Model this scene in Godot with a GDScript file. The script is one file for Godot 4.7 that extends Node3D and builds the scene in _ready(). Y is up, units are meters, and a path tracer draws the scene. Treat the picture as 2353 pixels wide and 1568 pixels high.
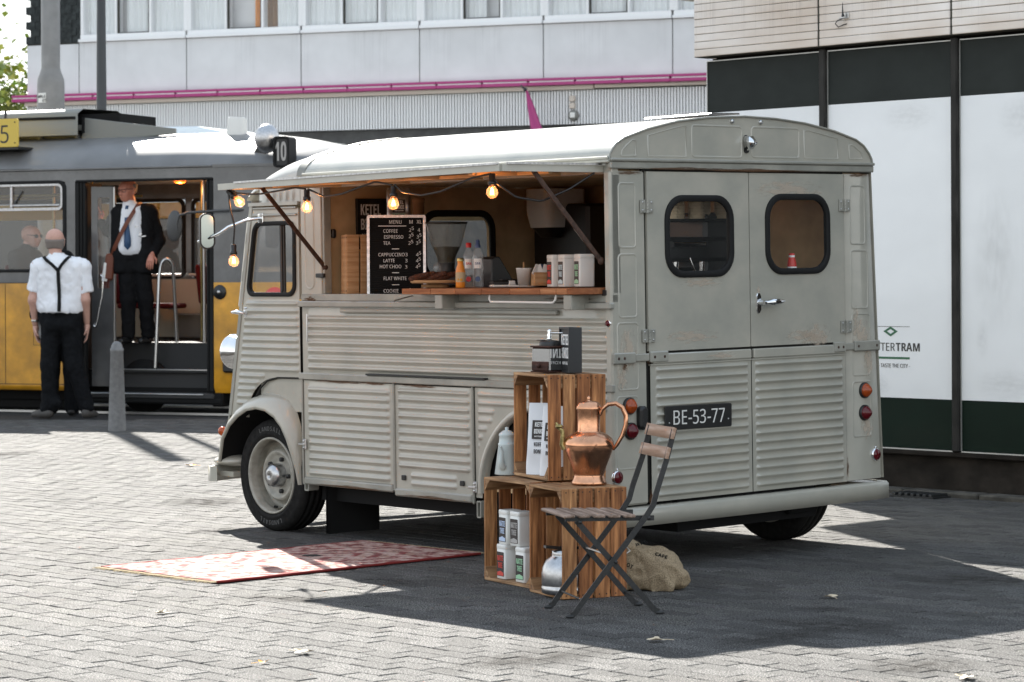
extends Node3D

# ---------------------------------------------------------------- mesh builder
class MB:
	var st := SurfaceTool.new()
	var x := Transform3D()
	var g := 0
	func _init(t := Transform3D()):
		st.begin(Mesh.PRIMITIVE_TRIANGLES)
		x = t
	func v(p: Vector3, s: int, uv := Vector2.ZERO, c := Color.WHITE):
		st.set_smooth_group(s)
		st.set_uv(uv)
		st.set_color(c)
		st.add_vertex(x * p)
	func tri(a: Vector3, b: Vector3, c: Vector3, s := -1):   # counter-clockwise seen from outside
		v(a, s); v(c, s); v(b, s)
	func quad(a: Vector3, b: Vector3, c: Vector3, d: Vector3, s := -1):
		tri(a, b, c, s); tri(a, c, d, s)
	func quv(a: Vector3, b: Vector3, c: Vector3, d: Vector3, u0 := Vector2(0, 1), u1 := Vector2(1, 0)):
		var ua := u0; var ub := Vector2(u1.x, u0.y); var uc := u1; var ud := Vector2(u0.x, u1.y)
		v(a, -1, ua); v(c, -1, uc); v(b, -1, ub); v(a, -1, ua); v(d, -1, ud); v(c, -1, uc)
	func box(c: Vector3, s: Vector3, b := 0.0):
		var h := s / 2.0
		b = minf(b, minf(h.x, minf(h.y, h.z)) * 0.9)
		if b <= 0.0:
			for ax in 3:
				for sg in [-1.0, 1.0]:
					var n := Vector3.ZERO; n[ax] = sg
					var p := Vector3.ZERO; p[(ax + 1) % 3] = 1.0
					var q := Vector3.ZERO; q[(ax + 2) % 3] = 1.0
					if sg < 0: var t := p; p = q; q = t
					quad(c + (n - p - q) * h, c + (n + p - q) * h, c + (n + p + q) * h, c + (n - p + q) * h)
			return
		var P := func(sx, sy, sz, ax): # corner vertex on face ax
			var o := Vector3(sx, sy, sz) * (h - Vector3(b, b, b))
			o[ax] = [sx, sy, sz][ax] * h[ax]
			return c + o
		for ax in 3:
			var a1 := (ax + 1) % 3; var a2 := (ax + 2) % 3
			for sg in [-1, 1]:
				var co := []
				for pq in ([[-1, -1], [1, -1], [1, 1], [-1, 1]] if sg > 0 else [[-1, -1], [-1, 1], [1, 1], [1, -1]]):
					var s3 := [0, 0, 0]; s3[ax] = sg; s3[a1] = pq[0]; s3[a2] = pq[1]
					co.append(P.call(s3[0], s3[1], s3[2], ax))
				quad(co[0], co[1], co[2], co[3])
			# edges parallel to ax
			for e in [[1, 1], [-1, 1], [-1, -1], [1, -1]]:
				var lo := [0, 0, 0]; lo[ax] = -1; lo[a1] = e[0]; lo[a2] = e[1]
				var hi := lo.duplicate(); hi[ax] = 1
				var q1 = P.call(lo[0], lo[1], lo[2], a1); var q2 = P.call(hi[0], hi[1], hi[2], a1)
				var q3 = P.call(hi[0], hi[1], hi[2], a2); var q4 = P.call(lo[0], lo[1], lo[2], a2)
				if e[0] * e[1] > 0: quad(q1, q4, q3, q2)
				else: quad(q1, q2, q3, q4)
		for sx in [-1, 1]:
			for sy in [-1, 1]:
				for sz in [-1, 1]:
					var a = P.call(sx, sy, sz, 0); var bb = P.call(sx, sy, sz, 1); var cc = P.call(sx, sy, sz, 2)
					if sx * sy * sz > 0: tri(a, bb, cc)
					else: tri(a, cc, bb)
	func bx(x0: float, x1: float, y0: float, y1: float, z0: float, z1: float, b := 0.0):
		box(Vector3((x0 + x1) / 2, (y0 + y1) / 2, (z0 + z1) / 2), Vector3(absf(x1 - x0), absf(y1 - y0), absf(z1 - z0)), b)
	func rings(rs: Array, closed := true, caps := true, s := 0):  # rings: arrays of points, counter-clockwise seen from the end of the run
		g += 1
		var sg := g if s == 0 else s
		for i in rs.size() - 1:
			var a: PackedVector3Array = rs[i]; var b: PackedVector3Array = rs[i + 1]
			var n := a.size()
			for k in (n if closed else n - 1):
				var m := (k + 1) % n
				quad(a[k], a[m], b[m], b[k], sg)
		if caps and closed:
			for e in 2:
				var r: PackedVector3Array = rs[0] if e == 0 else rs[rs.size() - 1]
				var c := Vector3.ZERO
				for p in r: c += p
				c /= r.size()
				for k in r.size():
					var m := (k + 1) % r.size()
					if e == 0: tri(c, r[m], r[k])
					else: tri(c, r[k], r[m])
	func tube(pts: Array, r, n := 8, caps := true, flat := 1.0, up0 := Vector3.ZERO):
		var rs := []
		var up := up0
		for i in pts.size():
			var t: Vector3 = (pts[mini(i + 1, pts.size() - 1)] - pts[maxi(i - 1, 0)]).normalized()
			if up == Vector3.ZERO: up = Vector3.UP if absf(t.y) < 0.9 else Vector3.RIGHT
			var sd := t.cross(up).normalized()
			up = sd.cross(t).normalized()
			var rr: float = r[i] if r is Array else r
			var ring := PackedVector3Array()
			for k in n:
				var a := TAU * k / n
				ring.append(pts[i] + (sd * cos(a) * flat - up * sin(a)) * rr)
			rs.append(ring)
		rings(rs, true, caps)
	func strap(pts: Array, w: float, t: float, nrm: Vector3):  # flat bar: w across nrm x run, t along nrm
		var rs := []
		for i in pts.size():
			var d: Vector3 = (pts[mini(i + 1, pts.size() - 1)] - pts[maxi(i - 1, 0)]).normalized()
			var sd := d.cross(nrm).normalized()
			var up := sd.cross(d).normalized()
			rs.append([pts[i] + sd * w / 2 + up * t / 2, pts[i] + sd * w / 2 - up * t / 2, pts[i] - sd * w / 2 - up * t / 2, pts[i] - sd * w / 2 + up * t / 2])
		for i in rs.size() - 1:
			for k in 4:
				var m := (k + 1) % 4
				g += 1
				quad(rs[i][k], rs[i][m], rs[i + 1][m], rs[i + 1][k])
		var a = rs[0]; quad(a[3], a[2], a[1], a[0])
		a = rs[-1]; quad(a[0], a[1], a[2], a[3])
	func lathe(pr: Array, n := 24, sx := 1.0, sz := 1.0):   # profile of Vector2(r, y) from bottom to top, about y
		g += 1
		for i in pr.size() - 1:
			var a: Vector2 = pr[i]; var b: Vector2 = pr[i + 1]
			if a.is_equal_approx(b): g += 1; continue
			for k in n:
				var t0 := TAU * k / n; var t1 := TAU * (k + 1) / n
				var d0 := Vector3(cos(t0) * sx, 0, -sin(t0) * sz); var d1 := Vector3(cos(t1) * sx, 0, -sin(t1) * sz)
				var A := d0 * a.x + Vector3.UP * a.y; var B := d1 * a.x + Vector3.UP * a.y
				var C := d1 * b.x + Vector3.UP * b.y; var D := d0 * b.x + Vector3.UP * b.y
				if a.x > 0: tri(A, B, C, g)
				if b.x > 0: tri(A, C, D, g)
	func poly(pts: PackedVector2Array, z0: float, z1: float, bev := 0.0):  # outline in xy (counter-clockwise), walls from z0 to z1 (z1 > z0)
		var p := pts.duplicate()
		if area(p) < 0: p.reverse()
		var top := p
		if bev > 0:
			top = PackedVector2Array()
			var n := p.size()
			for i in n:
				var d0 := (p[i] - p[(i + n - 1) % n]).normalized(); var d1 := (p[(i + 1) % n] - p[i]).normalized()
				var nn := (Vector2(-d0.y, d0.x) + Vector2(-d1.y, d1.x)).normalized()
				var k := clampf(nn.dot(Vector2(-d1.y, d1.x)), 0.4, 1.0)
				top.append(p[i] + nn * bev / k)
		for i in p.size():
			var a := p[i]; var b := p[(i + 1) % p.size()]; var c := top[(i + 1) % p.size()]; var d := top[i]
			quad(V3(a, z0), V3(b, z0), V3(b, z1 - bev), V3(a, z1 - bev))
			if bev > 0: quad(V3(a, z1 - bev), V3(b, z1 - bev), V3(c, z1), V3(d, z1))
		var tr := Geometry2D.triangulate_polygon(top)
		for i in range(0, tr.size(), 3):
			flatcap(top[tr[i]], top[tr[i + 1]], top[tr[i + 2]], z1, true)
		tr = Geometry2D.triangulate_polygon(p)
		for i in range(0, tr.size(), 3):
			flatcap(p[tr[i]], p[tr[i + 1]], p[tr[i + 2]], z0, false)
	func flatcap(a: Vector2, b: Vector2, c: Vector2, z: float, front: bool):
		var cc := (b - a).cross(c - a) > 0
		if cc == front: tri(V3(a, z), V3(b, z), V3(c, z))
		else: tri(V3(a, z), V3(c, z), V3(b, z))
	static func V3(a: Vector2, z: float) -> Vector3: return Vector3(a.x, a.y, z)
	static func area(p: PackedVector2Array) -> float:
		var s := 0.0
		for i in p.size(): s += p[i].cross(p[(i + 1) % p.size()])
		return s
	func frame(outer: PackedVector2Array, inner: PackedVector2Array, z0: float, z1: float, bulge := 0.0): # band between two loops of equal count, z1 > z0
		var n := outer.size()
		g += 3
		for i in n:
			var m := (i + 1) % n
			var a := outer[i]; var b := outer[m]; var c := inner[m]; var d := inner[i]
			if bulge > 0.0:
				var am := (a + d) / 2; var bm := (b + c) / 2
				quad(V3(a, z1), V3(b, z1), V3(bm, z1 + bulge), V3(am, z1 + bulge), g)
				quad(V3(am, z1 + bulge), V3(bm, z1 + bulge), V3(c, z1), V3(d, z1), g)
			else:
				quad(V3(a, z1), V3(b, z1), V3(c, z1), V3(d, z1))
			quad(V3(a, z0), V3(b, z0), V3(b, z1), V3(a, z1), g - 1)
			quad(V3(d, z1), V3(c, z1), V3(c, z0), V3(d, z0), g - 2)
			quad(V3(d, z0), V3(c, z0), V3(b, z0), V3(a, z0))
	func sheet(f: Callable, us: Array, vs: Array, s := 0, uvs := false):   # f(u, v) -> point; u x v points outwards
		g += 1
		var sg := g if s == 0 else s
		var rows := []
		for b in vs:
			var r := PackedVector3Array()
			for a in us: r.append(f.call(a, b))
			rows.append(r)
		for j in vs.size() - 1:
			for i in us.size() - 1:
				var a: Vector3 = rows[j][i]; var b: Vector3 = rows[j][i + 1]; var c: Vector3 = rows[j + 1][i + 1]; var d: Vector3 = rows[j + 1][i]
				if uvs:
					var q := [Vector2(us[i], vs[j]), Vector2(us[i + 1], vs[j]), Vector2(us[i + 1], vs[j + 1]), Vector2(us[i], vs[j + 1])]
					v(a, sg, q[0]); v(c, sg, q[2]); v(b, sg, q[1]); v(a, sg, q[0]); v(d, sg, q[3]); v(c, sg, q[2])
				else: quad(a, b, c, d, sg)
	func ball(c: Vector3, r: Vector3, n := 16, m := 10):
		var f := func(a, b): return c + Vector3(cos(a) * cos(b) * r.x, sin(b) * r.y, -sin(a) * cos(b) * r.z)
		sheet(f, span(0, TAU, n), span(-PI / 2, PI / 2, m))
	static func span(a: float, b: float, n: int) -> Array:
		var r := []
		for i in n + 1: r.append(a + (b - a) * i / n)
		return r
	func done() -> ArrayMesh:
		st.generate_normals()
		st.index()
		return st.commit()

static func rrect(x0: float, y0: float, x1: float, y1: float, r: float, n := 6) -> PackedVector2Array:
	var o := PackedVector2Array()
	for c in [[x1 - r, y0 + r, -PI / 2], [x1 - r, y1 - r, 0.0], [x0 + r, y1 - r, PI / 2], [x0 + r, y0 + r, PI]]:
		for k in n + 1:
			var a: float = c[2] + PI / 2 * k / n
			o.append(Vector2(c[0] + cos(a) * r, c[1] + sin(a) * r))
	return o

# ---------------------------------------------------------------- nodes
var names := {}
var M := {}
var rng := RandomNumberGenerator.new()

func numbered(called: String) -> String:
	names[called] = names.get(called, -1) + 1
	return called if names[called] == 0 else "%s_%03d" % [called, names[called]]

func tag(o: Node3D, label := "", category := "", group := "", kind := "") -> Node3D:
	for k in [["label", label], ["category", category], ["group", group], ["kind", kind]]:
		if k[1]: o.set_meta(k[0], k[1])
	return o

func thing(called: String, label: String, category: String, at := Transform3D(), group := "") -> Node3D:
	var o := Node3D.new()
	o.name = numbered(called)
	o.transform = at
	add_child(o)
	return tag(o, label, category, group)

func mi(called: String, mesh: Mesh, m: Material, parent: Node = null, at := Transform3D()) -> MeshInstance3D:
	var o := MeshInstance3D.new()
	o.mesh = mesh
	o.material_override = m
	o.transform = at
	if parent == null:
		o.name = numbered(called)
		add_child(o)
	else:
		var k := "%d/%s" % [parent.get_instance_id(), called]
		o.name = numbered_in(k, called)
		parent.add_child(o, true)
	return o

func numbered_in(key: String, called: String) -> String:
	names[key] = names.get(key, -1) + 1
	return called if names[key] == 0 else "%s_%03d" % [called, names[key]]

func obj(called: String, b: MB, m: Material, parent: Node = null, at := Transform3D()) -> MeshInstance3D:
	return mi(called, b.done(), m, parent, at)

func copy(o: Node3D, at: Transform3D, label := "", group := "") -> Node3D:
	var c := o.duplicate()
	c.name = numbered(String(o.name).rstrip("0123456789").trim_suffix("_"))
	add_child(c)
	c.transform = at
	if label: c.set_meta("label", label)
	if group: c.set_meta("group", group)
	return c

static func T(p: Vector3, ry := 0.0, rx := 0.0, rz := 0.0) -> Transform3D:
	return Transform3D(Basis.from_euler(Vector3(rx, ry, rz)), p)

static func W(x: float, z: float, y := 0.0) -> Vector3:   # metres right, metres ahead, height
	return Vector3(x, y, -z)

func text(words: String, h: float, m: Material, parent: Node, at: Transform3D, bold := false, squeeze := 1.0, mono := false, called := "lettering", align := 1) -> MeshInstance3D:
	var t := TextMesh.new()
	var f := SystemFont.new()
	f.font_names = PackedStringArray(["Droid Sans Mono" if mono else "Droid Sans"])
	if bold: f.font_weight = 700
	t.font = f
	t.font_size = 64
	t.text = words
	t.pixel_size = h / 46.0
	t.depth = 0.0015
	t.curve_step = 4.0
	t.horizontal_alignment = [HORIZONTAL_ALIGNMENT_LEFT, HORIZONTAL_ALIGNMENT_CENTER, HORIZONTAL_ALIGNMENT_RIGHT][align]
	return mi(called, t, m, parent, at * Transform3D(Basis().scaled(Vector3(squeeze, 1, 1)), Vector3.ZERO))

# ---------------------------------------------------------------- materials
var noise_cache := {}
func noise(kind: String, lo: float, hi: float, freq: float, size := 256, oct := 4, tint := Color.WHITE) -> Texture2D:
	var key := "%s %f %f %f %d %d %s" % [kind, lo, hi, freq, size, oct, tint]
	if noise_cache.has(key): return noise_cache[key]
	var n := FastNoiseLite.new()
	n.seed = noise_cache.size() + 7
	n.noise_type = FastNoiseLite.TYPE_CELLULAR if kind == "cell" else FastNoiseLite.TYPE_SIMPLEX_SMOOTH
	n.frequency = freq
	n.fractal_octaves = oct
	n.fractal_gain = 0.6
	var t := NoiseTexture2D.new()
	t.width = size; t.height = size
	t.seamless = true
	t.noise = n
	if kind == "normal":
		t.as_normal_map = true
		t.bump_strength = hi
	else:
		var r := Gradient.new()
		r.set_color(0, Color(tint.r * lo, tint.g * lo, tint.b * lo)); r.set_color(1, Color(hi, hi, hi))
		if kind == "spots":
			r.set_offset(0, 0.28); r.set_offset(1, 0.42)
		elif kind == "hard":
			r.set_offset(0, 0.38); r.set_offset(1, 0.62)
		t.color_ramp = r
	noise_cache[key] = t
	return t

func mat(called: String, lin: Color, rough := 0.6, metal := 0.0) -> StandardMaterial3D:
	var m := StandardMaterial3D.new()
	m.resource_name = called
	m.albedo_color = lin.linear_to_srgb()
	m.albedo_color.a = lin.a
	m.roughness = rough
	m.metallic = metal
	M[called] = m
	return m

func tri_tex(m: StandardMaterial3D, t: Texture2D, scale: Vector3, world := false, bump: Texture2D = null, depth := 0.1) -> StandardMaterial3D:
	m.albedo_texture = t
	m.uv1_triplanar = true
	m.uv1_world_triplanar = world
	m.uv1_scale = scale
	if bump:
		m.heightmap_enabled = true
		m.heightmap_texture = bump
		m.heightmap_scale = depth
	return m

func rough_tex(m: StandardMaterial3D, t: Texture2D) -> StandardMaterial3D:
	m.roughness_texture = t
	return m

func glass(called: String, tint: Color, alpha := 0.1) -> StandardMaterial3D:
	var m := mat(called, Color(tint.r, tint.g, tint.b, alpha), 0.03)
	m.transparency = BaseMaterial3D.TRANSPARENCY_ALPHA
	return m

func _ready():
	rng.seed = 11
	# ---- camera: level, lens shifted down
	var cam := Camera3D.new()
	cam.name = "camera"
	cam.position = Vector3(0, 1.447, 0)
	cam.rotation.z = -0.004
	var lens := CameraAttributesPhysical.new()
	lens.frustum_near = 0.5
	lens.frustum_far = 400.0
	lens.frustum_focal_length = 85.0
	lens.frustum_focus_distance = 13.0
	lens.exposure_aperture = 7.0
	cam.attributes = lens
	cam.projection = Camera3D.PROJECTION_FRUSTUM
	cam.near = 0.5
	cam.far = 400.0
	cam.size = 2.0 * 0.5 * 784.0 / 5897.5
	cam.frustum_offset = Vector2(0, -0.5 * 139.0 / 5897.5)
	add_child(cam)
	# ---- sky, sun, exposure
	var env := Environment.new()
	env.background_mode = Environment.BG_SKY
	var sky := ProceduralSkyMaterial.new()
	sky.sky_top_color = Color(0.63, 0.69, 0.76)
	sky.sky_horizon_color = Color(0.93, 0.93, 0.915)
	sky.sky_curve = 0.25
	sky.ground_bottom_color = Color(0.32, 0.31, 0.30)
	sky.ground_horizon_color = Color(0.6, 0.6, 0.6)
	sky.sky_energy_multiplier = SKY_E
	sky.ground_energy_multiplier = SKY_E * 0.5
	sky.sun_angle_max = 20.0
	env.sky = Sky.new()
	env.sky.sky_material = sky
	env.tonemap_mode = Environment.TONE_MAPPER_LINEAR
	env.tonemap_exposure = EXPO
	env.sdfgi_enabled = true
	env.ssao_enabled = true
	env.ssil_enabled = true
	var we := WorldEnvironment.new()
	we.name = "world_environment"
	we.environment = env
	add_child(we)
	var sun := DirectionalLight3D.new()
	sun.name = "sun"
	sun.light_energy = 1.46
	sun.sky_mode = DirectionalLight3D.SKY_MODE_LIGHT_ONLY
	sun.light_color = Color(1.0, 0.98, 0.945)
	sun.light_angular_distance = 0.5
	sun.shadow_enabled = true
	sun.look_at_from_position(Vector3.ZERO, SUN_TO)
	add_child(sun)
	materials()
	dull()
	ground()
	office_building()
	clad_building()
	street_furniture()
	tree_behind()
	bus()
	tram()
	people()
	van()
	van_contents()
	string_lights()
	display_goods()
	litter()

const SKY_E := 0.78
const EXPO := 4.0
const SUN_TO := Vector3(0.335, -1.0, 1.25)
const VAN_AT := Vector3(0.5152, 0, -12.7196)

func paint(called: String, lin: Color, rough := 0.35, grime := 0.8) -> StandardMaterial3D:
	var m := mat(called, lin, rough)
	tri_tex(m, noise("plain", grime, 1.0, 0.006, 512, 6, Color(0.97, 0.99, 1.0)), Vector3(0.7, 0.9, 0.7))
	m.clearcoat_enabled = true
	m.clearcoat = 0.8
	m.clearcoat_roughness = 0.07
	return m

func wood(called: String, lin: Color, axis: int, off: float, lo := 0.45) -> StandardMaterial3D:
	var m := mat(called, lin, 0.75)
	var s := Vector3(9, 9, 9); s[axis] = 0.7
	tri_tex(m, noise("plain", lo, 1.0, 0.012, 256, 5, Color(1.0, 0.86, 0.72)), s, false, noise("plain", 0.0, 1.0, 0.02, 256, 4), 0.06)
	m.uv1_offset = Vector3(off, off * 1.7, off * 0.6)
	return m

func materials():
	paint("van_paint", Color(0.455, 0.428, 0.358), 0.34, 0.90)
	paint("van_roof_paint", Color(0.42, 0.405, 0.36), 0.3, 0.9)
	paint("van_trim", Color(0.38, 0.365, 0.31), 0.4, 0.8)
	mat("seam_dark", Color(0.03, 0.029, 0.026), 0.8)
	mat("rubber", Color(0.016, 0.016, 0.016), 0.55)
	tri_tex(mat("tyre", Color(0.028, 0.027, 0.026), 0.8), noise("plain", 0.6, 1.0, 0.03), Vector3(3, 3, 3))
	tri_tex(mat("rim_paint", Color(0.46, 0.435, 0.37), 0.4), noise("plain", 0.7, 1.0, 0.02), Vector3(2, 2, 2))
	mat("chrome", Color(0.78, 0.78, 0.78), 0.1, 1.0)
	mat("steel", Color(0.55, 0.55, 0.54), 0.32, 1.0)
	tri_tex(mat("aluminium", Color(0.62, 0.62, 0.63), 0.3, 1.0), noise("plain", 0.75, 1.0, 0.03), Vector3(4, 4, 4))
	tri_tex(mat("copper", Color(0.95, 0.49, 0.29), 0.2, 1.0), noise("plain", 0.62, 1.0, 0.012, 256, 5), Vector3(3, 3, 3), false, noise("plain", 0.0, 1.0, 0.006, 256, 2), 0.12)
	rough_tex(M.copper, noise("plain", 0.35, 1.0, 0.015, 256, 4))
	M.copper.roughness = 0.34
	tri_tex(mat("brass", Color(0.62, 0.50, 0.22), 0.35, 1.0), noise("plain", 0.5, 1.0, 0.03), Vector3(6, 6, 6))
	tri_tex(mat("rust", Color(0.11, 0.055, 0.035), 0.75), noise("plain", 0.5, 1.0, 0.03), Vector3(4, 4, 4))
	mat("black_plastic", Color(0.014, 0.014, 0.014), 0.4)
	mat("black_matt", Color(0.012, 0.012, 0.012), 0.8)
	tri_tex(mat("dark_iron", Color(0.03, 0.031, 0.031), 0.5), noise("plain", 0.6, 1.0, 0.04), Vector3(5, 5, 5))
	mat("white_print", Color(0.82, 0.82, 0.80), 0.6)
	mat("off_white", Color(0.70, 0.69, 0.65), 0.5)
	mat("paper_white", Color(0.80, 0.79, 0.76), 0.7)
	mat("tan_wall", Color(0.70, 0.485, 0.26), 0.75)
	tri_tex(M.tan_wall, noise("plain", 0.8, 1.0, 0.01), Vector3(1, 1, 1))
	tri_tex(mat("amber_lens", Color(0.55, 0.09, 0.012), 0.15), noise("plain", 0.6, 1.0, 0.05), Vector3(8, 8, 8))
	tri_tex(mat("red_lens", Color(0.16, 0.006, 0.012), 0.15), noise("plain", 0.6, 1.0, 0.05), Vector3(8, 8, 8))
	glass("pane", Color(0.9, 0.95, 0.93), 0.015)
	glass("dusty_pane", Color(0.5, 0.5, 0.46), 0.16)
	glass("tram_pane", Color(0.5, 0.5, 0.46), 0.10)
	glass("bulb_glass", Color(1, 0.95, 0.9), 0.04)
	glass("clear_plastic", Color(0.75, 0.82, 0.85), 0.12)
	glass("smoke_plastic", Color(0.25, 0.25, 0.20), 0.28)
	for i in 4:
		wood("crate_wood_%d" % i, [Color(0.72, 0.33, 0.125), Color(0.63, 0.275, 0.10), Color(0.76, 0.39, 0.165), Color(0.54, 0.22, 0.075)][i], 1, 0.37 * i)
		wood("crate_end_%d" % i, [Color(0.64, 0.40, 0.21), Color(0.56, 0.33, 0.16), Color(0.66, 0.42, 0.23), Color(0.5, 0.28, 0.13)][i], 0, 0.23 * i)
		wood("crate_deep_%d" % i, [Color(0.62, 0.38, 0.2), Color(0.54, 0.31, 0.15), Color(0.64, 0.4, 0.21), Color(0.48, 0.27, 0.12)][i], 2, 0.31 * i)
	wood("seat_wood", Color(0.55, 0.42, 0.35), 2, 0.2, 0.7)
	wood("beech", Color(0.55, 0.36, 0.19), 0, 0.6, 0.75)
	wood("dark_wood", Color(0.10, 0.035, 0.02), 0, 0.9)
	for i in 3:
		wood("counter_wood_%d" % i, [Color(0.42, 0.18, 0.075), Color(0.36, 0.145, 0.055), Color(0.48, 0.225, 0.1)][i], 2, 0.4 * i, 0.7)
	var fine := noise("hard", 0.30, 1.0, 0.10, 512, 3)
	for i in 6:
		var k: float = [0.74, 0.86, 0.97, 1.08, 1.2, 0.64][i]
		tri_tex(mat("paver_%d" % i, Color(0.19 * k, 0.185 * k, 0.178 * k), 0.85), fine, Vector3(1.9, 1.9, 1.9), true, fine, 0.6)
	tri_tex(mat("paver_many", Color(0.193, 0.188, 0.18), 0.85), fine, Vector3(1.9, 1.9, 1.9), true, fine, 0.6)
	M.paver_many.vertex_color_use_as_albedo = true
	tri_tex(mat("joint_sand", Color(0.045, 0.04, 0.034), 0.95), noise("plain", 0.5, 1.0, 0.05), Vector3(2, 2, 2), true)
	tri_tex(mat("asphalt", Color(0.075, 0.074, 0.074), 0.9), fine, Vector3(1.5, 1.5, 1.5), true, fine, 0.3)
	tri_tex(mat("concrete", Color(0.25, 0.245, 0.23), 0.85), noise("plain", 0.6, 1.0, 0.03), Vector3(1, 1, 1), true)
	tri_tex(mat("dirty_concrete", Color(0.13, 0.12, 0.10), 0.9), noise("plain", 0.35, 1.0, 0.02, 256, 5), Vector3(1, 1, 1), true)
	# facades
	tri_tex(mat("panel_white", Color(0.66, 0.66, 0.665), 0.5), noise("plain", 0.92, 1.0, 0.01), Vector3(0.3, 0.3, 0.3), true)
	mat("frame_white", Color(0.74, 0.74, 0.74), 0.45)
	mat("rib_white", Color(0.68, 0.68, 0.68), 0.5)
	mat("rib_gap", Color(0.06, 0.058, 0.05), 0.8)
	mat("cream", Color(0.56, 0.49, 0.42), 0.6)
	mat("magenta", Color(0.34, 0.025, 0.15), 0.45)
	tri_tex(mat("slate_tile", Color(0.055, 0.062, 0.062), 0.75), noise("plain", 0.6, 1.0, 0.03), Vector3(1, 1, 1))
	tri_tex(mat("dark_base", Color(0.05, 0.05, 0.05), 0.5), noise("plain", 0.6, 1.0, 0.02), Vector3(0.5, 0.5, 0.5))
	mat("curtain", Color(0.66, 0.68, 0.68), 0.8)
	mat("orange_cloth", Color(0.6, 0.22, 0.015), 0.8)
	mat("brown_cloth", Color(0.16, 0.08, 0.03), 0.8)
	glass("office_pane", Color(0.6, 0.65, 0.66), 0.06)
	tri_tex(mat("clad_cream", Color(0.88, 0.85, 0.825), 0.6), noise("plain", 0.8, 1.0, 0.006, 256, 4, Color(1, 0.93, 0.86)), Vector3(0.5, 0.9, 0.5), true)
	mat("shop_dark", Color(0.026, 0.031, 0.029), 0.5)
	tri_tex(M.shop_dark, noise("plain", 0.8, 1.0, 0.02), Vector3(0.6, 0.6, 0.6), true)
	tri_tex(mat("shop_white", Color(0.80, 0.82, 0.84), 0.35), noise("plain", 0.94, 1.0, 0.01), Vector3(0.4, 0.4, 0.4), true)
	tri_tex(mat("shop_green", Color(0.005, 0.016, 0.010), 0.5), noise("plain", 0.8, 1.0, 0.02), Vector3(0.6, 0.6, 0.6), true)
	mat("logo_green", Color(0.03, 0.12, 0.06), 0.5)
	mat("logo_black", Color(0.03, 0.03, 0.03), 0.5)
	tri_tex(mat("mullion", Color(0.05, 0.048, 0.045), 0.45), noise("plain", 0.5, 1.0, 0.02), Vector3(1, 0.4, 1), true)
	mat("bright_edge", Color(0.5, 0.5, 0.48), 0.4, 0.6)
	tri_tex(mat("plinth", Color(0.05, 0.042, 0.035), 0.8), noise("plain", 0.4, 1.0, 0.015, 256, 5), Vector3(0.8, 0.8, 0.8), true)
	tri_tex(mat("pole_grey", Color(0.27, 0.265, 0.255), 0.5), noise("plain", 0.8, 1.0, 0.02), Vector3(0.6, 0.6, 0.6), true)
	mat("pole_dark", Color(0.035, 0.04, 0.045), 0.45)
	tri_tex(mat("bollard_grey", Color(0.22, 0.22, 0.22), 0.55), noise("plain", 0.75, 1.0, 0.03), Vector3(2, 2, 2))
	# tram
	tri_tex(mat("tram_grey", Color(0.115, 0.116, 0.118), 0.25), noise("plain", 0.75, 1.0, 0.01, 256, 5), Vector3(0.7, 0.7, 0.7))
	tri_tex(mat("tram_gold", Color(0.80, 0.375, 0.022), 0.28), noise("plain", 0.72, 1.0, 0.008, 256, 5), Vector3(0.9, 0.9, 0.9))
	for k in ["tram_grey", "tram_gold"]:
		M[k].clearcoat_enabled = true; M[k].clearcoat = 0.6; M[k].clearcoat_roughness = 0.08
	tri_tex(mat("tram_roof", Color(0.19, 0.19, 0.19), 0.38), noise("plain", 0.8, 1.0, 0.01), Vector3(0.5, 0.5, 0.5))
	mat("tram_gear", Color(0.2, 0.2, 0.18), 0.5)
	mat("mirror_back", Color(0.06, 0.06, 0.06), 0.4)
	mat("mirror_glass", Color(0.33, 0.36, 0.34), 0.05, 1.0)
	mat("sign_yellow", Color(0.66, 0.47, 0.08), 0.5)
	mat("seat_red", Color(0.10, 0.012, 0.014), 0.6)
	mat("tram_inside", Color(0.5, 0.45, 0.36), 0.6)
	mat("tram_floor", Color(0.05, 0.05, 0.05), 0.6)
	mat("bus_white", Color(0.6, 0.66, 0.7), 0.3)
	mat("signal_red", Color(0.6, 0.04, 0.03), 0.35)
	# people
	tri_tex(mat("skin", Color(0.64, 0.37, 0.29), 0.5), noise("plain", 0.85, 1.0, 0.03), Vector3(6, 6, 6))
	tri_tex(mat("skin_red", Color(0.62, 0.255, 0.175), 0.5), noise("plain", 0.85, 1.0, 0.03), Vector3(6, 6, 6))
	mat("shirt_white", Color(0.78, 0.79, 0.82), 0.8)
	mat("suit_black", Color(0.010, 0.010, 0.011), 0.85)
	tri_tex(mat("trousers_black", Color(0.011, 0.012, 0.014), 0.9), noise("plain", 0.7, 1.0, 0.03), Vector3(3, 3, 3))
	mat("hair_grey", Color(0.2, 0.17, 0.15), 0.9)
	mat("tie_blue", Color(0.03, 0.075, 0.16), 0.6)
	mat("leather_brown", Color(0.16, 0.045, 0.022), 0.55)
	mat("shoe_grey", Color(0.06, 0.055, 0.05), 0.7)
	mat("olive_cloth", Color(0.06, 0.055, 0.05), 0.85)
	# goods
	mat("tin_white", Color(0.72, 0.71, 0.67), 0.35)
	mat("tin_dark", Color(0.035, 0.028, 0.025), 0.6)
	mat("print_red", Color(0.62, 0.07, 0.05), 0.6)
	mat("print_green", Color(0.35, 0.6, 0.38), 0.6)
	mat("print_blue", Color(0.5, 0.6, 0.78), 0.6)
	mat("print_grey", Color(0.42, 0.40, 0.38), 0.6)
	mat("print_pale", Color(0.55, 0.68, 0.72), 0.6)
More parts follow.
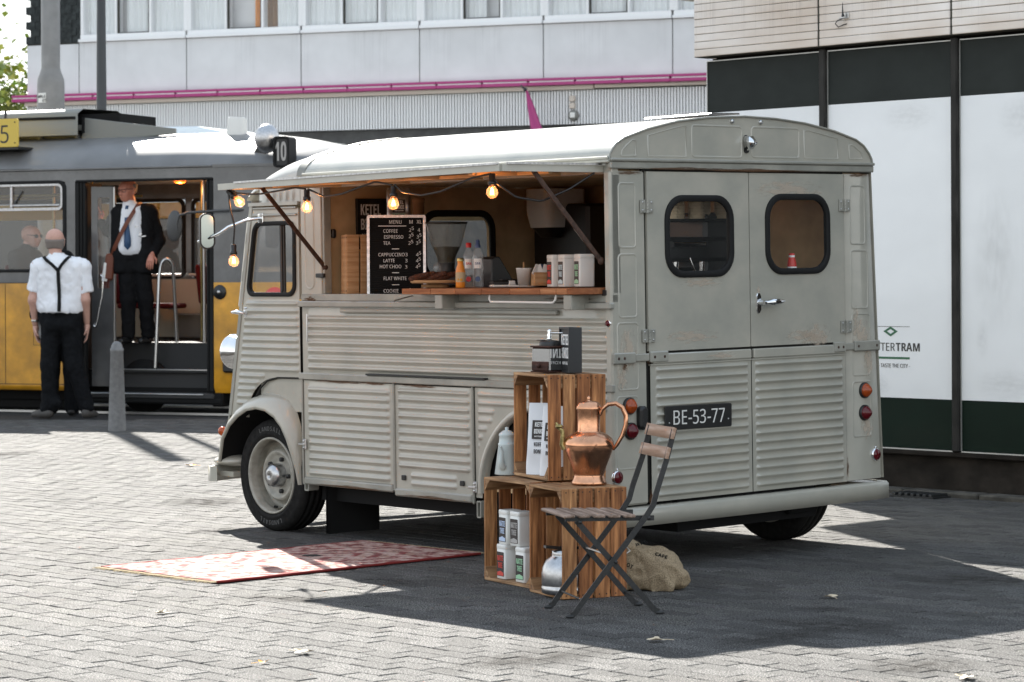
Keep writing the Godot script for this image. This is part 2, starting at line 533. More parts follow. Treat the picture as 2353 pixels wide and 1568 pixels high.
	mat("foil_white", Color(0.72, 0.73, 0.75), 0.3)
	mat("enamel", Color(0.52, 0.58, 0.57), 0.3)
	mat("jute", Color(0.70, 0.54, 0.35), 0.95)
	tri_tex(M.jute, noise("plain", 0.45, 1.0, 0.10, 256, 4), Vector3(5, 5, 5), false, noise("plain", 0.0, 1.0, 0.16, 256, 1), 0.6)
	mat("cookie", Color(0.17, 0.05, 0.018), 0.8)
	tri_tex(M.cookie, noise("plain", 0.35, 1.0, 0.05), Vector3(6, 6, 6), false, noise("plain", 0, 1, 0.05), 0.6)
	mat("juice_orange", Color(0.75, 0.25, 0.02), 0.3)
	mat("leaf_yellow", Color(0.62, 0.30, 0.03), 0.7)
	mat("leaf_pale", Color(0.55, 0.46, 0.33), 0.7)
	mat("cap_red", Color(0.55, 0.02, 0.02), 0.4)
	mat("cap_blue", Color(0.05, 0.09, 0.2), 0.4)
	mat("cup_paper", Color(0.78, 0.66, 0.46), 0.7)
	mat("fringe", Color(0.5, 0.4, 0.25), 0.9)

# van frame: metres right of the left flank, up, ahead of the rear face
func P(u: float, h: float, v: float) -> Vector3: return Vector3(u, h, -v)
func van_at() -> Transform3D:
	return Transform3D(Basis(Vector3.UP, deg_to_rad(41.61)) * Basis(Vector3.BACK, deg_to_rad(0.85)), VAN_AT)
func on_van(u: float, h: float, v: float, ry := 0.0) -> Transform3D:
	return van_at() * T(P(u, h, v), ry)
func level_van(u: float, h: float, v: float, ry := 0.0) -> Transform3D:   # upright thing at that place
	return T(van_at() * P(u, h, v), deg_to_rad(41.61) + ry)

func dull():
	for k in ["suit_black", "trousers_black", "black_matt", "olive_cloth", "seam_dark", "rib_gap", "joint_sand", "tyre", "rubber", "plinth", "shop_dark", "shop_green", "jute", "seat_red", "tram_floor", "slate_tile", "mullion"]:
		M[k].metallic_specular = 0.25
	var n := FastNoiseLite.new()
	n.frequency = 0.03; n.fractal_octaves = 4
	var masks := []
	for k in 5:   # three ragged blotches, a soft smear, a run of vertical drips
		var im := Image.create(128, 128, false, Image.FORMAT_RGBA8)
		n.seed = 21 + k
		for y in 128:
			for x in 128:
				var r := Vector2(x - 63.5, y - 63.5).length() / 63.5
				var a := 0.0
				if k < 3: a = clampf((1.0 - r) * 1.6 + n.get_noise_2d(x, y) * 1.3 - 0.25, 0.0, 1.0) * clampf((1.0 - r) * 4.0, 0.0, 1.0)
				elif k == 3: a = clampf(1.0 - r, 0.0, 1.0) * (0.6 + 0.8 * n.get_noise_2d(x * 1.5, y * 1.5))
				else: a = clampf(0.15 + n.get_noise_2d(x * 5.0, y * 0.12) * 1.6, 0.0, 1.0) * clampf(1.1 - y / 127.0 - 0.5 * absf(n.get_noise_2d(x * 3.0, 300.0)), 0.0, 1.0) * clampf((63.5 - absf(x - 63.5)) / 12.0, 0.0, 1.0)
				im.set_pixel(x, y, Color(1, 1, 1, clampf(a, 0.0, 1.0)))
		masks.append(ImageTexture.create_from_image(im))
	for q in [["primer_patch_0", Color(0.60, 0.50, 0.40), 0.5, 0], ["primer_patch_1", Color(0.60, 0.50, 0.40), 0.5, 1], ["primer_patch_2", Color(0.60, 0.50, 0.40), 0.5, 2], ["rust_stain", Color(0.13, 0.07, 0.04), 0.8, 0], ["grime_stain", Color(0.05, 0.045, 0.04), 0.6, 3], ["gum", Color(0.06, 0.055, 0.05), 0.8, 1], ["faint_stain", Color(0.10, 0.09, 0.07), 0.12, 3], ["drip_stain", Color(0.12, 0.085, 0.06), 0.22, 4], ["pale_drip", Color(0.12, 0.11, 0.10), 0.10, 4]]:
		var m := mat(q[0], q[1], 1.0)
		m.albedo_color.a = q[2]
		m.metallic_specular = 0.0
		m.albedo_texture = masks[q[3]]
		m.transparency = BaseMaterial3D.TRANSPARENCY_ALPHA

# ================================================================ setting
func ground():
	var g = MB.new()
	g.quad(Vector3(-150, -0.03, 20), Vector3(150, -0.03, 20), Vector3(150, -0.03, -250), Vector3(-150, -0.03, -250))
	tag(obj("ground", g, M.asphalt), "", "", "", "structure")
	var pv = thing("pavement", "", "", Transform3D())
	tag(pv, "", "", "", "structure")
	var base = MB.new()
	base.quad(W(-9, 5, -0.027), W(9, 5, -0.027), W(9, 27.2, -0.027), W(-9, 27.2, -0.027))
	obj("bedding_sand", base, M.joint_sand, pv)
	# bricks laid in rows along the van, half-lapped
	var brick = MB.new()
	brick.box(Vector3(0, -0.0285, 0), Vector3(0.0958, 0.057, 0.1957), 0.003)
	var bm = brick.done()
	var ax = Basis(Vector3.UP, deg_to_rad(41.61))
	var list = []
	for i in range(-330, 330):
		for j in range(-170, 170):
			var q = Vector2(i * 0.1, (j + (0.5 if i % 2 else 0.0)) * 0.2)
			var p = W(0, 16) + ax * Vector3(q.x, 0, q.y)
			var z = -p.z
			if z < 7.6 or z > 27.0 or absf(p.x) > 0.2 * z + 1.3: continue
			list.append(p)
	var rank = []
	for p in list:
		var px = 5897.5 / -p.z * p.x
		var seen_it: bool = absf(px) < 1150 and 8533.0 / -p.z < 915
		rank.append([(-p.z if seen_it else 99.0), p])
	rank.sort_custom(func(a, b): return a[0] < b[0])
	var mm = MultiMesh.new()
	mm.transform_format = MultiMesh.TRANSFORM_3D
	mm.use_colors = true
	mm.mesh = bm
	mm.instance_count = rank.size() - 300
	var tone = FastNoiseLite.new()
	tone.seed = 5; tone.frequency = 0.35
	for k in rank.size():
		var p: Vector3 = rank[k][1]
		var t = Transform3D(ax * Basis.from_euler(Vector3(rng.randf_range(-0.006, 0.006), rng.randf_range(-0.012, 0.012), rng.randf_range(-0.010, 0.010))), p + Vector3(0, rng.randf_range(-0.0018, 0.0018), 0))
		if k < 300:
			mi("brick", bm, M["paver_%d" % rng.randi_range(0, 5)], pv, t)
		else:
			var c = rng.randf_range(0.66, 1.22) * (1.0 + 0.3 * tone.get_noise_2d(p.x, p.z))
			mm.set_instance_transform(k - 300, t)
			mm.set_instance_color(k - 300, Color(c, c * rng.randf_range(0.97, 1.0), c * rng.randf_range(0.94, 1.0)))
	var far = MultiMeshInstance3D.new()
	far.multimesh = mm
	far.material_override = M.paver_many
	far.name = "bricks"
	pv.add_child(far)
	tag(far, "", "", "", "stuff")
	# stains, gum and damp patches
	for i in 34:
		var z := rng.randf_range(9.4, 22.0)
		var p := W(rng.randf_range(-0.2, 0.2) * z, z, 0.0035)
		var b := MB.new(T(p, rng.randf() * TAU))
		var gum: bool = i % 2 == 0
		var r := rng.randf_range(0.015, 0.03) if gum else rng.randf_range(0.15, 0.6)
		var rz := r if gum else r * rng.randf_range(0.4, 1.0)
		b.quv(Vector3(-r, 0, rz), Vector3(r, 0, rz), Vector3(r, 0, -rz), Vector3(-r, 0, -rz))
		obj("stain", b, M.gum if gum else M.grime_stain, pv)
	# tram bed and rails, kerb, street behind
	var bed = MB.new()
	bed.quad(W(-16, 27.2, -0.012), W(12, 27.2, -0.012), W(12, 32, -0.012), W(-16, 32, -0.012))
	tag(obj("tram_bed", bed, M.asphalt), "", "", "", "structure")
	var at = tram_at()
	for z in [-0.35, -1.8]:
		var r = MB.new()
		r.bx(-12, 9, -0.03, 0.012, z - 0.03, z + 0.03)
		tag(obj("tram_rail", r, M.steel, null, at), "", "", "", "structure")
	var kb = MB.new(Transform3D(tram_at().basis, tram_at().origin))
	for i in 22:
		kb.bx(-9 + i * 0.8, -8.21 + i * 0.8, -0.03, 0.10, -3.3, -3.12, 0.01)
	tag(obj("kerb", kb, M.concrete), "", "", "", "structure")
	var sl = MB.new(tram_at())
	for i in 30:
		for j in 6:
			sl.bx(-5 + i * 0.4, -4.61 + i * 0.4, -0.03, 0.10, -3.31 - j * 0.4 - 0.39, -3.31 - j * 0.4, 0.006)
	tag(obj("far_pavement", sl, M.concrete), "", "", "", "structure")

func office_at() -> Transform3D: return T(W(0, 45), deg_to_rad(-20.2))

func office_building():
	var o = thing("office_building", "long pale office block with window band, magenta strip and ribbed frieze behind the van", "building", office_at())
	var core = MB.new()
	core.bx(-9.70, 9.0, 0, 9.4, -8.0, -0.35)
	obj("wall", core, M.panel_white, o)
	var dk = MB.new()
	dk.bx(-9.6, 8.9, 0, 4.18, -0.34, -0.10)
	obj("ground_floor", dk, M.dark_base, o)
	var xs = [-9.73, -8.613, -6.367, -4.05, -1.736, 0.6, 2.95, 5.3, 7.6]
	for i in xs.size() - 1:
		var b = MB.new()
		b.bx(xs[i] + 0.008, xs[i + 1] - 0.008, 4.965, 5.925 if i > 0 else 5.905, -0.3, 0.0, 0.006)
		obj("panel", b, M.panel_white, o)
	var jt = MB.new()
	jt.bx(-9.72, 7.6, 4.96, 5.93, -0.34, -0.02)
	obj("panel_joint", jt, M.rib_gap, o)
	# slate-clad corner: courses of tiles
	for r in 24:
		var tl = MB.new()
		for c in 6:
			var x0 = -9.74 + c * 0.197 + (0.098 if r % 2 else 0.0)
			tl.bx(x0, minf(x0 + 0.194, -8.575), 5.93 + r * 0.14, 6.075 + r * 0.14, -0.3, 0.012 - 0.012 * (c % 2), 0.004)
		obj("tile_course", tl, M.slate_tile, o)
	# windows, three lights each
	for i in range(1, 8):
		var x0: float = xs[i] + 0.02
		var x1: float = xs[i + 1] - 0.02
		var w = MB.new()
		var fr = M.frame_white
		var wd: float = (x1 - x0 - 0.18) / 3.0
		w.bx(x0 - 0.01, x1 + 0.01, 5.93, 5.985, -0.25, 0.05, 0.006)
		w.bx(x0, x1, 5.987, 6.07, -0.25, 0.0, 0.006)
		w.bx(x0, x1, 7.5, 7.6, -0.25, 0.0, 0.006)
		for k in 4:
			var xx: float = x0 + k * (wd + 0.045) + (0.0 if k == 0 else 0.01)
			w.bx(xx, xx + (0.075 if k in [0, 3] else 0.05), 6.072, 7.498, -0.25, -0.003, 0.006)
		var f = obj("window", w, fr, o)
		for k in 3:
			var xa: float = x0 + k * (wd + 0.045) + 0.06
			var xb: float = xa + wd - 0.005
			var pn = MB.new()
			pn.quad(Vector3(xa, 6.06, -0.08), Vector3(xb, 6.06, -0.08), Vector3(xb, 7.5, -0.08), Vector3(xa, 7.5, -0.08))
			obj("pane", pn, M.office_pane, f)
			if k == 1:
				var sash = MB.new()
				sash.frame(PackedVector2Array([Vector2(xa, 6.06), Vector2(xb, 6.06), Vector2(xb, 7.5), Vector2(xa, 7.5)]), PackedVector2Array([Vector2(xa + 0.03, 6.09), Vector2(xb - 0.03, 6.09), Vector2(xb - 0.03, 7.47), Vector2(xa + 0.03, 7.47)]), -0.07, -0.03)
				obj("sash", sash, M.rib_gap, f)
			var folds = func(a, b): return Vector3(a, b, -0.2 + 0.02 * sin(a * 55.0 + i) + 0.008 * sin(a * 23.0))
			var cm: Material = M.curtain
			if i == 2 and k == 1: xa += wd * 0.7; cm = M.orange_cloth
			elif i == 2 and k == 2:
				var br = MB.new()
				br.sheet(folds, MB.span(xa, xa + wd * 0.3, 10), [6.0, 7.6])
				obj("curtain", br, M.brown_cloth, f)
				xa += wd * 0.3
			elif i == 3 and k == 0: xb -= wd * 0.12
			elif i == 4 and k == 1: xb -= wd * 0.45
			elif i == 1 and k == 1: xa += 0.1
			var cu = MB.new()
			cu.sheet(folds, MB.span(xa, xb, 40), [6.0, 7.6])
			obj("curtain", cu, cm, f)
	# magenta fascia of short rails over a cream cornice
	for i in 20:
		var xa = -9.93 + i * 0.86
		if xa > 7: break
		var s = MB.new()
		s.bx(xa, xa + 0.855, 4.915, 4.962, -0.2, 0.22, 0.005)
		s.bx(xa, xa + 0.855, 4.835, 4.893, -0.2, 0.22, 0.005)
		obj("magenta_rail", s, M.magenta, o)
		var wl = MB.new()
		wl.bx(xa + 0.02, xa + 0.835, 4.893, 4.915, -0.2, 0.20)
		obj("white_rail", wl, M.frame_white, o)
	var cr = MB.new()
	cr.bx(-9.73, 1.55, 4.757, 4.833, -0.3, 0.10, 0.006)
	cr.bx(1.57, 7.6, 4.772, 4.833, -0.3, 0.10, 0.006)
	obj("cornice", cr, M.cream, o)
	var gp = MB.new()
	gp.bx(-9.7, 7.6, 4.16, 4.756, -0.3, -0.012)
	obj("frieze_back", gp, M.rib_gap, o)
	var rb = MB.new()
	for i in 318:
		var xa = -9.72 + i * 0.0545
		rb.bx(xa, xa + 0.0385, 4.16, 4.75, -0.05, 0.02 + 0.002 * (i % 3), 0.003)
	tag(obj("ribs", rb, M.rib_white, o), "", "", "", "stuff")
	for i in 16:
		var sx = xs[1 + i / 2] + [0.01, 1.1][i % 2] + rng.randf_range(-0.3, 0.3)
		var sw = rng.randf_range(0.08, 0.5)
		var sb = MB.new()
		var sy = rng.randf_range(5.3, 5.7)
		sb.quv(Vector3(sx - sw, sy - 0.5, 0.003), Vector3(sx + sw, sy - 0.5, 0.003), Vector3(sx + sw, 5.92, 0.003), Vector3(sx - sw, 5.92, 0.003))
		obj("streak", sb, M.pale_drip, o)
	# alarm boxes and bell under the cornice
	for h in [4.60, 4.48]:
		var ab = MB.new()
		ab.bx(1.10, 1.20, h - 0.05, h + 0.05, 0.02, 0.09, 0.012)
		obj("alarm_box", ab, M.cream, o)
	var bell = MB.new(Transform3D(Basis(Vector3.RIGHT, PI / 2), Vector3(1.17, 4.31, 0.025)))
	bell.lathe([Vector2(0.0, 0), Vector2(0.095, 0), Vector2(0.095, 0.04), Vector2(0.06, 0.075), Vector2(0, 0.08)])
	var be = obj("alarm_bell", bell, M.tram_gear, o)
	var lb = MB.new()
	lb.bx(1.12, 1.21, 4.27, 4.36, 0.1, 0.11, 0.004)
	obj("cover", lb, M.off_white, be)
	# flag
	var fl = thing("flag", "magenta flag hanging furled from a short pole on the ribbed facade", "flag", office_at() * T(Vector3(0, 0, 0)))
	var pole = MB.new()
	pole.tube([Vector3(0.33, 4.70, 0.02), Vector3(0.44, 4.74, 0.5), Vector3(0.55, 4.78, 1.0)], 0.016)
	pole.ball(Vector3(0.46, 4.75, 0.55), Vector3(0.035, 0.035, 0.035))
	obj("pole", pole, M.pole_dark, fl)
	var cl = MB.new()
	var ff = func(a, b):
		var w: float = lerpf(0.014, 0.12, pow(b, 0.8))
		return Vector3(0.49 + 0.20 * b + w * cos(a), 4.73 - 0.78 * b, 0.55 + (0.03 + 0.05 * b) * sin(a) * (1.0 + 0.4 * sin(a * 3.0 + b * 2.0)))
	cl.sheet(ff, MB.span(TAU, 0, 26), MB.span(0, 1, 14))
	obj("cloth", cl, M.magenta, fl)

func shop_at() -> Transform3D: return T(W(3.32, 16.75), -atan2(0.725, 0.69))

func clad_building():
	var o = thing("low_building", "low shop building with cream cladding over dark, white and green panels beside the van", "building", shop_at())
	var core = MB.new()
	core.bx(-2.70, 7.0, 0.0, 5.2, -5.0, -0.06)
	obj("wall", core, M.plinth, o)
	var bays = [-2.787, -1.612, -0.477, 0.655, 1.79, 2.92]
	for i in bays.size() - 1:
		for r in 11:
			var b = MB.new()
			var h0 = 3.069 + r * 0.0547
			b.bx(bays[i] + 0.009, bays[i + 1] - 0.009, h0, h0 + 0.0515, -0.05, 0.10 + rng.randf_range(-0.002, 0.002), 0.004)
			obj("cladding_plank", b, M.clad_cream, o)
	var bk = MB.new()
	bk.bx(-2.78, 2.92, 3.066, 3.68, -0.055, 0.09)
	bk.bx(-2.78, 7.0, 3.681, 5.2, -0.055, 0.08)
	obj("cladding_back", bk, M.rib_gap, o)
	for q in [[-1.15, 0.72, 0.10, 0.09], [-0.3, 1.05, 0.06, 0.15], [-0.1, 0.75, 0.3, 0.12], [-0.9, 2.55, 0.25, 0.12], [0.0, 2.5, 0.2, 0.16], [-2.2, 2.5, 0.3, 0.16], [-0.8, 0.40, 0.3, 0.1], [-0.2, 1.6, 0.2, 0.6]]:
		var sb = MB.new()
		sb.quv(Vector3(q[0] - q[2], q[1] - q[3], 0.002), Vector3(q[0] + q[2], q[1] - q[3], 0.002), Vector3(q[0] + q[2], q[1] + q[3], 0.002), Vector3(q[0] - q[2], q[1] + q[3], 0.002))
		obj("smudge", sb, M.faint_stain, o)
	for i in 14:
		var sb = MB.new()
		var sx = -2.7 + i * 0.27 + rng.randf_range(-0.1, 0.1)
		var sw = rng.randf_range(0.03, 0.15)
		sb.quv(Vector3(sx - sw, 3.07, 0.104), Vector3(sx + sw, 3.07, 0.104), Vector3(sx + sw, 3.67, 0.104), Vector3(sx - sw, 3.67, 0.104))
		obj("streak", sb, M.drip_stain, o)
	var us = MB.new()
	us.bx(-3.95, -2.79, 3.66, 5.2, -5.0, 0.08, 0.01)
	obj("upper_storey", us, M.clad_cream, o)
	var side = MB.new()
	side.bx(-2.787, -2.74, 3.069, 3.67, -5.0, -0.052)
	obj("side_cladding", side, M.clad_cream, o)
	var cut = [-2.733, -1.675, -1.602, -0.543, -0.471, 0.588, 0.66, 1.72, 1.79, 2.85]
	for i in range(0, 10, 2):
		var a: float = cut[i]; var c: float = cut[i + 1]
		for p in [["dark_panel", 2.668, 3.036, "shop_dark"], ["white_panel", 0.638, 2.664, "shop_white"], ["green_panel", 0.302, 0.634, "shop_green"]]:
			var b = MB.new()
			b.bx(a, c, p[1], p[2], -0.055, 0.0)
			obj(p[0], b, M[p[3]], o)
		var e = MB.new()
		e.bx(a, c, 3.036, 3.043, -0.05, 0.012)
		e.bx(a, c, 0.290, 0.298, -0.05, 0.012)
		e.bx(a - 0.006, a, 0.30, 3.036, -0.05, 0.008)
		e.bx(c, c + 0.006, 0.30, 3.036, -0.05, 0.008)
		obj("edge_strip", e, M.bright_edge, o)
		if i < 8:
			var m = MB.new()
			m.bx(c + 0.007, cut[i + 2] - 0.007, 0.29, 3.06, -0.05, 0.035, 0.01)
			obj("mullion", m, M.mullion, o)
	var side2 = MB.new()
	side2.bx(-2.735, -2.70, 0.0, 3.06, -5.0, -0.056)
	obj("side_wall", side2, M.shop_dark, o)
	var pl = MB.new()
	pl.bx(-2.72, 6.9, -0.02, 0.289, -0.06, -0.03)
	pl.bx(-2.72, 6.9, 0.255, 0.2895, -0.05, 0.02, 0.006)
	obj("plinth", pl, M.plinth, o)
	# lettering on the white panel: line, lozenge, name, bar, motto
	var z = 0.0016
	var ln = MB.new()
	ln.bx(-1.235, -0.903, 1.121, 1.124, 0.0, z)
	obj("rule", ln, M.logo_black, o)
	var dm = MB.new()
	dm.frame(PackedVector2Array([Vector2(-1.066, 1.055), Vector2(-1.005, 1.09), Vector2(-1.066, 1.123), Vector2(-1.127, 1.09)]), PackedVector2Array([Vector2(-1.066, 1.072), Vector2(-1.034, 1.09), Vector2(-1.066, 1.106), Vector2(-1.098, 1.09)]), 0.0, z + 0.001)
	obj("lozenge", dm, M.logo_green, o)
	text("TRAM", 0.055, M.logo_black, o, T(Vector3(-1.022, 0.983, z)), true, 1.0, false, "lettering", 0)
	text("ROTTER", 0.055, M.logo_black, o, T(Vector3(-1.027, 0.983, z)), false, 1.0, false, "lettering", 2)
	var br = MB.new()
	br.bx(-1.235, -0.904, 0.901, 0.916, 0.0, z)
	obj("green_bar", br, M.logo_green, o)
	text("- TASTE THE CITY -", 0.026, M.logo_black, o, T(Vector3(-0.901, 0.856, z)), false, 0.92, false, "lettering", 2)
	# kerb stones and a gully at the foot
	for i in 9:
		var k = MB.new()
		k.bx(-2.7 + i * 0.62, -2.09 + i * 0.62, -0.03, 0.035, 0.02, 0.17, 0.012)
		tag(obj("kerb_stone", k, M.dirty_concrete, null, shop_at()), "", "", "", "structure")
	var gu = thing("drain_gully", "dark cast iron drain gully at the foot of the low building", "drain", shop_at() * T(Vector3(-0.62, 0, 0.27)))
	var gr = MB.new()
	for i in 7: gr.bx(-0.16 + i * 0.05, -0.135 + i * 0.05, 0.0, 0.03, -0.09, 0.09, 0.004)
	gr.bx(-0.18, 0.18, 0.0, 0.012, -0.095, 0.095)
	obj("grating", gr, M.dark_iron, gu)
	# aerial on the cladding
	var an = thing("aerial", "small black whip aerial with a loop of cable fixed to the cream cladding", "antenna", shop_at() * T(Vector3(-1.363, 3.245, 0.102)))
	var b1 = MB.new()
	b1.tube([Vector3(0, 0.01, 0.03), Vector3(-0.003, 0.03, 0.03), Vector3(-0.004, 0.105, 0.03)], [0.012, 0.006, 0.002])
	obj("whip", b1, M.black_plastic, an)
	var b2 = MB.new()
	b2.bx(-0.022, 0.018, -0.006, 0.004, 0.0, 0.05, 0.003)
	b2.bx(-0.005, 0.03, 0.0, 0.035, 0.0, 0.01, 0.002)
	obj("bracket", b2, M.steel, an)
	var b3 = MB.new()
	b3.tube([Vector3(0, -0.004, 0.03), Vector3(-0.05, -0.015, 0.03), Vector3(-0.07, -0.035, 0.028), Vector3(-0.05, -0.06, 0.02), Vector3(-0.01, -0.045, 0.012), Vector3(0.01, -0.04, 0.002)], 0.004, 6)
	obj("cable", b3, M.black_plastic, an)

func street_furniture():
	var px = func(x, z): return (x - 1176.5) / 5897.5 * z
	# big grey mast
	var a = thing("lamp_post", "thick pale grey mast with a wide base collar behind the tram", "lamp post", T(W(px.call(118.0, 32.0), 32.0)))
	var b = MB.new()
	b.lathe([Vector2(0.17, 0), Vector2(0.17, 3.9), Vector2(0.165, 3.98), Vector2(0.13, 4.07), Vector2(0.117, 4.12), Vector2(0.112, 9.0), Vector2(0, 9.0)], 32)
	obj("pole", b, M.pole_grey, a)
	var s = MB.new()
	s.x = T(Vector3.ZERO, -0.3)
	var f = func(u, h): return Vector3(sin(u) * 0.1735, h, cos(u) * 0.1735)
	s.sheet(f, MB.span(-0.62, 0.12, 8), [3.68, 3.80])
	var pl = obj("number_plate", s, M.off_white, a)
	text("T-WPL-5", 0.035, M.logo_black, pl, T(Vector3(-0.103, 3.755, 0.143), -0.62), true, 0.9)
	text("U7", 0.035, M.logo_black, pl, T(Vector3(-0.055, 3.705, 0.168), -0.42), true, 0.9)
	# slim dark mast
	var c = thing("lamp_post", "slim dark blue grey mast right of the thick pale mast", "lamp post", T(W(px.call(234.5, 31.2), 31.2)))
	var d = MB.new()
	d.lathe([Vector2(0.068, 0), Vector2(0.062, 3.6), Vector2(0.05, 5.4), Vector2(0.05, 8.0), Vector2(0, 8.0)], 12)
	obj("pole", d, M.pole_dark, c)
	# bollard
	var e = thing("bollard", "grey tapered iron bollard with a domed head in front of the tram door", "bollard", T(W(-3.854, 24.999)))
	var h = MB.new()
	h.lathe([Vector2(0.0875, -0.03), Vector2(0.0855, 0.05), Vector2(0.062, 0.765), Vector2(0.066, 0.77), Vector2(0.066, 0.80), Vector2(0.056, 0.805), Vector2(0.053, 0.83), Vector2(0.036, 0.86), Vector2(0, 0.873)], 28)
	obj("post", h, M.bollard_grey, e)

func tree_behind():
	var t = thing("tree", "pale green tree behind the left corner of the office block", "tree", T(W(-11.2, 54)))
	var tr = MB.new()
	tr.tube([Vector3(0, 0, 0), Vector3(0.05, 2, 0), Vector3(-0.05, 4.2, 0.1)], [0.2, 0.16, 0.07])
	for i in 9:
		var a = i * 2.4
		tr.tube([Vector3(0, 2.2 + i * 0.2, 0), Vector3(cos(a) * 0.8, 3.2 + i * 0.25, sin(a) * 0.8), Vector3(cos(a) * 1.5, 3.7 + i * 0.25, sin(a) * 1.5)], [0.06, 0.04, 0.015], 6)
	tri_tex(mat("bark", Color(0.12, 0.09, 0.06), 0.9), noise("plain", 0.5, 1.0, 0.03), Vector3(3, 1, 3))
	obj("trunk", tr, M.bark, t)
	var m = mat("tree_leaf", Color(0.11, 0.165, 0.045), 0.6)
	m.backlight_enabled = true
	m.backlight = Color(0.5, 0.55, 0.15)
	m.vertex_color_use_as_albedo = true
	var lf = MB.new()
	lf.tri(Vector3(0, 0, 0), Vector3(0.07, 0.06, 0.01), Vector3(0, 0.15, 0)); lf.tri(Vector3(0, 0, 0), Vector3(0, 0.15, 0), Vector3(-0.07, 0.06, 0.01))
	var mm = MultiMesh.new()
	mm.transform_format = MultiMesh.TRANSFORM_3D
	mm.use_colors = true
	mm.mesh = lf.done()
	var put = []
	var cl = FastNoiseLite.new()
	cl.frequency = 0.9; cl.seed = 3
	while put.size() < 9000:
		var p = Vector3(rng.randfn() * 1.15, 4.55 + rng.randfn() * 0.75, rng.randfn() * 1.1)
		if cl.get_noise_3dv(p) > -0.02: put.append(p)
	mm.instance_count = put.size()
	for i in put.size():
		mm.set_instance_transform(i, Transform3D(Basis.from_euler(Vector3(rng.randf() * TAU, rng.randf() * TAU, rng.randf() * TAU)).scaled(Vector3.ONE * rng.randf_range(0.7, 1.3)), put[i]))
		var c = rng.randf_range(0.6, 1.4)
		mm.set_instance_color(i, Color(c * rng.randf_range(0.9, 1.6), c, c * 0.8))
	var cr = MultiMeshInstance3D.new()
	cr.multimesh = mm; cr.material_override = m; cr.name = "crown"
	t.add_child(cr)
	tag(cr, "", "", "", "stuff")

func bus():
	var o = thing("bus", "white bus with roof hatches standing behind the tram", "bus", tram_at() * T(Vector3(-3.25, 0, -6.0)))
	var f = func(a, b):
		var xx: float = lerpf(-11.0, 2.95, a)
		var e: float = clampf((xx - 0.9) / 2.05, 0, 1)
		var top: float = 3.36 - 0.36 * pow(e, 2.2)
		var half: float = 1.2 * (1.0 - 0.25 * pow(e, 4.0))
		var s: float = 0.35
		var q = Vector2(half, 0.35)
		if b < 1.0: q = Vector2(half, lerpf(0.35, top - s, b))
		elif b < 2.0: q = Vector2(half - s + s * cos((b - 1.0) * PI / 2), top - s + s * sin((b - 1.0) * PI / 2))
		elif b < 3.0: q = Vector2(lerpf(half - s, -(half - s), b - 2.0), top + 0.03 * sin((b - 2.0) * PI))
		elif b < 4.0: q = Vector2(-(half - s) - s * sin((b - 3.0) * PI / 2), top - s + s * cos((b - 3.0) * PI / 2))
		else: q = Vector2(-half, lerpf(top - s, 0.35, b - 4.0))
		return Vector3(xx, q.y, q.x)
	var b = MB.new()
	b.sheet(f, MB.span(0, 1, 30), [0, 0.4, 1, 1.2, 1.4, 1.6, 1.8, 2, 2.3, 2.6, 3, 3.2, 3.4, 3.6, 3.8, 4, 5])
	obj("body", b, M.bus_white, o)
	var nose = MB.new()
	nose.bx(2.85, 2.93, 0.35, 2.9, -0.85, 0.85)
	obj("front", nose, M.bus_white, o)
	for i in 8:
		var w = MB.new()
		w.bx(-9.1 + i * 1.4, -7.8 + i * 1.4, 1.3, 2.4, 1.195, 1.21, 0.02)
		obj("window", w, M.black_plastic, o)
	for i in 2:
		var wh = MB.new(T(Vector3([-3.0, 1.6][i], 0.45, 1.0), 0, PI / 2))
		wh.lathe([Vector2(0, 0), Vector2(0.45, 0), Vector2(0.45, 0.2), Vector2(0, 0.21)])
		obj("wheel", wh, M.tyre, o)
	var h1 = MB.new()
	h1.poly(PackedVector2Array([Vector2(-2.6, 3.36), Vector2(1.9, 3.2), Vector2(1.9, 3.32), Vector2(1.0, 3.5), Vector2(-2.6, 3.55)]), -0.9, 0.6, 0.02)
	obj("roof_hatch", h1, M.bus_white, o)
	var h2 = MB.new()
	h2.bx(2.05, 2.5, 3.12, 3.3, -0.9, 0.2, 0.03)
	obj("roof_vent", h2, M.tram_gear, o)

# ================================================================ tram
func tram_at() -> Transform3D: return T(W(-4.161, 28.0), -atan2(0.384, 0.923))

func nose_plan(ph: float, grow := 0.0) -> Vector2:   # x, z of the rounded front; ph 0 at this flank, PI at the far one
	var e = 0.72
	var s = pow(absf(sin(ph)), e); var c = pow(absf(cos(ph)), e) * signf(cos(ph))
	return Vector2(1.03 + (1.40 + grow) * s, -1.1 + (1.1 + grow) * c)

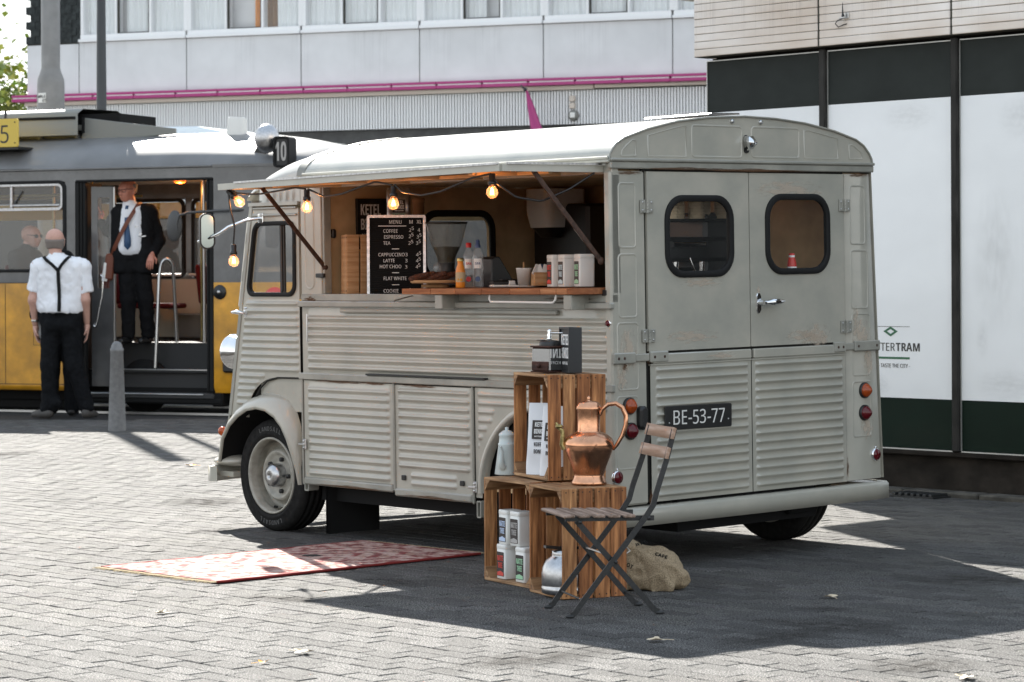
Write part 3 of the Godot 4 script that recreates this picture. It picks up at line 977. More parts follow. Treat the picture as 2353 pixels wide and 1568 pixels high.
func tram():
	var o = thing("tram", "old grey and gold tram with its door open and number 10 on the front", "tram", tram_at())
	var gold = MB.new()
	gold.bx(-5.5, -0.705, 0.30, 1.44, -0.05, 0.0)
	var sk = func(u, a): return Vector3(u, 0.30 - 0.05 * sin(a), -0.03 * (1 - cos(a)))
	gold.sheet(sk, [-5.5, -0.705], [PI / 2, PI / 4, 0])
	var nz = func(ph, h):
		var q = nose_plan(ph, 0.0 if h > 0.3 else -0.03)
		return Vector3(q.x, h, q.y)
	gold.sheet(nz, MB.span(0, PI, 40), [0.25, 0.31, 0.7, 1.1, 1.44])
	obj("gold_panel", gold, M.tram_gold, o)
	var gy = MB.new()
	gy.bx(-5.5, -0.705, 1.4402, 1.575, -0.05, 0.0)
	gy.bx(-5.5, 1.03, 2.56, 2.69, -0.05, 0.0)
	gy.bx(-0.835, -0.705, 1.5752, 2.5598, -0.05, 0.0)
	gy.bx(-5.5, -2.72, 1.5752, 2.5598, -0.05, 0.0)
	gy.sheet(nz, MB.span(0, PI, 40), [1.4402, 2.69])
	gy.bx(-5.5, 1.03, 0.3, 1.5, -2.2, -2.15)
	gy.bx(-5.5, 1.03, 2.42, 2.69, -2.2, -2.15)
	for xx in [-5.5, -2.0, -0.55, 0.95]: gy.bx(xx, xx + 0.09, 1.5002, 2.4198, -2.2, -2.15)
	obj("grey_panel", gy, M.tram_grey, o)
	var gt = MB.new()
	gt.bx(-5.5, 1.03, 2.68, 2.71, -0.02, 0.022, 0.008)
	var gs = func(ph, h):
		var q = nose_plan(ph, 0.02)
		return Vector3(q.x, h, q.y)
	gt.sheet(gs, MB.span(0, PI, 40), [2.68, 2.71])
	obj("gutter", gt, M.tram_grey, o)
	var sm = MB.new()
	for xx in [-1.62, -2.9, -4.2]: sm.bx(xx, xx + 0.006, 0.31, 1.43, 0.0, 0.0015)
	sm.bx(-5.5, -0.705, 1.4395, 1.446, 0.0, 0.004)
	sm.bx(-5.5, -0.705, 0.315, 0.322, 0.0, 0.002)
	sm.bx(-1.25, -1.0, 1.0, 1.004, 0.0, 0.002); sm.bx(-1.25, -1.0, 0.75, 0.754, 0.0, 0.002)
	sm.bx(-1.25, -1.246, 0.754, 1.0, 0.0, 0.002); sm.bx(-1.004, -1.0, 0.754, 1.0, 0.0, 0.002)
	obj("panel_seam", sm, M.seam_dark, o)
	var rv = MB.new()
	for i in 60: rv.ball(Vector3(-5.4 + i * 0.11, 2.655, 0.0), Vector3(0.006, 0.006, 0.004), 6, 4)
	for i in 42: rv.ball(Vector3(-5.4 + i * 0.11, 1.46, 0.0), Vector3(0.005, 0.005, 0.003), 6, 4)
	tag(obj("rivets", rv, M.tram_grey, o), "", "", "", "stuff")
	for k in 4:
		var lv = MB.new()
		lv.x = T(Vector3(-0.93, 1.12 + k * 0.045, 0.0), 0, 0.5)
		lv.bx(-0.07, 0.05, -0.012, 0.012, -0.004, 0.014, 0.004)
		obj("louvre", lv, M.tram_gold, o)
	# roof, drawn in towards the front
	var rf = func(k, a):
		var xx = -5.5 + a * 7.93
		var e = clampf((xx - 1.03) / 1.40, 0.0, 1.0)
		var w = 1.1 * pow(maxf(1.0 - pow(e, 2.8), 0.0), 0.36)
		var hh = 0.41 * pow(maxf(1.0 - pow(clampf((xx - 0.4) / 2.03, 0, 1), 2.3), 0.0), 0.6)
		return Vector3(xx, 2.70 + hh * pow(maxf(1.0 - pow(absf(k), 2.7), 0.0), 0.75), -1.1 - w * k)
	var roof = MB.new()
	roof.sheet(rf, [-1, -0.995, -0.98, -0.95, -0.9, -0.83, -0.74, -0.62, -0.48, -0.3, -0.1, 0.1, 0.3, 0.5, 0.7, 0.85, 0.95, 1], [1, 0.998, 0.99, 0.98, 0.965, 0.95, 0.93, 0.91, 0.885, 0.86, 0.83, 0.8, 0.77, 0.74, 0.5, 0.2, 0])
	var r2 = MB.new()
	r2.sheet(func(k, a): return rf.call(-k, a), [1, 0.995, 0.98, 0.95, 0.9, 0.83, 0.74, 0.62, 0.48, 0.3, 0.1, -0.1, -0.3, -0.5, -0.7, -0.85, -0.95, -1], [0, 0.2, 0.5, 0.74, 0.77, 0.8, 0.83, 0.86, 0.885, 0.91, 0.93, 0.95, 0.965, 0.98, 0.99, 0.998, 1])
	obj("roof", roof, M.tram_roof, o)
	# inside
	var ins = MB.new()
	ins.bx(-5.4, 1.6, 2.60, 2.66, -2.14, -0.06)
	ins.bx(-5.4, 1.2, 0.80, 1.48, -2.149, -2.10)
	obj("lining", ins, M.tram_inside, o)
	var fl = MB.new()
	fl.bx(-5.4, -0.72, 0.66, 0.77, -2.148, -0.06)
	fl.bx(-0.72, 1.0, 0.66, 0.77, -2.148, -0.50)
	fl.bx(1.0, 2.1, 0.66, 0.77, -1.9, -0.4)
	fl.bx(-0.70, 1.02, 0.49, 0.66, -0.53, -0.50)
	fl.bx(-0.70, 1.02, 0.45, 0.49, -0.53, -0.22, 0.01)
	fl.bx(-0.70, 1.02, 0.24, 0.45, -0.30, -0.27)
	fl.bx(-0.70, 1.02, 0.18, 0.24, -0.30, 0.0, 0.012)
	fl.bx(-0.74, -0.705, 0.2, 2.55, -0.55, -0.051)
	fl.bx(1.03, 1.06, 0.2, 2.55, -0.55, -0.06)
	obj("floor", fl, M.tram_floor, o)
	var tr = MB.new()
	tr.bx(-0.52, 0.90, 0.222, 0.236, 0.001, 0.012, 0.004)
	tr.bx(-0.66, 1.0, 0.768, 0.776, -0.515, -0.49, 0.003)
	tr.bx(-0.66, 1.0, 0.478, 0.492, -0.222, -0.21, 0.003)
	obj("step_edge", tr, M.steel, o)
	var un = MB.new()
	un.bx(-5.4, 1.1, 0.14, 0.29, -1.9, -0.25)
	un.bx(-0.75, 1.12, 0.12, 0.19, -0.3, -0.01, 0.02)
	un.bx(-2.4, -0.9, 0.03, 0.14, -0.42, -0.28, 0.02)
	un.bx(0.98, 1.12, 0.1, 0.26, -0.2, -0.02, 0.02)
	obj("underframe", un, M.black_matt, o)
	for xx in [-0.05, -1.9]:
		var wh = MB.new(T(Vector3(xx, 0.30, -0.45), 0, PI / 2))
		wh.lathe([Vector2(0, 0), Vector2(0.29, 0), Vector2(0.30, 0.1), Vector2(0.2, 0.13), Vector2(0, 0.13)], 24)
		obj("wheel", wh, M.black_matt, o)
	# side window: rubber, opening upper lights
	var wf = MB.new()
	wf.frame(rrect(-2.72, 1.56, -0.82, 2.575, 0.09), rrect(-2.68, 1.595, -0.86, 2.54, 0.07), -0.03, 0.012, 0.006)
	var wn = obj("window", wf, M.rubber, o)
	var al = MB.new()
	al.frame(rrect(-2.68, 2.245, -0.862, 2.538, 0.06), rrect(-2.66, 2.275, -0.885, 2.515, 0.045), -0.02, 0.014)
	al.bx(-1.545, -1.515, 2.276, 2.514, -0.02, 0.012, 0.004)
	al.bx(-1.51, -0.89, 2.29, 2.315, 0.012, 0.03, 0.006)
	obj("sash", al, M.aluminium, wn)
	var st = MB.new()
	st.tube([Vector3(-1.49, 2.32, 0.0), Vector3(-1.39, 2.46, 0.0)], 0.008)
	obj("stay", st, M.pole_dark, wn)
	var pn = MB.new()
	pn.quad(Vector3(-2.68, 1.59, -0.015), Vector3(-0.86, 1.59, -0.015), Vector3(-0.86, 2.54, -0.015), Vector3(-2.68, 2.54, -0.015))
	obj("pane", pn, M.tram_pane, wn)
	for k in 3:
		var fw = MB.new()
		var xa: float = [-1.90, -0.45, -3.3][k]; var xb: float = [-0.56, 0.94, -2.01][k]
		fw.frame(rrect(xa - 0.01, 1.49, xb + 0.01, 2.43, 0.08), rrect(xa + 0.03, 1.53, xb - 0.03, 2.39, 0.06), -2.15, -2.13, 0.005)
		var far = obj("window", fw, M.rubber, o)
		var fp = MB.new()
		fp.quad(Vector3(xa, 1.5, -2.17), Vector3(xb, 1.5, -2.17), Vector3(xb, 2.42, -2.17), Vector3(xa, 2.42, -2.17))
		obj("pane", fp, M.tram_pane, far)
		var yb = MB.new()
		yb.bx(xa + 0.03, xb - 0.03, 2.20, 2.385, -2.176, -2.172)
		obj("sticker", yb, M.sign_yellow, far)
		if k < 2:
			var wd = text(["NI", "BV"][k], 0.10, M.print_grey, far, T(Vector3((xa + xb) / 2 + 0.1, 2.29, -2.1705)) * Transform3D(Basis().scaled(Vector3(-1, 1, 1)), Vector3.ZERO), true)
		var rl = MB.new()
		rl.tube([Vector3(xa, 1.53, -2.06), Vector3(xb, 1.53, -2.06)], 0.016)
		obj("rail", rl, M.off_white, far)
	# grab poles
	for q in [[0.49, -0.75, 0.77, 2.6], [-1.05, -0.9, 0.77, 2.6], [-1.32, -1.5, 0.77, 2.6], [-1.62, -1.0, 0.77, 2.6], [-0.02, -1.6, 0.77, 2.6]]:
		var b = MB.new()
		b.tube([Vector3(q[0], q[2], q[1]), Vector3(q[0], q[3], q[1])], 0.017, 10)
		obj("grab_pole", b, M.brass if q[0] < 0 else M.steel, o)
	for z in [-0.7, -1.5]:
		var b = MB.new()
		b.tube([Vector3(-5, 2.44, z), Vector3(-0.75, 2.44, z)], 0.016, 8)
		obj("grab_pole", b, M.brass, o)
	var hr = MB.new()
	var hp = [Vector3(0.13, 0.50, -0.30), Vector3(0.155, 1.50, -0.34)]
	for i in 7:
		var a = PI * i / 6.0
		hp.append(Vector3(0.205 - cos(a) * 0.05, 1.62 + sin(a) * 0.08, -0.37 - 0.10 * i / 6.0))
	hp.append(Vector3(0.25, 0.78, -0.56))
	hr.tube(hp, 0.02, 10)
	obj("handrail", hr, M.steel, o)
	# door: seals, folded leaf with narrow light and handle
	var ds = MB.new()
	for q in [[-0.70, -0.655], [-0.645, -0.615], [-0.605, -0.575], [0.94, 0.968], [0.975, 1.025]]: ds.bx(q[0], q[1], 0.26, 2.545, -0.06, 0.006, 0.01)
	ds.bx(-0.70, 1.03, 2.545, 2.575, -0.06, 0.008, 0.01)
	obj("door_seal", ds, M.rubber, o)
	var dl = MB.new()
	dl.x = T(Vector3(-0.56, 0, -0.10), 0.35)
	dl.frame(PackedVector2Array([Vector2(0, 0.3), Vector2(0.24, 0.3), Vector2(0.24, 2.5), Vector2(0, 2.5)]), PackedVector2Array([Vector2(0.07, 1.38), Vector2(0.2, 1.38), Vector2(0.2, 2.38), Vector2(0.07, 2.38)]), -0.03, 0.0)
	var leaf = obj("door", dl, M.tram_grey, o)
	var dp = MB.new()
	dp.x = dl.x
	dp.quad(Vector3(0.07, 1.38, -0.012), Vector3(0.2, 1.38, -0.012), Vector3(0.2, 2.38, -0.012), Vector3(0.07, 2.38, -0.012))
	obj("pane", dp, M.tram_pane, leaf)
	var de = MB.new()
	de.x = dl.x
	de.bx(0.241, 0.265, 0.3, 2.5, -0.05, 0.0, 0.005)
	obj("edge", de, M.steel, leaf)
	var dh = MB.new()
	dh.tube([Vector3(-0.43, 1.49, -0.1), Vector3(-0.425, 1.52, -0.05), Vector3(-0.40, 1.525, -0.04), Vector3(-0.375, 1.50, -0.04), Vector3(-0.385, 1.30, -0.04), Vector3(-0.455, 0.99, -0.04), Vector3(-0.48, 0.96, -0.05), Vector3(-0.505, 0.97, -0.05), Vector3(-0.51, 1.0, -0.09)], 0.009, 8)
	obj("handle", dh, M.chrome, leaf)
	# seats and driver's cabinet
	for q in [[-0.62, -1.75], [0.30, -1.80], [-1.75, -1.0], [-2.5, -1.0], [-0.95, -1.8]]:
		var cu = MB.new(T(Vector3(q[0], 0, q[1])))
		cu.bx(-0.21, 0.21, 1.14, 1.20, -0.2, 0.2, 0.02)
		var seat = obj("seat", cu, M.seat_red, o)
		var ba = MB.new(T(Vector3(q[0] - 0.2, 0, q[1]), 0, 0, 0.12))
		ba.bx(-0.03, 0.03, 1.2, 1.66, -0.2, 0.2, 0.025)
		obj("backrest", ba, M.seat_red, seat)
		var lg = MB.new()
		lg.tube([Vector3(q[0] - 0.18, 0.77, q[1]), Vector3(q[0] - 0.18, 1.15, q[1]), Vector3(q[0] + 0.18, 1.13, q[1]), Vector3(q[0] + 0.18, 0.77, q[1])], 0.014, 6)
		obj("leg", lg, M.steel, seat)
	var cb = MB.new()
	cb.bx(0.70, 1.0, 0.77, 1.50, -1.1, -0.62, 0.01)
	var cab = obj("driver_cabinet", cb, M.steel, o)
	var sc = MB.new()
	sc.bx(0.715, 0.79, 1.03, 1.27, -0.619, -0.617)
	obj("sticker", sc, mat("sticker_blue", Color(0.1, 0.17, 0.32), 0.5), cab)
	var sc2 = MB.new()
	sc2.bx(0.78, 0.825, 1.02, 1.16, -0.6165, -0.615)
	obj("sticker", sc2, M.logo_green, cab)
	var sc3 = MB.new()
	sc3.bx(0.78, 0.825, 1.17, 1.27, -0.6165, -0.615)
	obj("sticker", sc3, M.paper_white, cab)
	var br = MB.new()
	br.tube([Vector3(0.80, 1.50, -0.75), Vector3(0.785, 1.80, -0.75)], 0.02)
	br.tube([Vector3(0.785, 1.80, -0.75), Vector3(0.72, 1.83, -0.75), Vector3(0.72, 1.92, -0.75), Vector3(0.785, 1.95, -0.75), Vector3(0.85, 1.92, -0.75), Vector3(0.85, 1.84, -0.75), Vector3(0.785, 1.80, -0.75)], 0.018)
	obj("brake_handle", br, M.black_plastic, cab)
	var fr = MB.new()
	fr.bx(0.66, 0.685, 0.77, 1.56, -0.72, -0.60, 0.005)
	obj("partition", fr, M.steel, o)
	var rn = MB.new()
	rn.bx(-0.6, 0.6, 0.78, 1.08, -2.0, -1.95, 0.02)
	obj("heater", rn, M.steel, o)
	var lm = MB.new(T(Vector3(0.10, 2.545, -0.9)))
	lm.lathe([Vector2(0, 0.005), Vector2(0.055, 0.012), Vector2(0.07, 0.03), Vector2(0.075, 0.055)], 20)
	var am = mat("lamp_glow", Color(0.7, 0.25, 0.05), 0.4)
	am.emission_enabled = true; am.emission = Color(1.0, 0.35, 0.06); am.emission_energy_multiplier = 0.25
	obj("ceiling_lamp", lm, am, o)
	var cl = OmniLight3D.new()
	cl.name = "ceiling_light"
	cl.light_color = Color(1.0, 0.7, 0.45)
	cl.light_energy = 0.10
	cl.light_size = 0.05
	cl.omni_range = 5.0
	cl.omni_attenuation = 2.0
	cl.shadow_enabled = true
	o.add_child(cl)
	cl.position = Vector3(0.10, 2.48, -0.9)
	# outside fittings
	var vb = MB.new(T(Vector3(1.105, 1.335, 0.0), 0, PI / 2))
	vb.lathe([Vector2(0, 0.03), Vector2(0.02, 0.028), Vector2(0.03, 0.02), Vector2(0.075, 0.018), Vector2(0.08, 0.0)].map(func(q): return Vector2(q.x, q.y)), 20)
	obj("door_button", vb, M.black_plastic, o)
	var vc = MB.new(T(Vector3(1.105, 1.335, 0.022), 0, PI / 2))
	vc.ball(Vector3(0, 0.008, 0), Vector3(0.02, 0.012, 0.02))
	obj("button_cap", vc, M.steel, o)
	for q in [[0.40, 1.27, 0.12, "signal_red"], [0.46, 2.16, 0.075, "red_lens"]]:
		var n = nose_plan(q[0])
		var db = MB.new(T(Vector3(n.x, q[1], n.y + 0.005), 0.35, PI / 2))
		db.lathe([Vector2(q[2], -0.01), Vector2(q[2] * 0.9, 0.015), Vector2(0, 0.025)], 24)
		obj("marker_disc", db, M[q[3]], o)
	var ib = MB.new()
	ib.x = T(Vector3(1.36, 0.60, 0.01), 0.12)
	ib.bx(-0.21, 0.25, -0.13, 0.13, -0.05, 0.012, 0.02)
	obj("lamp_panel", ib, M.black_plastic, o)
	var wr = MB.new()
	wr.sheet(func(ph, h):
		var q = nose_plan(ph, 0.004)
		return Vector3(q.x, h, q.y), MB.span(0.75, PI - 0.75, 24), [1.55, 2.45])
	obj("windscreen", wr, M.black_plastic, o)
	var mr = MB.new()
	mr.x = T(Vector3(0.63, 2.05, 0.14), 0.2, 0, -0.05)
	mr.ball(Vector3.ZERO, Vector3(0.088, 0.17, 0.035), 24, 16)
	var mirror = obj("mirror", mr, M.mirror_back, o)
	var ma = MB.new()
	ma.tube([Vector3(1.45, 2.22, -0.08), Vector3(1.25, 2.21, 0.12), Vector3(0.82, 2.19, 0.18), Vector3(0.72, 2.16, 0.19), Vector3(0.69, 2.08, 0.19), Vector3(0.69, 1.99, 0.185)], 0.014, 8)
	obj("arm", ma, M.mirror_back, mirror)
	var bk = MB.new()
	bk.x = T(Vector3(1.565, 2.64, -0.16))
	bk.poly(PackedVector2Array([Vector2(-0.17, 0.08), Vector2(-0.02, 0.02), Vector2(0.03, 0.02), Vector2(0.03, 0.48), Vector2(-0.05, 0.48), Vector2(-0.06, 0.3)]), -0.02, 0.02)
	obj("bell_bracket", bk, M.black_plastic, o)
	var bl = MB.new(T(Vector3(1.635, 2.98, -0.09), 0.5, PI / 2))
	bl.lathe([Vector2(0.158, -0.03), Vector2(0.154, 0.0), Vector2(0.128, 0.04), Vector2(0.07, 0.07), Vector2(0, 0.078)], 28, 0.85)
	obj("bell", bl, M.aluminium, o)
	var nb = MB.new()
	nb.x = T(Vector3(1.875, 2.825, 0.03), 0.12)
	nb.frame(rrect(-0.092, -0.165, 0.092, 0.165, 0.04), rrect(-0.07, -0.14, 0.07, 0.14, 0.03), -0.2, 0.02, 0.006)
	nb.bx(-0.088, 0.088, -0.16, 0.16, -0.2, -0.05, 0.03)
	var num = obj("route_box", nb, M.rubber, o)
	var gl = MB.new()
	gl.x = nb.x
	gl.bx(-0.07, 0.07, -0.14, 0.14, -0.05, 0.0)
	obj("route_pane", gl, M.black_plastic, num)
	text("10", 0.20, M.print_grey, num, nb.x * T(Vector3(-0.012, 0.0, 0.002)), true, 0.45)
	var cp = MB.new(T(Vector3(0.93, 2.955, -0.7), 0.2, 0, -0.06))
	cp.rings([rr3(0.11, 0.09, 0.02, 0.0), rr3(0.11, 0.09, 0.02, 0.04)])
	obj("aerial_base", cp, M.tram_gear, o)
	var cq = MB.new(T(Vector3(0.93, 2.995, -0.7), 0.2, 0, -0.06))
	cq.rings([rr3(0.105, 0.085, 0.03, 0.0), rr3(0.095, 0.075, 0.03, 0.24), rr3(0.085, 0.065, 0.03, 0.265)])
	obj("aerial_cap", cq, M.off_white, o)
	# roof gear: resistor cover with slots, fairing, boards
	var rg = MB.new()
	rg.bx(-3.0, -0.95, 3.16, 3.22, -0.75, -0.55, 0.01)
	rg.bx(-3.0, -0.95, 3.06, 3.12, -0.75, -0.7, 0.01)
	for i in 4: rg.bx(-2.6 + i * 0.5, -2.55 + i * 0.5, 3.0, 3.3, -0.68, -0.62, 0.01)
	obj("roof_frame", rg, M.tram_gear, o)
	var cv = MB.new()
	var prof = func(s, a):
		var c = [Vector2(-0.45, 3.10), Vector2(-0.45, 3.34), Vector2(-0.56, 3.40), Vector2(-1.3, 3.42), Vector2(-1.5, 3.34), Vector2(-1.5, 3.10)]
		return Vector3(s, c[a].y, c[a].x)
	cv.sheet(prof, [-3.2, -0.95], [0, 1, 2, 3, 4, 5])
	obj("resistor_cover", cv, M.tram_gear, o)
	var cs = MB.new()
	for i in 7: cs.bx(-0.949, -0.94, 3.13, 3.30, -1.45 + i * 0.14, -1.37 + i * 0.14)
	cs.bx(-3.1, -0.98, 3.28, 3.31, -0.449, -0.44)
	cs.bx(-2.6, -0.5, 3.12, 3.34, -1.4, -0.6)
	obj("cover_slots", cs, M.black_matt, o)
	var fa = MB.new()
	fa.poly(PackedVector2Array([Vector2(-1.0, 2.96), Vector2(-0.70, 3.03), Vector2(0.22, 3.09), Vector2(0.22, 3.15), Vector2(-0.95, 3.30)]), -0.62, -0.58, 0.006)
	obj("fairing", fa, M.tram_gear, o)
	var hp2 = MB.new()
	hp2.tube([Vector3(-1.3, 3.2, -0.5), Vector3(-1.3, 3.3, -0.5), Vector3(-1.24, 3.33, -0.5), Vector3(-1.15, 3.3, -0.5), Vector3(-1.13, 3.2, -0.5)], 0.012, 6)
	obj("roof_hoop", hp2, M.tram_gear, o)
	var yb2 = MB.new()
	yb2.x = T(Vector3(0, 0, 0.05))
	yb2.poly(rrect(-2.1, 2.955, -1.41, 3.27, 0.025), -0.02, 0.0, 0.004)
	var yel = obj("number_board", yb2, M.sign_yellow, o)
	text("45", 0.20, M.logo_black, yel, T(Vector3(-1.515, 3.10, 0.051)), false, 0.9, false, "lettering", 2)
	var bolts = MB.new()
	for q in [[-1.45, 3.23], [-1.45, 3.0]]: bolts.ball(Vector3(q[0], q[1], 0.052), Vector3(0.009, 0.009, 0.006), 8, 6)
	obj("bolt", bolts, M.black_plastic, yel)
	var bs = MB.new()
	bs.tube([Vector3(-1.6, 3.2, 0.03), Vector3(-1.6, 3.36, 0.0)], 0.015, 6)
	bs.bx(-2.1, -1.42, 2.93, 2.96, -0.3, 0.03)
	obj("board_support", bs, M.black_plastic, yel)

func rr3(hx: float, hz: float, r: float, y: float) -> PackedVector3Array:  # rounded rectangle ring about +y
	var o = PackedVector3Array()
	for q in rrect(-hx, -hz, hx, hz, r, 4): o.append(Vector3(q.x, y, -q.y))
	return o

# ================================================================ people
# bones: [a, b, radius a, radius b]; joined with a smooth minimum and meshed as surface nets
func flesh(mb: MB, bones: Array, cell: float, k: float, cuts := [], clips := [], fold := 0.0):
	var lo := Vector3.INF; var hi := -Vector3.INF
	for b in bones:
		var r: float = maxf(b[2], b[3])
		for e in 2:
			lo = lo.min(b[e] - Vector3(r, r, r)); hi = hi.max(b[e] + Vector3(r, r, r))
	lo -= Vector3.ONE * cell * 2.5; hi += Vector3.ONE * cell * 2.5
	var nx := int(ceil((hi.x - lo.x) / cell)) + 1; var ny := int(ceil((hi.y - lo.y) / cell)) + 1; var nz := int(ceil((hi.z - lo.z) / cell)) + 1
	var F := PackedFloat32Array()
	F.resize(nx * ny * nz)
	F.fill(1.0)
	for pass_no in 2:
		for b in (bones if pass_no == 0 else cuts):
			var a: Vector3 = b[0]; var c: Vector3 = b[1]; var ra: float = b[2]; var rb: float = b[3]
			var m := maxf(ra, rb) + k + cell * 2.0
			var l: Vector3 = ((a.min(c) - Vector3(m, m, m) - lo) / cell).floor()
			var h: Vector3 = ((a.max(c) + Vector3(m, m, m) - lo) / cell).ceil()
			var d := c - a
			var dd := maxf(d.length_squared(), 1e-9)
			for z in range(maxi(int(l.z), 0), mini(int(h.z), nz - 1) + 1):
				for y in range(maxi(int(l.y), 0), mini(int(h.y), ny - 1) + 1):
					var at := (z * ny + y) * nx
					for x in range(maxi(int(l.x), 0), mini(int(h.x), nx - 1) + 1):
						var p := lo + Vector3(x, y, z) * cell - a
						var t := clampf(p.dot(d) / dd, 0.0, 1.0)
						var v := (p - d * t).length() - lerpf(ra, rb, t)
						var f := F[at + x]
						if pass_no == 0:
							var g := maxf(k - absf(f - v), 0.0) / k
							F[at + x] = minf(f, v) - g * g * k * 0.25
						else:
							F[at + x] = maxf(f, -v)
	if clips:
		for z in nz:
			for y in ny:
				for x in nx:
					var i := (z * ny + y) * nx + x
					var p := lo + Vector3(x, y, z) * cell
					for c in clips: F[i] = maxf(F[i], p.dot(c[0]) - c[1])
	if fold > 0.0:
		var wn := FastNoiseLite.new()
		wn.seed = nx + ny * 3; wn.frequency = 9.0; wn.fractal_octaves = 3
		for z in nz:
			for y in ny:
				for x in nx:
					var i := (z * ny + y) * nx + x
					if absf(F[i]) < 0.05:
						var p := lo + Vector3(x, y, z) * cell
						F[i] += fold * (1.0 - absf(wn.get_noise_3d(p.x + p.y * 0.5, p.y * 0.6 - p.x * 0.3, p.z)) * 3.0)
	mb.g += 1
	var ids := PackedInt32Array()
	ids.resize(nx * ny * nz)
	ids.fill(-1)
	var V := PackedVector3Array()
	var co := [0, 1, nx, nx + 1, nx * ny, nx * ny + 1, nx * ny + nx, nx * ny + nx + 1]
	var cp := [Vector3(0, 0, 0), Vector3(1, 0, 0), Vector3(0, 1, 0), Vector3(1, 1, 0), Vector3(0, 0, 1), Vector3(1, 0, 1), Vector3(0, 1, 1), Vector3(1, 1, 1)]
	var ed := [[0, 1], [2, 3], [4, 5], [6, 7], [0, 2], [1, 3], [4, 6], [5, 7], [0, 4], [1, 5], [2, 6], [3, 7]]
	for z in nz - 1:
		for y in ny - 1:
			var at := (z * ny + y) * nx
			for x in nx - 1:
				var i := at + x
				var n := 0
				for q in co:
					if F[i + q] < 0.0: n += 1
				if n == 0 or n == 8: continue
				var s := Vector3.ZERO; var w := 0
				for e in ed:
					var f0 := F[i + co[e[0]]]; var f1 := F[i + co[e[1]]]
					if (f0 < 0.0) != (f1 < 0.0):
						s += cp[e[0]].lerp(cp[e[1]], f0 / (f0 - f1)); w += 1
				ids[i] = V.size()
				V.append(lo + (Vector3(x, y, z) + s / w) * cell)
	for z in range(1, nz - 1):
		for y in range(1, ny - 1):
			for x in range(1, nx - 1):
				var i := (z * ny + y) * nx + x
				var s := F[i] < 0.0
				var sx := nx; var sy := nx * ny
				if s != (F[i + 1] < 0.0): net(mb, V, ids[i - sx - sy], ids[i - sy], ids[i], ids[i - sx], s)
				if s != (F[i + sx] < 0.0): net(mb, V, ids[i - 1 - sy], ids[i - 1], ids[i], ids[i - sy], s)
				if s != (F[i + sy] < 0.0): net(mb, V, ids[i - 1 - sx], ids[i - sx], ids[i], ids[i - 1], s)

func net(mb: MB, V: PackedVector3Array, a: int, b: int, c: int, d: int, s: bool):
	if mini(mini(a, b), mini(c, d)) < 0: return
	if s: mb.quad(V[a], V[b], V[c], V[d], mb.g)
	else: mb.quad(V[d], V[c], V[b], V[a], mb.g)

func head(mb: MB, t: Transform3D):   # faces +z, 0.235 m tall, origin at its middle
	var L := func(x, y, z): return t * Vector3(x, y, z)
	var k: float = t.basis.get_scale().x
	var B := []
	for q in [[0, 0.03, -0.02, 0, 0.028, 0.015, 0.092, 0.085], [0.02, 0.0, 0.02, 0.0, -0.045, 0.045, 0.062, 0.058], [-0.02, 0.0, 0.02, 0.0, -0.045, 0.045, 0.062, 0.058], [0, -0.07, 0.06, 0, -0.085, 0.062, 0.034, 0.028], [0.045, -0.05, 0.01, 0.02, -0.085, 0.05, 0.028, 0.026], [-0.045, -0.05, 0.01, -0.02, -0.085, 0.05, 0.028, 0.026], [0, 0.012, 0.1, 0, -0.026, 0.118, 0.008, 0.014], [0.013, -0.03, 0.104, 0.013, -0.03, 0.104, 0.009, 0.009], [-0.013, -0.03, 0.104, -0.013, -0.03, 0.104, 0.009, 0.009], [0.05, 0.028, 0.083, 0.01, 0.03, 0.1, 0.01, 0.009], [-0.05, 0.028, 0.083, -0.01, 0.03, 0.1, 0.01, 0.009], [0.045, -0.02, 0.075, 0.04, -0.03, 0.075, 0.02, 0.018], [-0.045, -0.02, 0.075, -0.04, -0.03, 0.075, 0.02, 0.018], [0.015, -0.058, 0.096, -0.015, -0.058, 0.096, 0.007, 0.007], [0.088, 0.02, 0.0, 0.086, -0.03, 0.004, 0.015, 0.010], [-0.088, 0.02, 0.0, -0.086, -0.03, 0.004, 0.015, 0.010]]:
		B.append([L.call(q[0], q[1], q[2]), L.call(q[3], q[4], q[5]), q[6] * k, q[7] * k])
	flesh(mb, B, 0.006 * k, 0.018 * k)

func hand(mb: MB, wrist: Vector3, dir: Vector3, palm: Vector3, curl: float, side: float, k := 1.0):  # dir along the fingers, palm = where the palm faces
	var d := dir.normalized()
	var n := (palm - d * palm.dot(d)).normalized()
	var s := d.cross(n) * side
	var B := [[wrist - d * 0.03, wrist + d * 0.02, 0.026 * k, 0.028 * k]]
	for i in 4: B.append([wrist + d * 0.02 * k + s * (0.012 - i * 0.009) * k, wrist + d * 0.085 * k + s * (0.03 - i * 0.021) * k, 0.018 * k, 0.013 * k])
	flesh(mb, B, 0.008, 0.02)
	for i in 4:
		var p: Vector3 = wrist + d * 0.085 * k + s * (0.03 - i * 0.021) * k
		var f := d
		var C := []
		for j in 3:
			f = (f + n * curl * (0.5 + 0.35 * j)).normalized()
			var q: Vector3 = p + f * [0.042, 0.027, 0.022][j] * [0.93, 1.05, 1.0, 0.8][i] * k
			C.append([p, q, (0.0105 - j * 0.0012) * k, (0.0095 - j * 0.0012) * k])
			p = q
		flesh(mb, C, 0.006, 0.004)
	var tb: Vector3 = wrist + d * 0.025 * k + s * 0.025 * k
	var t1: Vector3 = tb + (s * 0.7 + d * 0.6 + n * 0.3).normalized() * 0.04 * k
	flesh(mb, [[tb, t1, 0.015 * k, 0.012 * k], [t1, t1 + (d + n * (0.3 + curl * 0.5) + s * 0.1).normalized() * 0.04 * k, 0.0115 * k, 0.009 * k]], 0.006, 0.008)

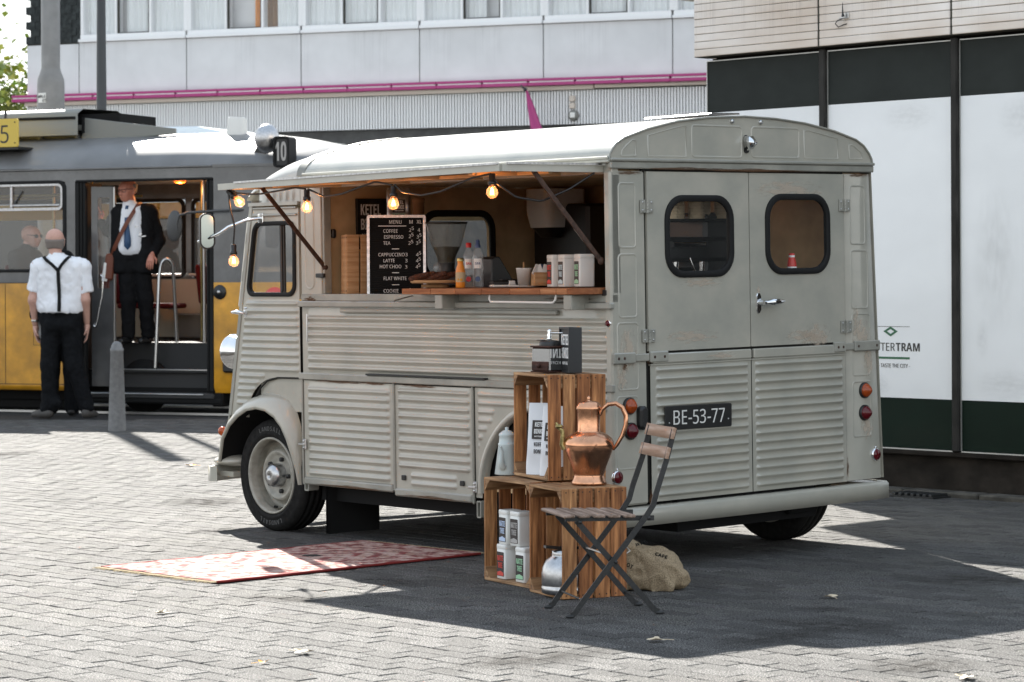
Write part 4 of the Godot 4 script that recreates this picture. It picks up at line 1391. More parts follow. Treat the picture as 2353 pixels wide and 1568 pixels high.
func limb(a: Vector3, b: Vector3, c: Vector3, r0: float, r1: float, r2: float) -> Array:
	return [[a, b, r0, r1], [b, c, r1, r2]]

func eyes_mouth(parent: Node, t: Transform3D, smile := false):
	for s in [-1.0, 1.0]:
		var e := MB.new(t)
		e.ball(Vector3(0.034 * s, 0.008, 0.083), Vector3(0.013, 0.007, 0.008), 10, 6)
		obj("eye", e, M.paper_white, parent)
		var p := MB.new(t)
		p.ball(Vector3(0.034 * s, 0.008, 0.0895), Vector3(0.006, 0.006, 0.003), 8, 6)
		obj("pupil", p, M.black_plastic, parent)
	var m := MB.new(t)
	m.ball(Vector3(0, -0.058, 0.098), Vector3(0.026, 0.009 if smile else 0.004, 0.007), 12, 6)
	obj("mouth", m, M.paper_white if smile else M.skin_red, parent)

func people():
	var px := func(x, y, z): return W((x - 1176.5) / 5897.5 * z, z, 1.447 - (y - 645.0) / 5897.5 * z)
	var yaw := -atan2(0.384, 0.923)
	# ---- man in white shirt, seen from behind
	var s := 1.136
	var a := thing("person", "balding man in white short-sleeved shirt, black braces and black trousers seen from behind", "person", Transform3D(Basis().scaled(Vector3(s * 0.93, s, s)), W((148.0 - 1176.5) / 5897.5 * 27.4, 27.4)))
	var hd := T(Vector3(-0.10, 1.655, -0.02), PI + 0.1, 0.12)
	var sk := MB.new()
	head(sk, hd)
	flesh(sk, [[Vector3(-0.095, 1.58, 0.0), Vector3(-0.075, 1.44, 0.02), 0.062, 0.075], [Vector3(-0.28, 1.42, 0.02), Vector3(0.17, 1.42, 0.02), 0.06, 0.06], [Vector3(-0.05, 1.4, 0), Vector3(-0.05, 1.0, 0), 0.11, 0.11]] + limb(Vector3(-0.26, 1.42, 0.02), Vector3(-0.315, 1.11, 0.03), Vector3(-0.305, 0.89, -0.03), 0.055, 0.046, 0.032) + limb(Vector3(0.19, 1.42, 0.02), Vector3(0.215, 1.11, 0.04), Vector3(0.215, 0.90, -0.04), 0.055, 0.046, 0.032) + limb(Vector3(-0.13, 0.9, 0), Vector3(-0.15, 0.5, 0), Vector3(-0.17, 0.08, 0), 0.08, 0.06, 0.045) + limb(Vector3(0.05, 0.9, 0), Vector3(0.10, 0.5, 0), Vector3(0.22, 0.08, 0), 0.08, 0.06, 0.045), 0.014, 0.03)
	hand(sk, Vector3(-0.303, 0.86, -0.04), Vector3(0.05, -1, -0.12), Vector3(1, 0, 0), 0.5, 1.0)
	hand(sk, Vector3(0.215, 0.875, -0.05), Vector3(0.0, -1, -0.15), Vector3(-1, 0, 0.2), 0.35, -1.0)
	var body := obj("body", sk, M.skin, a)
	var hair := MB.new()
	var hb := []
	for i in 13:
		var an := PI * (0.02 + 0.96 * i / 12.0)
		hb.append([hd * Vector3(cos(an) * 0.083, 0.012 - 0.02 * sin(an), -0.015 - sin(an) * 0.083), hd * Vector3(cos(an) * 0.072, -0.055, -0.01 - sin(an) * 0.068), 0.017, 0.014])
	flesh(hair, hb, 0.007, 0.02)
	obj("hair", hair, M.hair_grey, a)
	var sh := MB.new()
	var tor := [[Vector3(-0.19, 1.40, 0.0), Vector3(-0.16, 1.05, 0.0), 0.115, 0.125], [Vector3(0.11, 1.40, 0.0), Vector3(0.08, 1.05, 0.0), 0.115, 0.125], [Vector3(-0.04, 1.42, 0.03), Vector3(-0.04, 1.06, 0.03), 0.125, 0.13], [Vector3(-0.27, 1.42, 0.01), Vector3(0.19, 1.42, 0.01), 0.075, 0.075], [Vector3(-0.08, 1.46, 0.01), Vector3(-0.085, 1.52, 0.0), 0.10, 0.078], [Vector3(-0.04, 1.02, 0.0), Vector3(-0.04, 1.0, 0.0), 0.19, 0.185]]
	flesh(sh, tor, 0.012, 0.04, [], [[Vector3(0, 1, 0), 1.555], [Vector3(0, -1, 0), -0.985]], 0.007)
	flesh(sh, [[Vector3(-0.18, 1.42, 0.01), Vector3(-0.265, 1.41, 0.01), 0.08, 0.074], [Vector3(-0.265, 1.41, 0.01), Vector3(-0.33, 1.10, 0.02), 0.074, 0.073]], 0.012, 0.04, [], [[Vector3(-0.25, -1, 0).normalized(), -1.075]], 0.006)
	flesh(sh, [[Vector3(0.11, 1.42, 0.01), Vector3(0.195, 1.41, 0.01), 0.08, 0.074], [Vector3(0.195, 1.41, 0.01), Vector3(0.235, 1.10, 0.02), 0.074, 0.073]], 0.012, 0.04, [], [[Vector3(0.25, -1, 0).normalized(), -1.08]], 0.006)
	obj("shirt", sh, M.shirt_white, a)
	var tr := MB.new()
	var legs := limb(Vector3(-0.13, 0.93, 0.0), Vector3(-0.155, 0.5, 0.01), Vector3(-0.155, 0.10, 0.0), 0.115, 0.092, 0.082) + limb(Vector3(0.05, 0.93, 0.0), Vector3(0.095, 0.5, 0.01), Vector3(0.215, 0.10, -0.01), 0.115, 0.092, 0.08)
	flesh(tr, legs + [[Vector3(-0.15, 0.97, 0.0), Vector3(0.07, 0.97, 0.0), 0.118, 0.118], [Vector3(-0.11, 0.88, 0.05), Vector3(0.03, 0.88, 0.05), 0.10, 0.10], [Vector3(-0.1, 0.14, 0.02), Vector3(-0.2, 0.08, -0.03), 0.075, 0.07]], 0.014, 0.035, [], [[Vector3(0, 1, 0), 1.02], [Vector3(0, -1, 0), -0.05]], 0.008)
	obj("trousers", tr, M.trousers_black, a)
	var bt := MB.new()
	bt.sheet(func(u, h): return Vector3(-0.04 + cos(u) * 0.235, h, -sin(u) * 0.128 + 0.0), MB.span(0, TAU, 32), [0.985, 1.025])
	obj("belt", bt, M.black_plastic, a)
	var bc := MB.new()
	bc.strap([Vector3(-0.02, 1.00, 0.20), Vector3(-0.02, 1.06, 0.195), Vector3(-0.02, 1.15, 0.178), Vector3(-0.03, 1.29, 0.172), Vector3(-0.035, 1.40, 0.166)], 0.035, 0.008, Vector3.BACK)
	bc.strap([Vector3(-0.035, 1.385, 0.168), Vector3(-0.10, 1.44, 0.146), Vector3(-0.165, 1.485, 0.112), Vector3(-0.2, 1.515, 0.06), Vector3(-0.2, 1.51, -0.06)], 0.03, 0.008, Vector3(0, 0.5, 1))
	bc.strap([Vector3(-0.035, 1.385, 0.168), Vector3(0.0, 1.44, 0.15), Vector3(0.035, 1.485, 0.118), Vector3(0.06, 1.515, 0.06), Vector3(0.06, 1.51, -0.06)], 0.03, 0.008, Vector3(0, 0.5, 1))
	obj("braces", bc, M.black_matt, a)
	for q in [[-0.155, -0.33, 0.06], [0.215, 0.29, 0.10]]:
		var f := MB.new()
		flesh(f, [[Vector3(q[0], 0.045, 0.04), Vector3((q[0] + q[1]) / 2, 0.04, -0.02), 0.045, 0.042], [Vector3((q[0] + q[1]) / 2, 0.04, -0.02), Vector3(q[1], 0.03, -0.08), 0.042, 0.03]], 0.01, 0.02, [], [[Vector3(0, -1, 0), 0.0]])
		obj("shoe", f, M.shoe_grey, a)
	var wt := MB.new(T(Vector3(-0.307, 0.915, -0.025)))
	wt.lathe([Vector2(0.036, -0.012), Vector2(0.04, 0), Vector2(0.036, 0.012)], 16)
	obj("watch", wt, M.steel, a)
	var pa := thing("ledger", "white paper ledger held in the left hand of the man in braces", "papers", a.transform * T(Vector3(-0.255, 0.87, -0.09), 0.5, -0.3, 0.25))
	var pb := MB.new()
	pb.box(Vector3.ZERO, Vector3(0.11, 0.26, 0.02), 0.003)
	obj("cover", pb, M.paper_white, pa)
	var pc := MB.new()
	pc.box(Vector3(0, 0.12, 0.012), Vector3(0.11, 0.05, 0.006), 0.002)
	obj("page", pc, M.sign_yellow, pa)

	# ---- conductor in the door
	s = 1.018
	var c := thing("person", "smiling conductor in black suit, blue tie and brown shoulder strap standing in the tram door", "person", Transform3D(Basis().scaled(Vector3.ONE * s), px.call(302.0, 787.0, 28.35)))
	hd = T(Vector3(-0.035, 1.66, 0.03), -0.55, 0.08)
	sk = MB.new()
	head(sk, hd)
	flesh(sk, [[Vector3(-0.02, 1.58, 0.0), Vector3(0.0, 1.42, -0.02), 0.06, 0.07], [Vector3(-0.15, 1.44, -0.02), Vector3(0.2, 1.44, -0.02), 0.055, 0.055], [Vector3(0.02, 1.4, 0), Vector3(0.0, 1.0, 0), 0.10, 0.10]] + limb(Vector3(-0.15, 1.44, -0.02), Vector3(-0.28, 1.23, -0.14), Vector3(-0.38, 1.34, -0.30), 0.05, 0.042, 0.03) + limb(Vector3(0.2, 1.44, -0.02), Vector3(0.285, 1.12, -0.05), Vector3(0.24, 0.95, 0.10), 0.05, 0.042, 0.03) + limb(Vector3(-0.06, 0.9, 0), Vector3(-0.035, 0.47, 0.02), Vector3(-0.03, 0.08, 0), 0.08, 0.06, 0.045) + limb(Vector3(0.10, 0.9, 0), Vector3(0.15, 0.47, 0), Vector3(0.17, 0.08, -0.05), 0.08, 0.06, 0.045), 0.014, 0.03)
	hand(sk, Vector3(0.24, 0.965, 0.11), Vector3(-0.12, -0.75, 0.5), Vector3(0, -0.6, -0.7), 0.45, 1.0)
	hand(sk, Vector3(-0.385, 1.35, -0.31), Vector3(-0.4, 0.8, -0.2), Vector3(0.3, 0, 1), 0.7, 1.0)
	obj("body", sk, M.skin_red, c)
	eyes_mouth(c, hd, true)
	hair = MB.new()
	hb = []
	for i in 11:
		var an := PI * (0.0 + 1.0 * i / 10.0)
		hb.append([hd * Vector3(cos(an) * 0.082, 0.055, -0.015 - sin(an) * 0.08), hd * Vector3(cos(an) * 0.08, -0.01, -0.012 - sin(an) * 0.07), 0.02, 0.016])
	hb.append([hd * Vector3(0.04, 0.105, -0.03), hd * Vector3(-0.04, 0.105, -0.03), 0.02, 0.02])
	flesh(hair, hb, 0.007, 0.02)
	obj("hair", hair, M.hair_grey, c)
	var gl := MB.new(hd)
	for sd in [-1.0, 1.0]:
		gl.tube([Vector3(0.012 * sd, 0.02, 0.115), Vector3(0.058 * sd, 0.022, 0.105), Vector3(0.056 * sd, -0.008, 0.104), Vector3(0.016 * sd, -0.008, 0.114), Vector3(0.012 * sd, 0.02, 0.115)], 0.003, 6)
		gl.tube([Vector3(0.058 * sd, 0.022, 0.105), Vector3(0.092 * sd, 0.02, 0.02)], 0.0035, 6)
	gl.tube([Vector3(-0.012, 0.012, 0.117), Vector3(0.012, 0.012, 0.117)], 0.003, 6)
	obj("glasses", gl, M.black_plastic, c)
	sh = MB.new()
	flesh(sh, [[Vector3(-0.04, 1.40, 0.02), Vector3(-0.05, 1.04, 0.03), 0.115, 0.12], [Vector3(0.07, 1.40, 0.02), Vector3(0.05, 1.04, 0.03), 0.115, 0.12], [Vector3(-0.01, 1.46, 0.0), Vector3(-0.02, 1.53, 0.005), 0.09, 0.072]], 0.012, 0.04, [], [[Vector3(0, 1, 0), 1.56]])
	obj("shirt", sh, M.shirt_white, c)
	var jk := MB.new()
	flesh(jk, [[Vector3(-0.10, 1.40, 0.0), Vector3(-0.11, 0.98, 0.0), 0.125, 0.125], [Vector3(0.14, 1.40, 0.0), Vector3(0.13, 0.98, 0.0), 0.125, 0.13], [Vector3(0.14, 0.98, 0.0), Vector3(0.16, 0.82, 0.0), 0.13, 0.14], [Vector3(-0.11, 0.98, 0.0), Vector3(-0.09, 0.82, 0.0), 0.125, 0.13], [Vector3(0.02, 1.40, -0.02), Vector3(0.02, 0.85, -0.02), 0.13, 0.13], [Vector3(-0.16, 1.44, -0.01), Vector3(0.21, 1.44, -0.01), 0.072, 0.072]] + limb(Vector3(-0.16, 1.43, -0.02), Vector3(-0.28, 1.23, -0.14), Vector3(-0.365, 1.32, -0.27), 0.078, 0.065, 0.05) + limb(Vector3(0.205, 1.43, -0.02), Vector3(0.29, 1.12, -0.05), Vector3(0.25, 0.985, 0.07), 0.08, 0.07, 0.055), 0.013, 0.03, [[Vector3(-0.025, 1.56, 0.15), Vector3(-0.02, 1.25, 0.165), 0.062, 0.06], [Vector3(-0.02, 1.25, 0.165), Vector3(-0.03, 1.0, 0.17), 0.06, 0.062], [Vector3(-0.03, 1.0, 0.18), Vector3(-0.02, 0.7, 0.25), 0.07, 0.12]], [[Vector3(0, -1, 0), -0.76]], 0.006)
	obj("jacket", jk, M.suit_black, c)
	tr = MB.new()
	flesh(tr, limb(Vector3(-0.06, 0.92, 0.0), Vector3(-0.035, 0.48, 0.02), Vector3(-0.035, 0.10, 0.0), 0.11, 0.085, 0.075) + limb(Vector3(0.10, 0.92, 0.0), Vector3(0.15, 0.48, 0.0), Vector3(0.17, 0.10, -0.06), 0.11, 0.085, 0.075) + [[Vector3(-0.05, 0.97, 0.01), Vector3(0.08, 0.97, 0.01), 0.118, 0.118]], 0.014, 0.03, [], [[Vector3(0, 1, 0), 1.03], [Vector3(0, -1, 0), -0.05]], 0.007)
	obj("trousers", tr, M.suit_black, c)
	var ti := MB.new()
	var tie_at := [Vector3(-0.03, 1.50, 0.10), Vector3(-0.035, 1.46, 0.118), Vector3(-0.03, 1.30, 0.150), Vector3(-0.02, 1.12, 0.162), Vector3(-0.02, 1.06, 0.162), Vector3(-0.02, 1.02, 0.160)]
	var tw := [0.03, 0.035, 0.045, 0.075, 0.075, 0.004]
	ti.rings(tie_at.map(func(p):
		var w: float = tw[tie_at.find(p)]
		return PackedVector3Array([p + Vector3(w / 2, 0, 0), p + Vector3(w / 2, 0, -0.014), p + Vector3(-w / 2, 0, -0.014), p + Vector3(-w / 2, 0, 0)])))
	obj("tie", ti, M.tie_blue, c)
	var st := MB.new()
	st.strap([Vector3(0.12, 1.52, -0.02), Vector3(0.09, 1.515, 0.07), Vector3(0.04, 1.42, 0.147), Vector3(-0.03, 1.30, 0.172), Vector3(-0.10, 1.17, 0.165), Vector3(-0.17, 1.03, 0.13), Vector3(-0.21, 0.93, 0.06)], 0.042, 0.006, Vector3(0.2, 0.2, 1))
	obj("strap", st, M.leather_brown, c)
	var bg := MB.new(T(Vector3(-0.235, 0.85, 0.03), 0.2, 0, -0.1))
	bg.bx(-0.05, 0.05, -0.16, 0.13, -0.08, 0.08, 0.02)
	obj("money_bag", bg, M.leather_brown, c)
	var bp := MB.new(T(Vector3(-0.265, 0.80, 0.10), 0.2, 0, -0.15))
	bp.bx(-0.03, 0.03, -0.12, 0.08, 0.0, 0.01, 0.003)
	obj("ticket_pad", bp, M.paper_white, c)
	for q in [[-0.035, 0.0], [0.17, -0.06]]:
		var f := MB.new()
		flesh(f, [[Vector3(q[0], 0.04, q[1] - 0.03), Vector3(q[0] - 0.06, 0.03, q[1] + 0.13), 0.042, 0.034]], 0.01, 0.02, [], [[Vector3(0, -1, 0), 0.0]])
		obj("shoe", f, M.black_plastic, c)
	for q in [[0.075, 1.27, 0.042, 0.018, 0.15], [0.115, 1.185, 0.03, 0.04, -0.3], [0.15, 1.165, 0.05, 0.016, 0.15]]:
		var b := MB.new(T(Vector3(q[0], q[1], 0.135), 0.25, -0.1, q[4]))
		b.bx(-q[2] / 2, q[2] / 2, -q[3] / 2, q[3] / 2, -0.006, 0.006, 0.002)
		obj("badge", b, M.aluminium, c)

	# ---- seated passenger in sunglasses at the tram window
	s = 1.06
	var sl := tram_at()
	var d := thing("person", "bald passenger in sunglasses and dark jacket sitting at the tram window", "person", Transform3D(Basis(Vector3.UP, yaw).scaled(Vector3.ONE * s), sl * Vector3(-1.70, 0.77, -0.62)))
	hd = T(Vector3(0.02, 1.13, 0.0), PI / 2 - 0.12)
	sk = MB.new()
	head(sk, hd)
	flesh(sk, [[Vector3(-0.01, 1.06, 0), Vector3(-0.05, 0.93, 0), 0.06, 0.07], [Vector3(-0.06, 0.92, -0.17), Vector3(-0.06, 0.92, 0.17), 0.06, 0.06], [Vector3(-0.06, 0.9, 0), Vector3(-0.03, 0.5, 0), 0.1, 0.11]] + limb(Vector3(-0.06, 0.9, 0.18), Vector3(0.0, 0.62, 0.22), Vector3(0.22, 0.62, 0.16), 0.05, 0.042, 0.03) + limb(Vector3(-0.06, 0.9, -0.18), Vector3(0.0, 0.62, -0.22), Vector3(0.2, 0.62, -0.1), 0.05, 0.042, 0.03) + limb(Vector3(0, 0.5, 0.09), Vector3(0.4, 0.48, 0.1), Vector3(0.42, 0.08, 0.1), 0.08, 0.06, 0.045) + limb(Vector3(0, 0.5, -0.09), Vector3(0.4, 0.48, -0.1), Vector3(0.42, 0.08, -0.1), 0.08, 0.06, 0.045), 0.014, 0.03)
	hand(sk, Vector3(0.20, 0.63, 0.16), Vector3(1, 0.1, -0.3), Vector3(0, -1, 0), 0.4, 1.0)
	hand(sk, Vector3(0.19, 0.63, -0.1), Vector3(1, 0, 0.2), Vector3(0, -1, 0), 0.4, -1.0)
	obj("body", sk, M.skin, d)
	eyes_mouth(d, hd)
	gl = MB.new(hd)
	for sd in [-1.0, 1.0]:
		gl.ball(Vector3(0.034 * sd, 0.006, 0.10), Vector3(0.028, 0.02, 0.012), 14, 8)
		gl.tube([Vector3(0.06 * sd, 0.014, 0.095), Vector3(0.092 * sd, 0.018, 0.01)], 0.004, 6)
	obj("sunglasses", gl, M.black_plastic, d)
	jk = MB.new()
	flesh(jk, [[Vector3(-0.06, 0.88, -0.08), Vector3(-0.03, 0.5, -0.08), 0.13, 0.14], [Vector3(-0.06, 0.88, 0.08), Vector3(-0.03, 0.5, 0.08), 0.13, 0.14], [Vector3(-0.06, 0.92, -0.18), Vector3(-0.06, 0.92, 0.18), 0.075, 0.075], [Vector3(-0.04, 0.96, 0), Vector3(-0.02, 1.01, 0), 0.085, 0.075]] + limb(Vector3(-0.06, 0.9, 0.19), Vector3(0.0, 0.62, 0.22), Vector3(0.18, 0.62, 0.16), 0.08, 0.07, 0.05) + limb(Vector3(-0.06, 0.9, -0.19), Vector3(0.0, 0.62, -0.22), Vector3(0.17, 0.62, -0.11), 0.08, 0.07, 0.05), 0.014, 0.04)
	obj("jacket", jk, M.olive_cloth, d)
	tr = MB.new()
	flesh(tr, limb(Vector3(0, 0.5, 0.09), Vector3(0.4, 0.5, 0.1), Vector3(0.42, 0.1, 0.1), 0.11, 0.085, 0.07) + limb(Vector3(0, 0.5, -0.09), Vector3(0.4, 0.5, -0.1), Vector3(0.42, 0.1, -0.1), 0.11, 0.085, 0.07), 0.016, 0.03)
	obj("trousers", tr, M.trousers_black, d)

	# ---- dark-dressed person half hidden behind the man in braces
	s = 1.08
	var e := thing("person", "dark haired person in a dark jacket mostly hidden behind the man in braces", "person", Transform3D(Basis().scaled(Vector3.ONE * s), W((140.0 - 1176.5) / 5897.5 * 27.85, 27.85)))
	hd = T(Vector3(0.03, 1.53, 0.0), 2.2)
	sk = MB.new()
	head(sk, hd)
	flesh(sk, [[Vector3(0.03, 1.45, 0), Vector3(0.0, 1.33, 0), 0.055, 0.07], [Vector3(-0.17, 1.30, 0), Vector3(0.15, 1.30, 0), 0.055, 0.055], [Vector3(0, 1.28, 0), Vector3(0, 0.9, 0), 0.1, 0.1]] + limb(Vector3(-0.17, 1.3, 0), Vector3(-0.235, 1.02, 0.02), Vector3(-0.13, 0.93, 0.15), 0.05, 0.042, 0.03) + limb(Vector3(0.15, 1.3, 0), Vector3(0.19, 1.02, 0), Vector3(0.1, 0.95, 0.15), 0.05, 0.042, 0.03) + limb(Vector3(-0.08, 0.85, 0), Vector3(-0.1, 0.45, 0), Vector3(-0.1, 0.08, 0), 0.08, 0.06, 0.045) + limb(Vector3(0.08, 0.85, 0), Vector3(0.1, 0.45, 0), Vector3(0.1, 0.08, 0), 0.08, 0.06, 0.045), 0.015, 0.03)
	hand(sk, Vector3(-0.12, 0.93, 0.16), Vector3(0.7, -0.2, 0.5), Vector3(0, -1, 0), 0.5, 1.0)
	hand(sk, Vector3(0.1, 0.95, 0.16), Vector3(-0.7, -0.2, 0.5), Vector3(0, -1, 0), 0.5, -1.0)
	obj("body", sk, M.skin, e)
	eyes_mouth(e, hd)
	hair = MB.new()
	flesh(hair, [[hd * Vector3(0, 0.04, -0.03), hd * Vector3(0, 0.045, 0.01), 0.10, 0.092], [hd * Vector3(0, 0.0, -0.05), hd * Vector3(0, -0.05, -0.04), 0.08, 0.06]], 0.009, 0.02)
	obj("hair", hair, M.suit_black, e)
	jk = MB.new()
	flesh(jk, [[Vector3(-0.09, 1.28, 0), Vector3(-0.09, 0.82, 0), 0.125, 0.14], [Vector3(0.08, 1.28, 0), Vector3(0.08, 0.82, 0), 0.125, 0.14], [Vector3(-0.17, 1.31, 0), Vector3(0.15, 1.31, 0), 0.07, 0.07]] + limb(Vector3(-0.18, 1.3, 0), Vector3(-0.24, 1.02, 0.02), Vector3(-0.15, 0.935, 0.13), 0.078, 0.07, 0.05) + limb(Vector3(0.16, 1.3, 0), Vector3(0.2, 1.02, 0), Vector3(0.12, 0.95, 0.13), 0.075, 0.065, 0.05), 0.014, 0.03)
	obj("jacket", jk, M.suit_black, e)
	tr = MB.new()
	flesh(tr, limb(Vector3(-0.08, 0.85, 0), Vector3(-0.1, 0.45, 0), Vector3(-0.1, 0.08, 0), 0.105, 0.08, 0.07) + limb(Vector3(0.08, 0.85, 0), Vector3(0.1, 0.45, 0), Vector3(0.1, 0.08, 0), 0.105, 0.08, 0.07), 0.016, 0.03)
	obj("trousers", tr, M.trousers_black, e)
	for q in [-0.1, 0.1]:
		var f := MB.new()
		flesh(f, [[Vector3(q, 0.04, 0.03), Vector3(q * 1.2, 0.03, -0.12), 0.042, 0.034]], 0.012, 0.02, [], [[Vector3(0, -1, 0), 0.0]])
		obj("shoe", f, M.black_plastic, e)

	# ---- driver, only a sleeve and forearm show past the door post
	var g := thing("person", "tram driver in white short-sleeved shirt, only one arm showing beside the door post", "person", Transform3D(Basis(Vector3.UP, yaw).scaled(Vector3.ONE * 1.06), sl * Vector3(1.16, 0.77, -1.05)))
	hd = T(Vector3(0.1, 1.55, 0.05), PI / 2)
	sk = MB.new()
	head(sk, hd)
	flesh(sk, [[Vector3(0.07, 1.47, 0.05), Vector3(0.04, 1.35, 0.05), 0.055, 0.07], [Vector3(0.03, 1.32, -0.12), Vector3(0.03, 1.32, 0.2), 0.055, 0.055], [Vector3(0.04, 1.3, 0.05), Vector3(0.06, 0.9, 0.05), 0.1, 0.1]] + limb(Vector3(0.03, 1.32, 0.2), Vector3(-0.05, 1.03, 0.24), Vector3(-0.02, 0.80, 0.30), 0.05, 0.045, 0.032) + limb(Vector3(0.03, 1.32, -0.12), Vector3(0.1, 1.03, -0.15), Vector3(0.3, 0.98, -0.1), 0.05, 0.045, 0.032) + limb(Vector3(0.06, 0.88, -0.05), Vector3(0.1, 0.45, -0.05), Vector3(0.1, 0.08, -0.05), 0.08, 0.06, 0.045) + limb(Vector3(0.06, 0.88, 0.13), Vector3(0.1, 0.45, 0.13), Vector3(0.1, 0.08, 0.13), 0.08, 0.06, 0.045), 0.015, 0.03)
	hand(sk, Vector3(-0.02, 0.79, 0.30), Vector3(0.1, -1, 0.1), Vector3(1, 0, 0), 0.4, 1.0)
	hand(sk, Vector3(0.3, 0.98, -0.1), Vector3(1, 0, 0.1), Vector3(0, -1, 0), 0.4, -1.0)
	obj("body", sk, M.skin, g)
	eyes_mouth(g, hd)
	sh = MB.new()
	flesh(sh, [[Vector3(0.03, 1.3, -0.03), Vector3(0.05, 0.9, -0.03), 0.125, 0.13], [Vector3(0.03, 1.3, 0.12), Vector3(0.05, 0.9, 0.12), 0.125, 0.13], [Vector3(0.03, 1.33, -0.12), Vector3(0.03, 1.33, 0.21), 0.07, 0.07]], 0.014, 0.03, [], [[Vector3(0, -1, 0), -0.86]])
	flesh(sh, [[Vector3(0.03, 1.32, 0.2), Vector3(-0.06, 1.0, 0.24), 0.078, 0.085]], 0.014, 0.03, [], [[Vector3(-0.25, -1, 0).normalized(), -1.01]])
	flesh(sh, [[Vector3(0.03, 1.32, -0.13), Vector3(0.1, 1.0, -0.16), 0.078, 0.08]], 0.014, 0.03, [], [[Vector3(0, -1, 0), -1.02]])
	obj("shirt", sh, M.shirt_white, g)
	tr = MB.new()
	flesh(tr, limb(Vector3(0.06, 0.88, -0.05), Vector3(0.1, 0.45, -0.05), Vector3(0.1, 0.08, -0.05), 0.105, 0.08, 0.07) + limb(Vector3(0.06, 0.88, 0.13), Vector3(0.1, 0.45, 0.13), Vector3(0.1, 0.08, 0.13), 0.105, 0.08, 0.07), 0.016, 0.03)
	obj("trousers", tr, M.trousers_black, g)

# ================================================================ the food van
# flank frame: x towards the rear, y up, z out of the left flank
const FLANK := Transform3D(Basis(Vector3(0, 0, 1), Vector3(0, 1, 0), Vector3(-1, 0, 0)), Vector3.ZERO)

func ribbed(mb: MB, x0: float, x1: float, y0: float, y1: float, ribs: Array, warp = null):
	var xs = [x0, x1]
	var ys = [y0, y1]
	for r in ribs:
		for t in [-1.0, -0.75, -0.5, -0.25, 0.0, 0.25, 0.5, 0.75, 1.0]: ys.append(r[0] + t * r[3])
		for t in [0.0, 0.12, 0.3, 0.6, 1.0, 1.6]: xs.append(r[1] + t * r[3]); xs.append(r[2] - t * r[3])
	for k in 12: xs.append(lerpf(x0, x1, k / 12.0))
	var clean = func(a: Array, lo: float, hi: float) -> Array:
		a.sort()
		var o = []
		for q in a:
			if q < lo - 1e-5 or q > hi + 1e-5: continue
			if o.is_empty() or q - o[-1] > 0.0008: o.append(q)
		return o
	xs = clean.call(xs, x0, x1); ys = clean.call(ys, y0, y1)
	mb.sheet(func(x, y):
		var z = 0.0
		for r in ribs:
			var dy: float = y - r[0]
			if absf(dy) > r[3]: continue
			var dx: float = maxf(maxf(r[1] + r[3] - x, x - (r[2] - r[3])), 0.0)
			var d: float = sqrt(dx * dx + dy * dy) / r[3]
			if d < 1.0: z = maxf(z, r[4] * (0.5 + 0.5 * cos(PI * d)))
		var p = Vector3(x, y, z)
		return warp.call(p) if warp != null else p, xs, ys)

func rib_rows(y0: float, y1: float, n: int, xa: float, xb: float, half: float, depth: float) -> Array:
	var o = []
	for i in n: o.append([lerpf(y0, y1, i / float(n - 1)), xa, xb, half, depth])
	return o

func emboss(mb: MB, x0: float, y0: float, x1: float, y1: float, z := 0.0, r := 0.025, w := 0.011, up := 0.004):
	mb.frame(rrect(x0, y0, x1, y1, r), rrect(x0 + w, y0 + w, x1 - w, y1 - w, maxf(r - w, 0.004)), z - 0.001, z, up)

func roof_h(u: float) -> float:
	var t = [[-0.02, 2.04], [-0.012, 2.075], [0.005, 2.10], [0.03, 2.125], [0.086, 2.155], [0.25, 2.203], [0.465, 2.246], [0.70, 2.272], [0.964, 2.284], [1.20, 2.277], [1.428, 2.258], [1.66, 2.222], [1.838, 2.178], [1.90, 2.147], [1.945, 2.104], [1.965, 2.075], [1.972, 2.04]]
	for i in t.size() - 1:
		if u <= t[i + 1][0]: return lerpf(t[i][1], t[i + 1][1], (u - t[i][0]) / (t[i + 1][0] - t[i][0]))
	return 2.04

const ROOF_U := [-0.02, -0.012, 0.005, 0.03, 0.086, 0.165, 0.25, 0.35, 0.465, 0.58, 0.70, 0.83, 0.964, 1.08, 1.20, 1.31, 1.428, 1.55, 1.66, 1.75, 1.838, 1.90, 1.945, 1.965, 1.972]

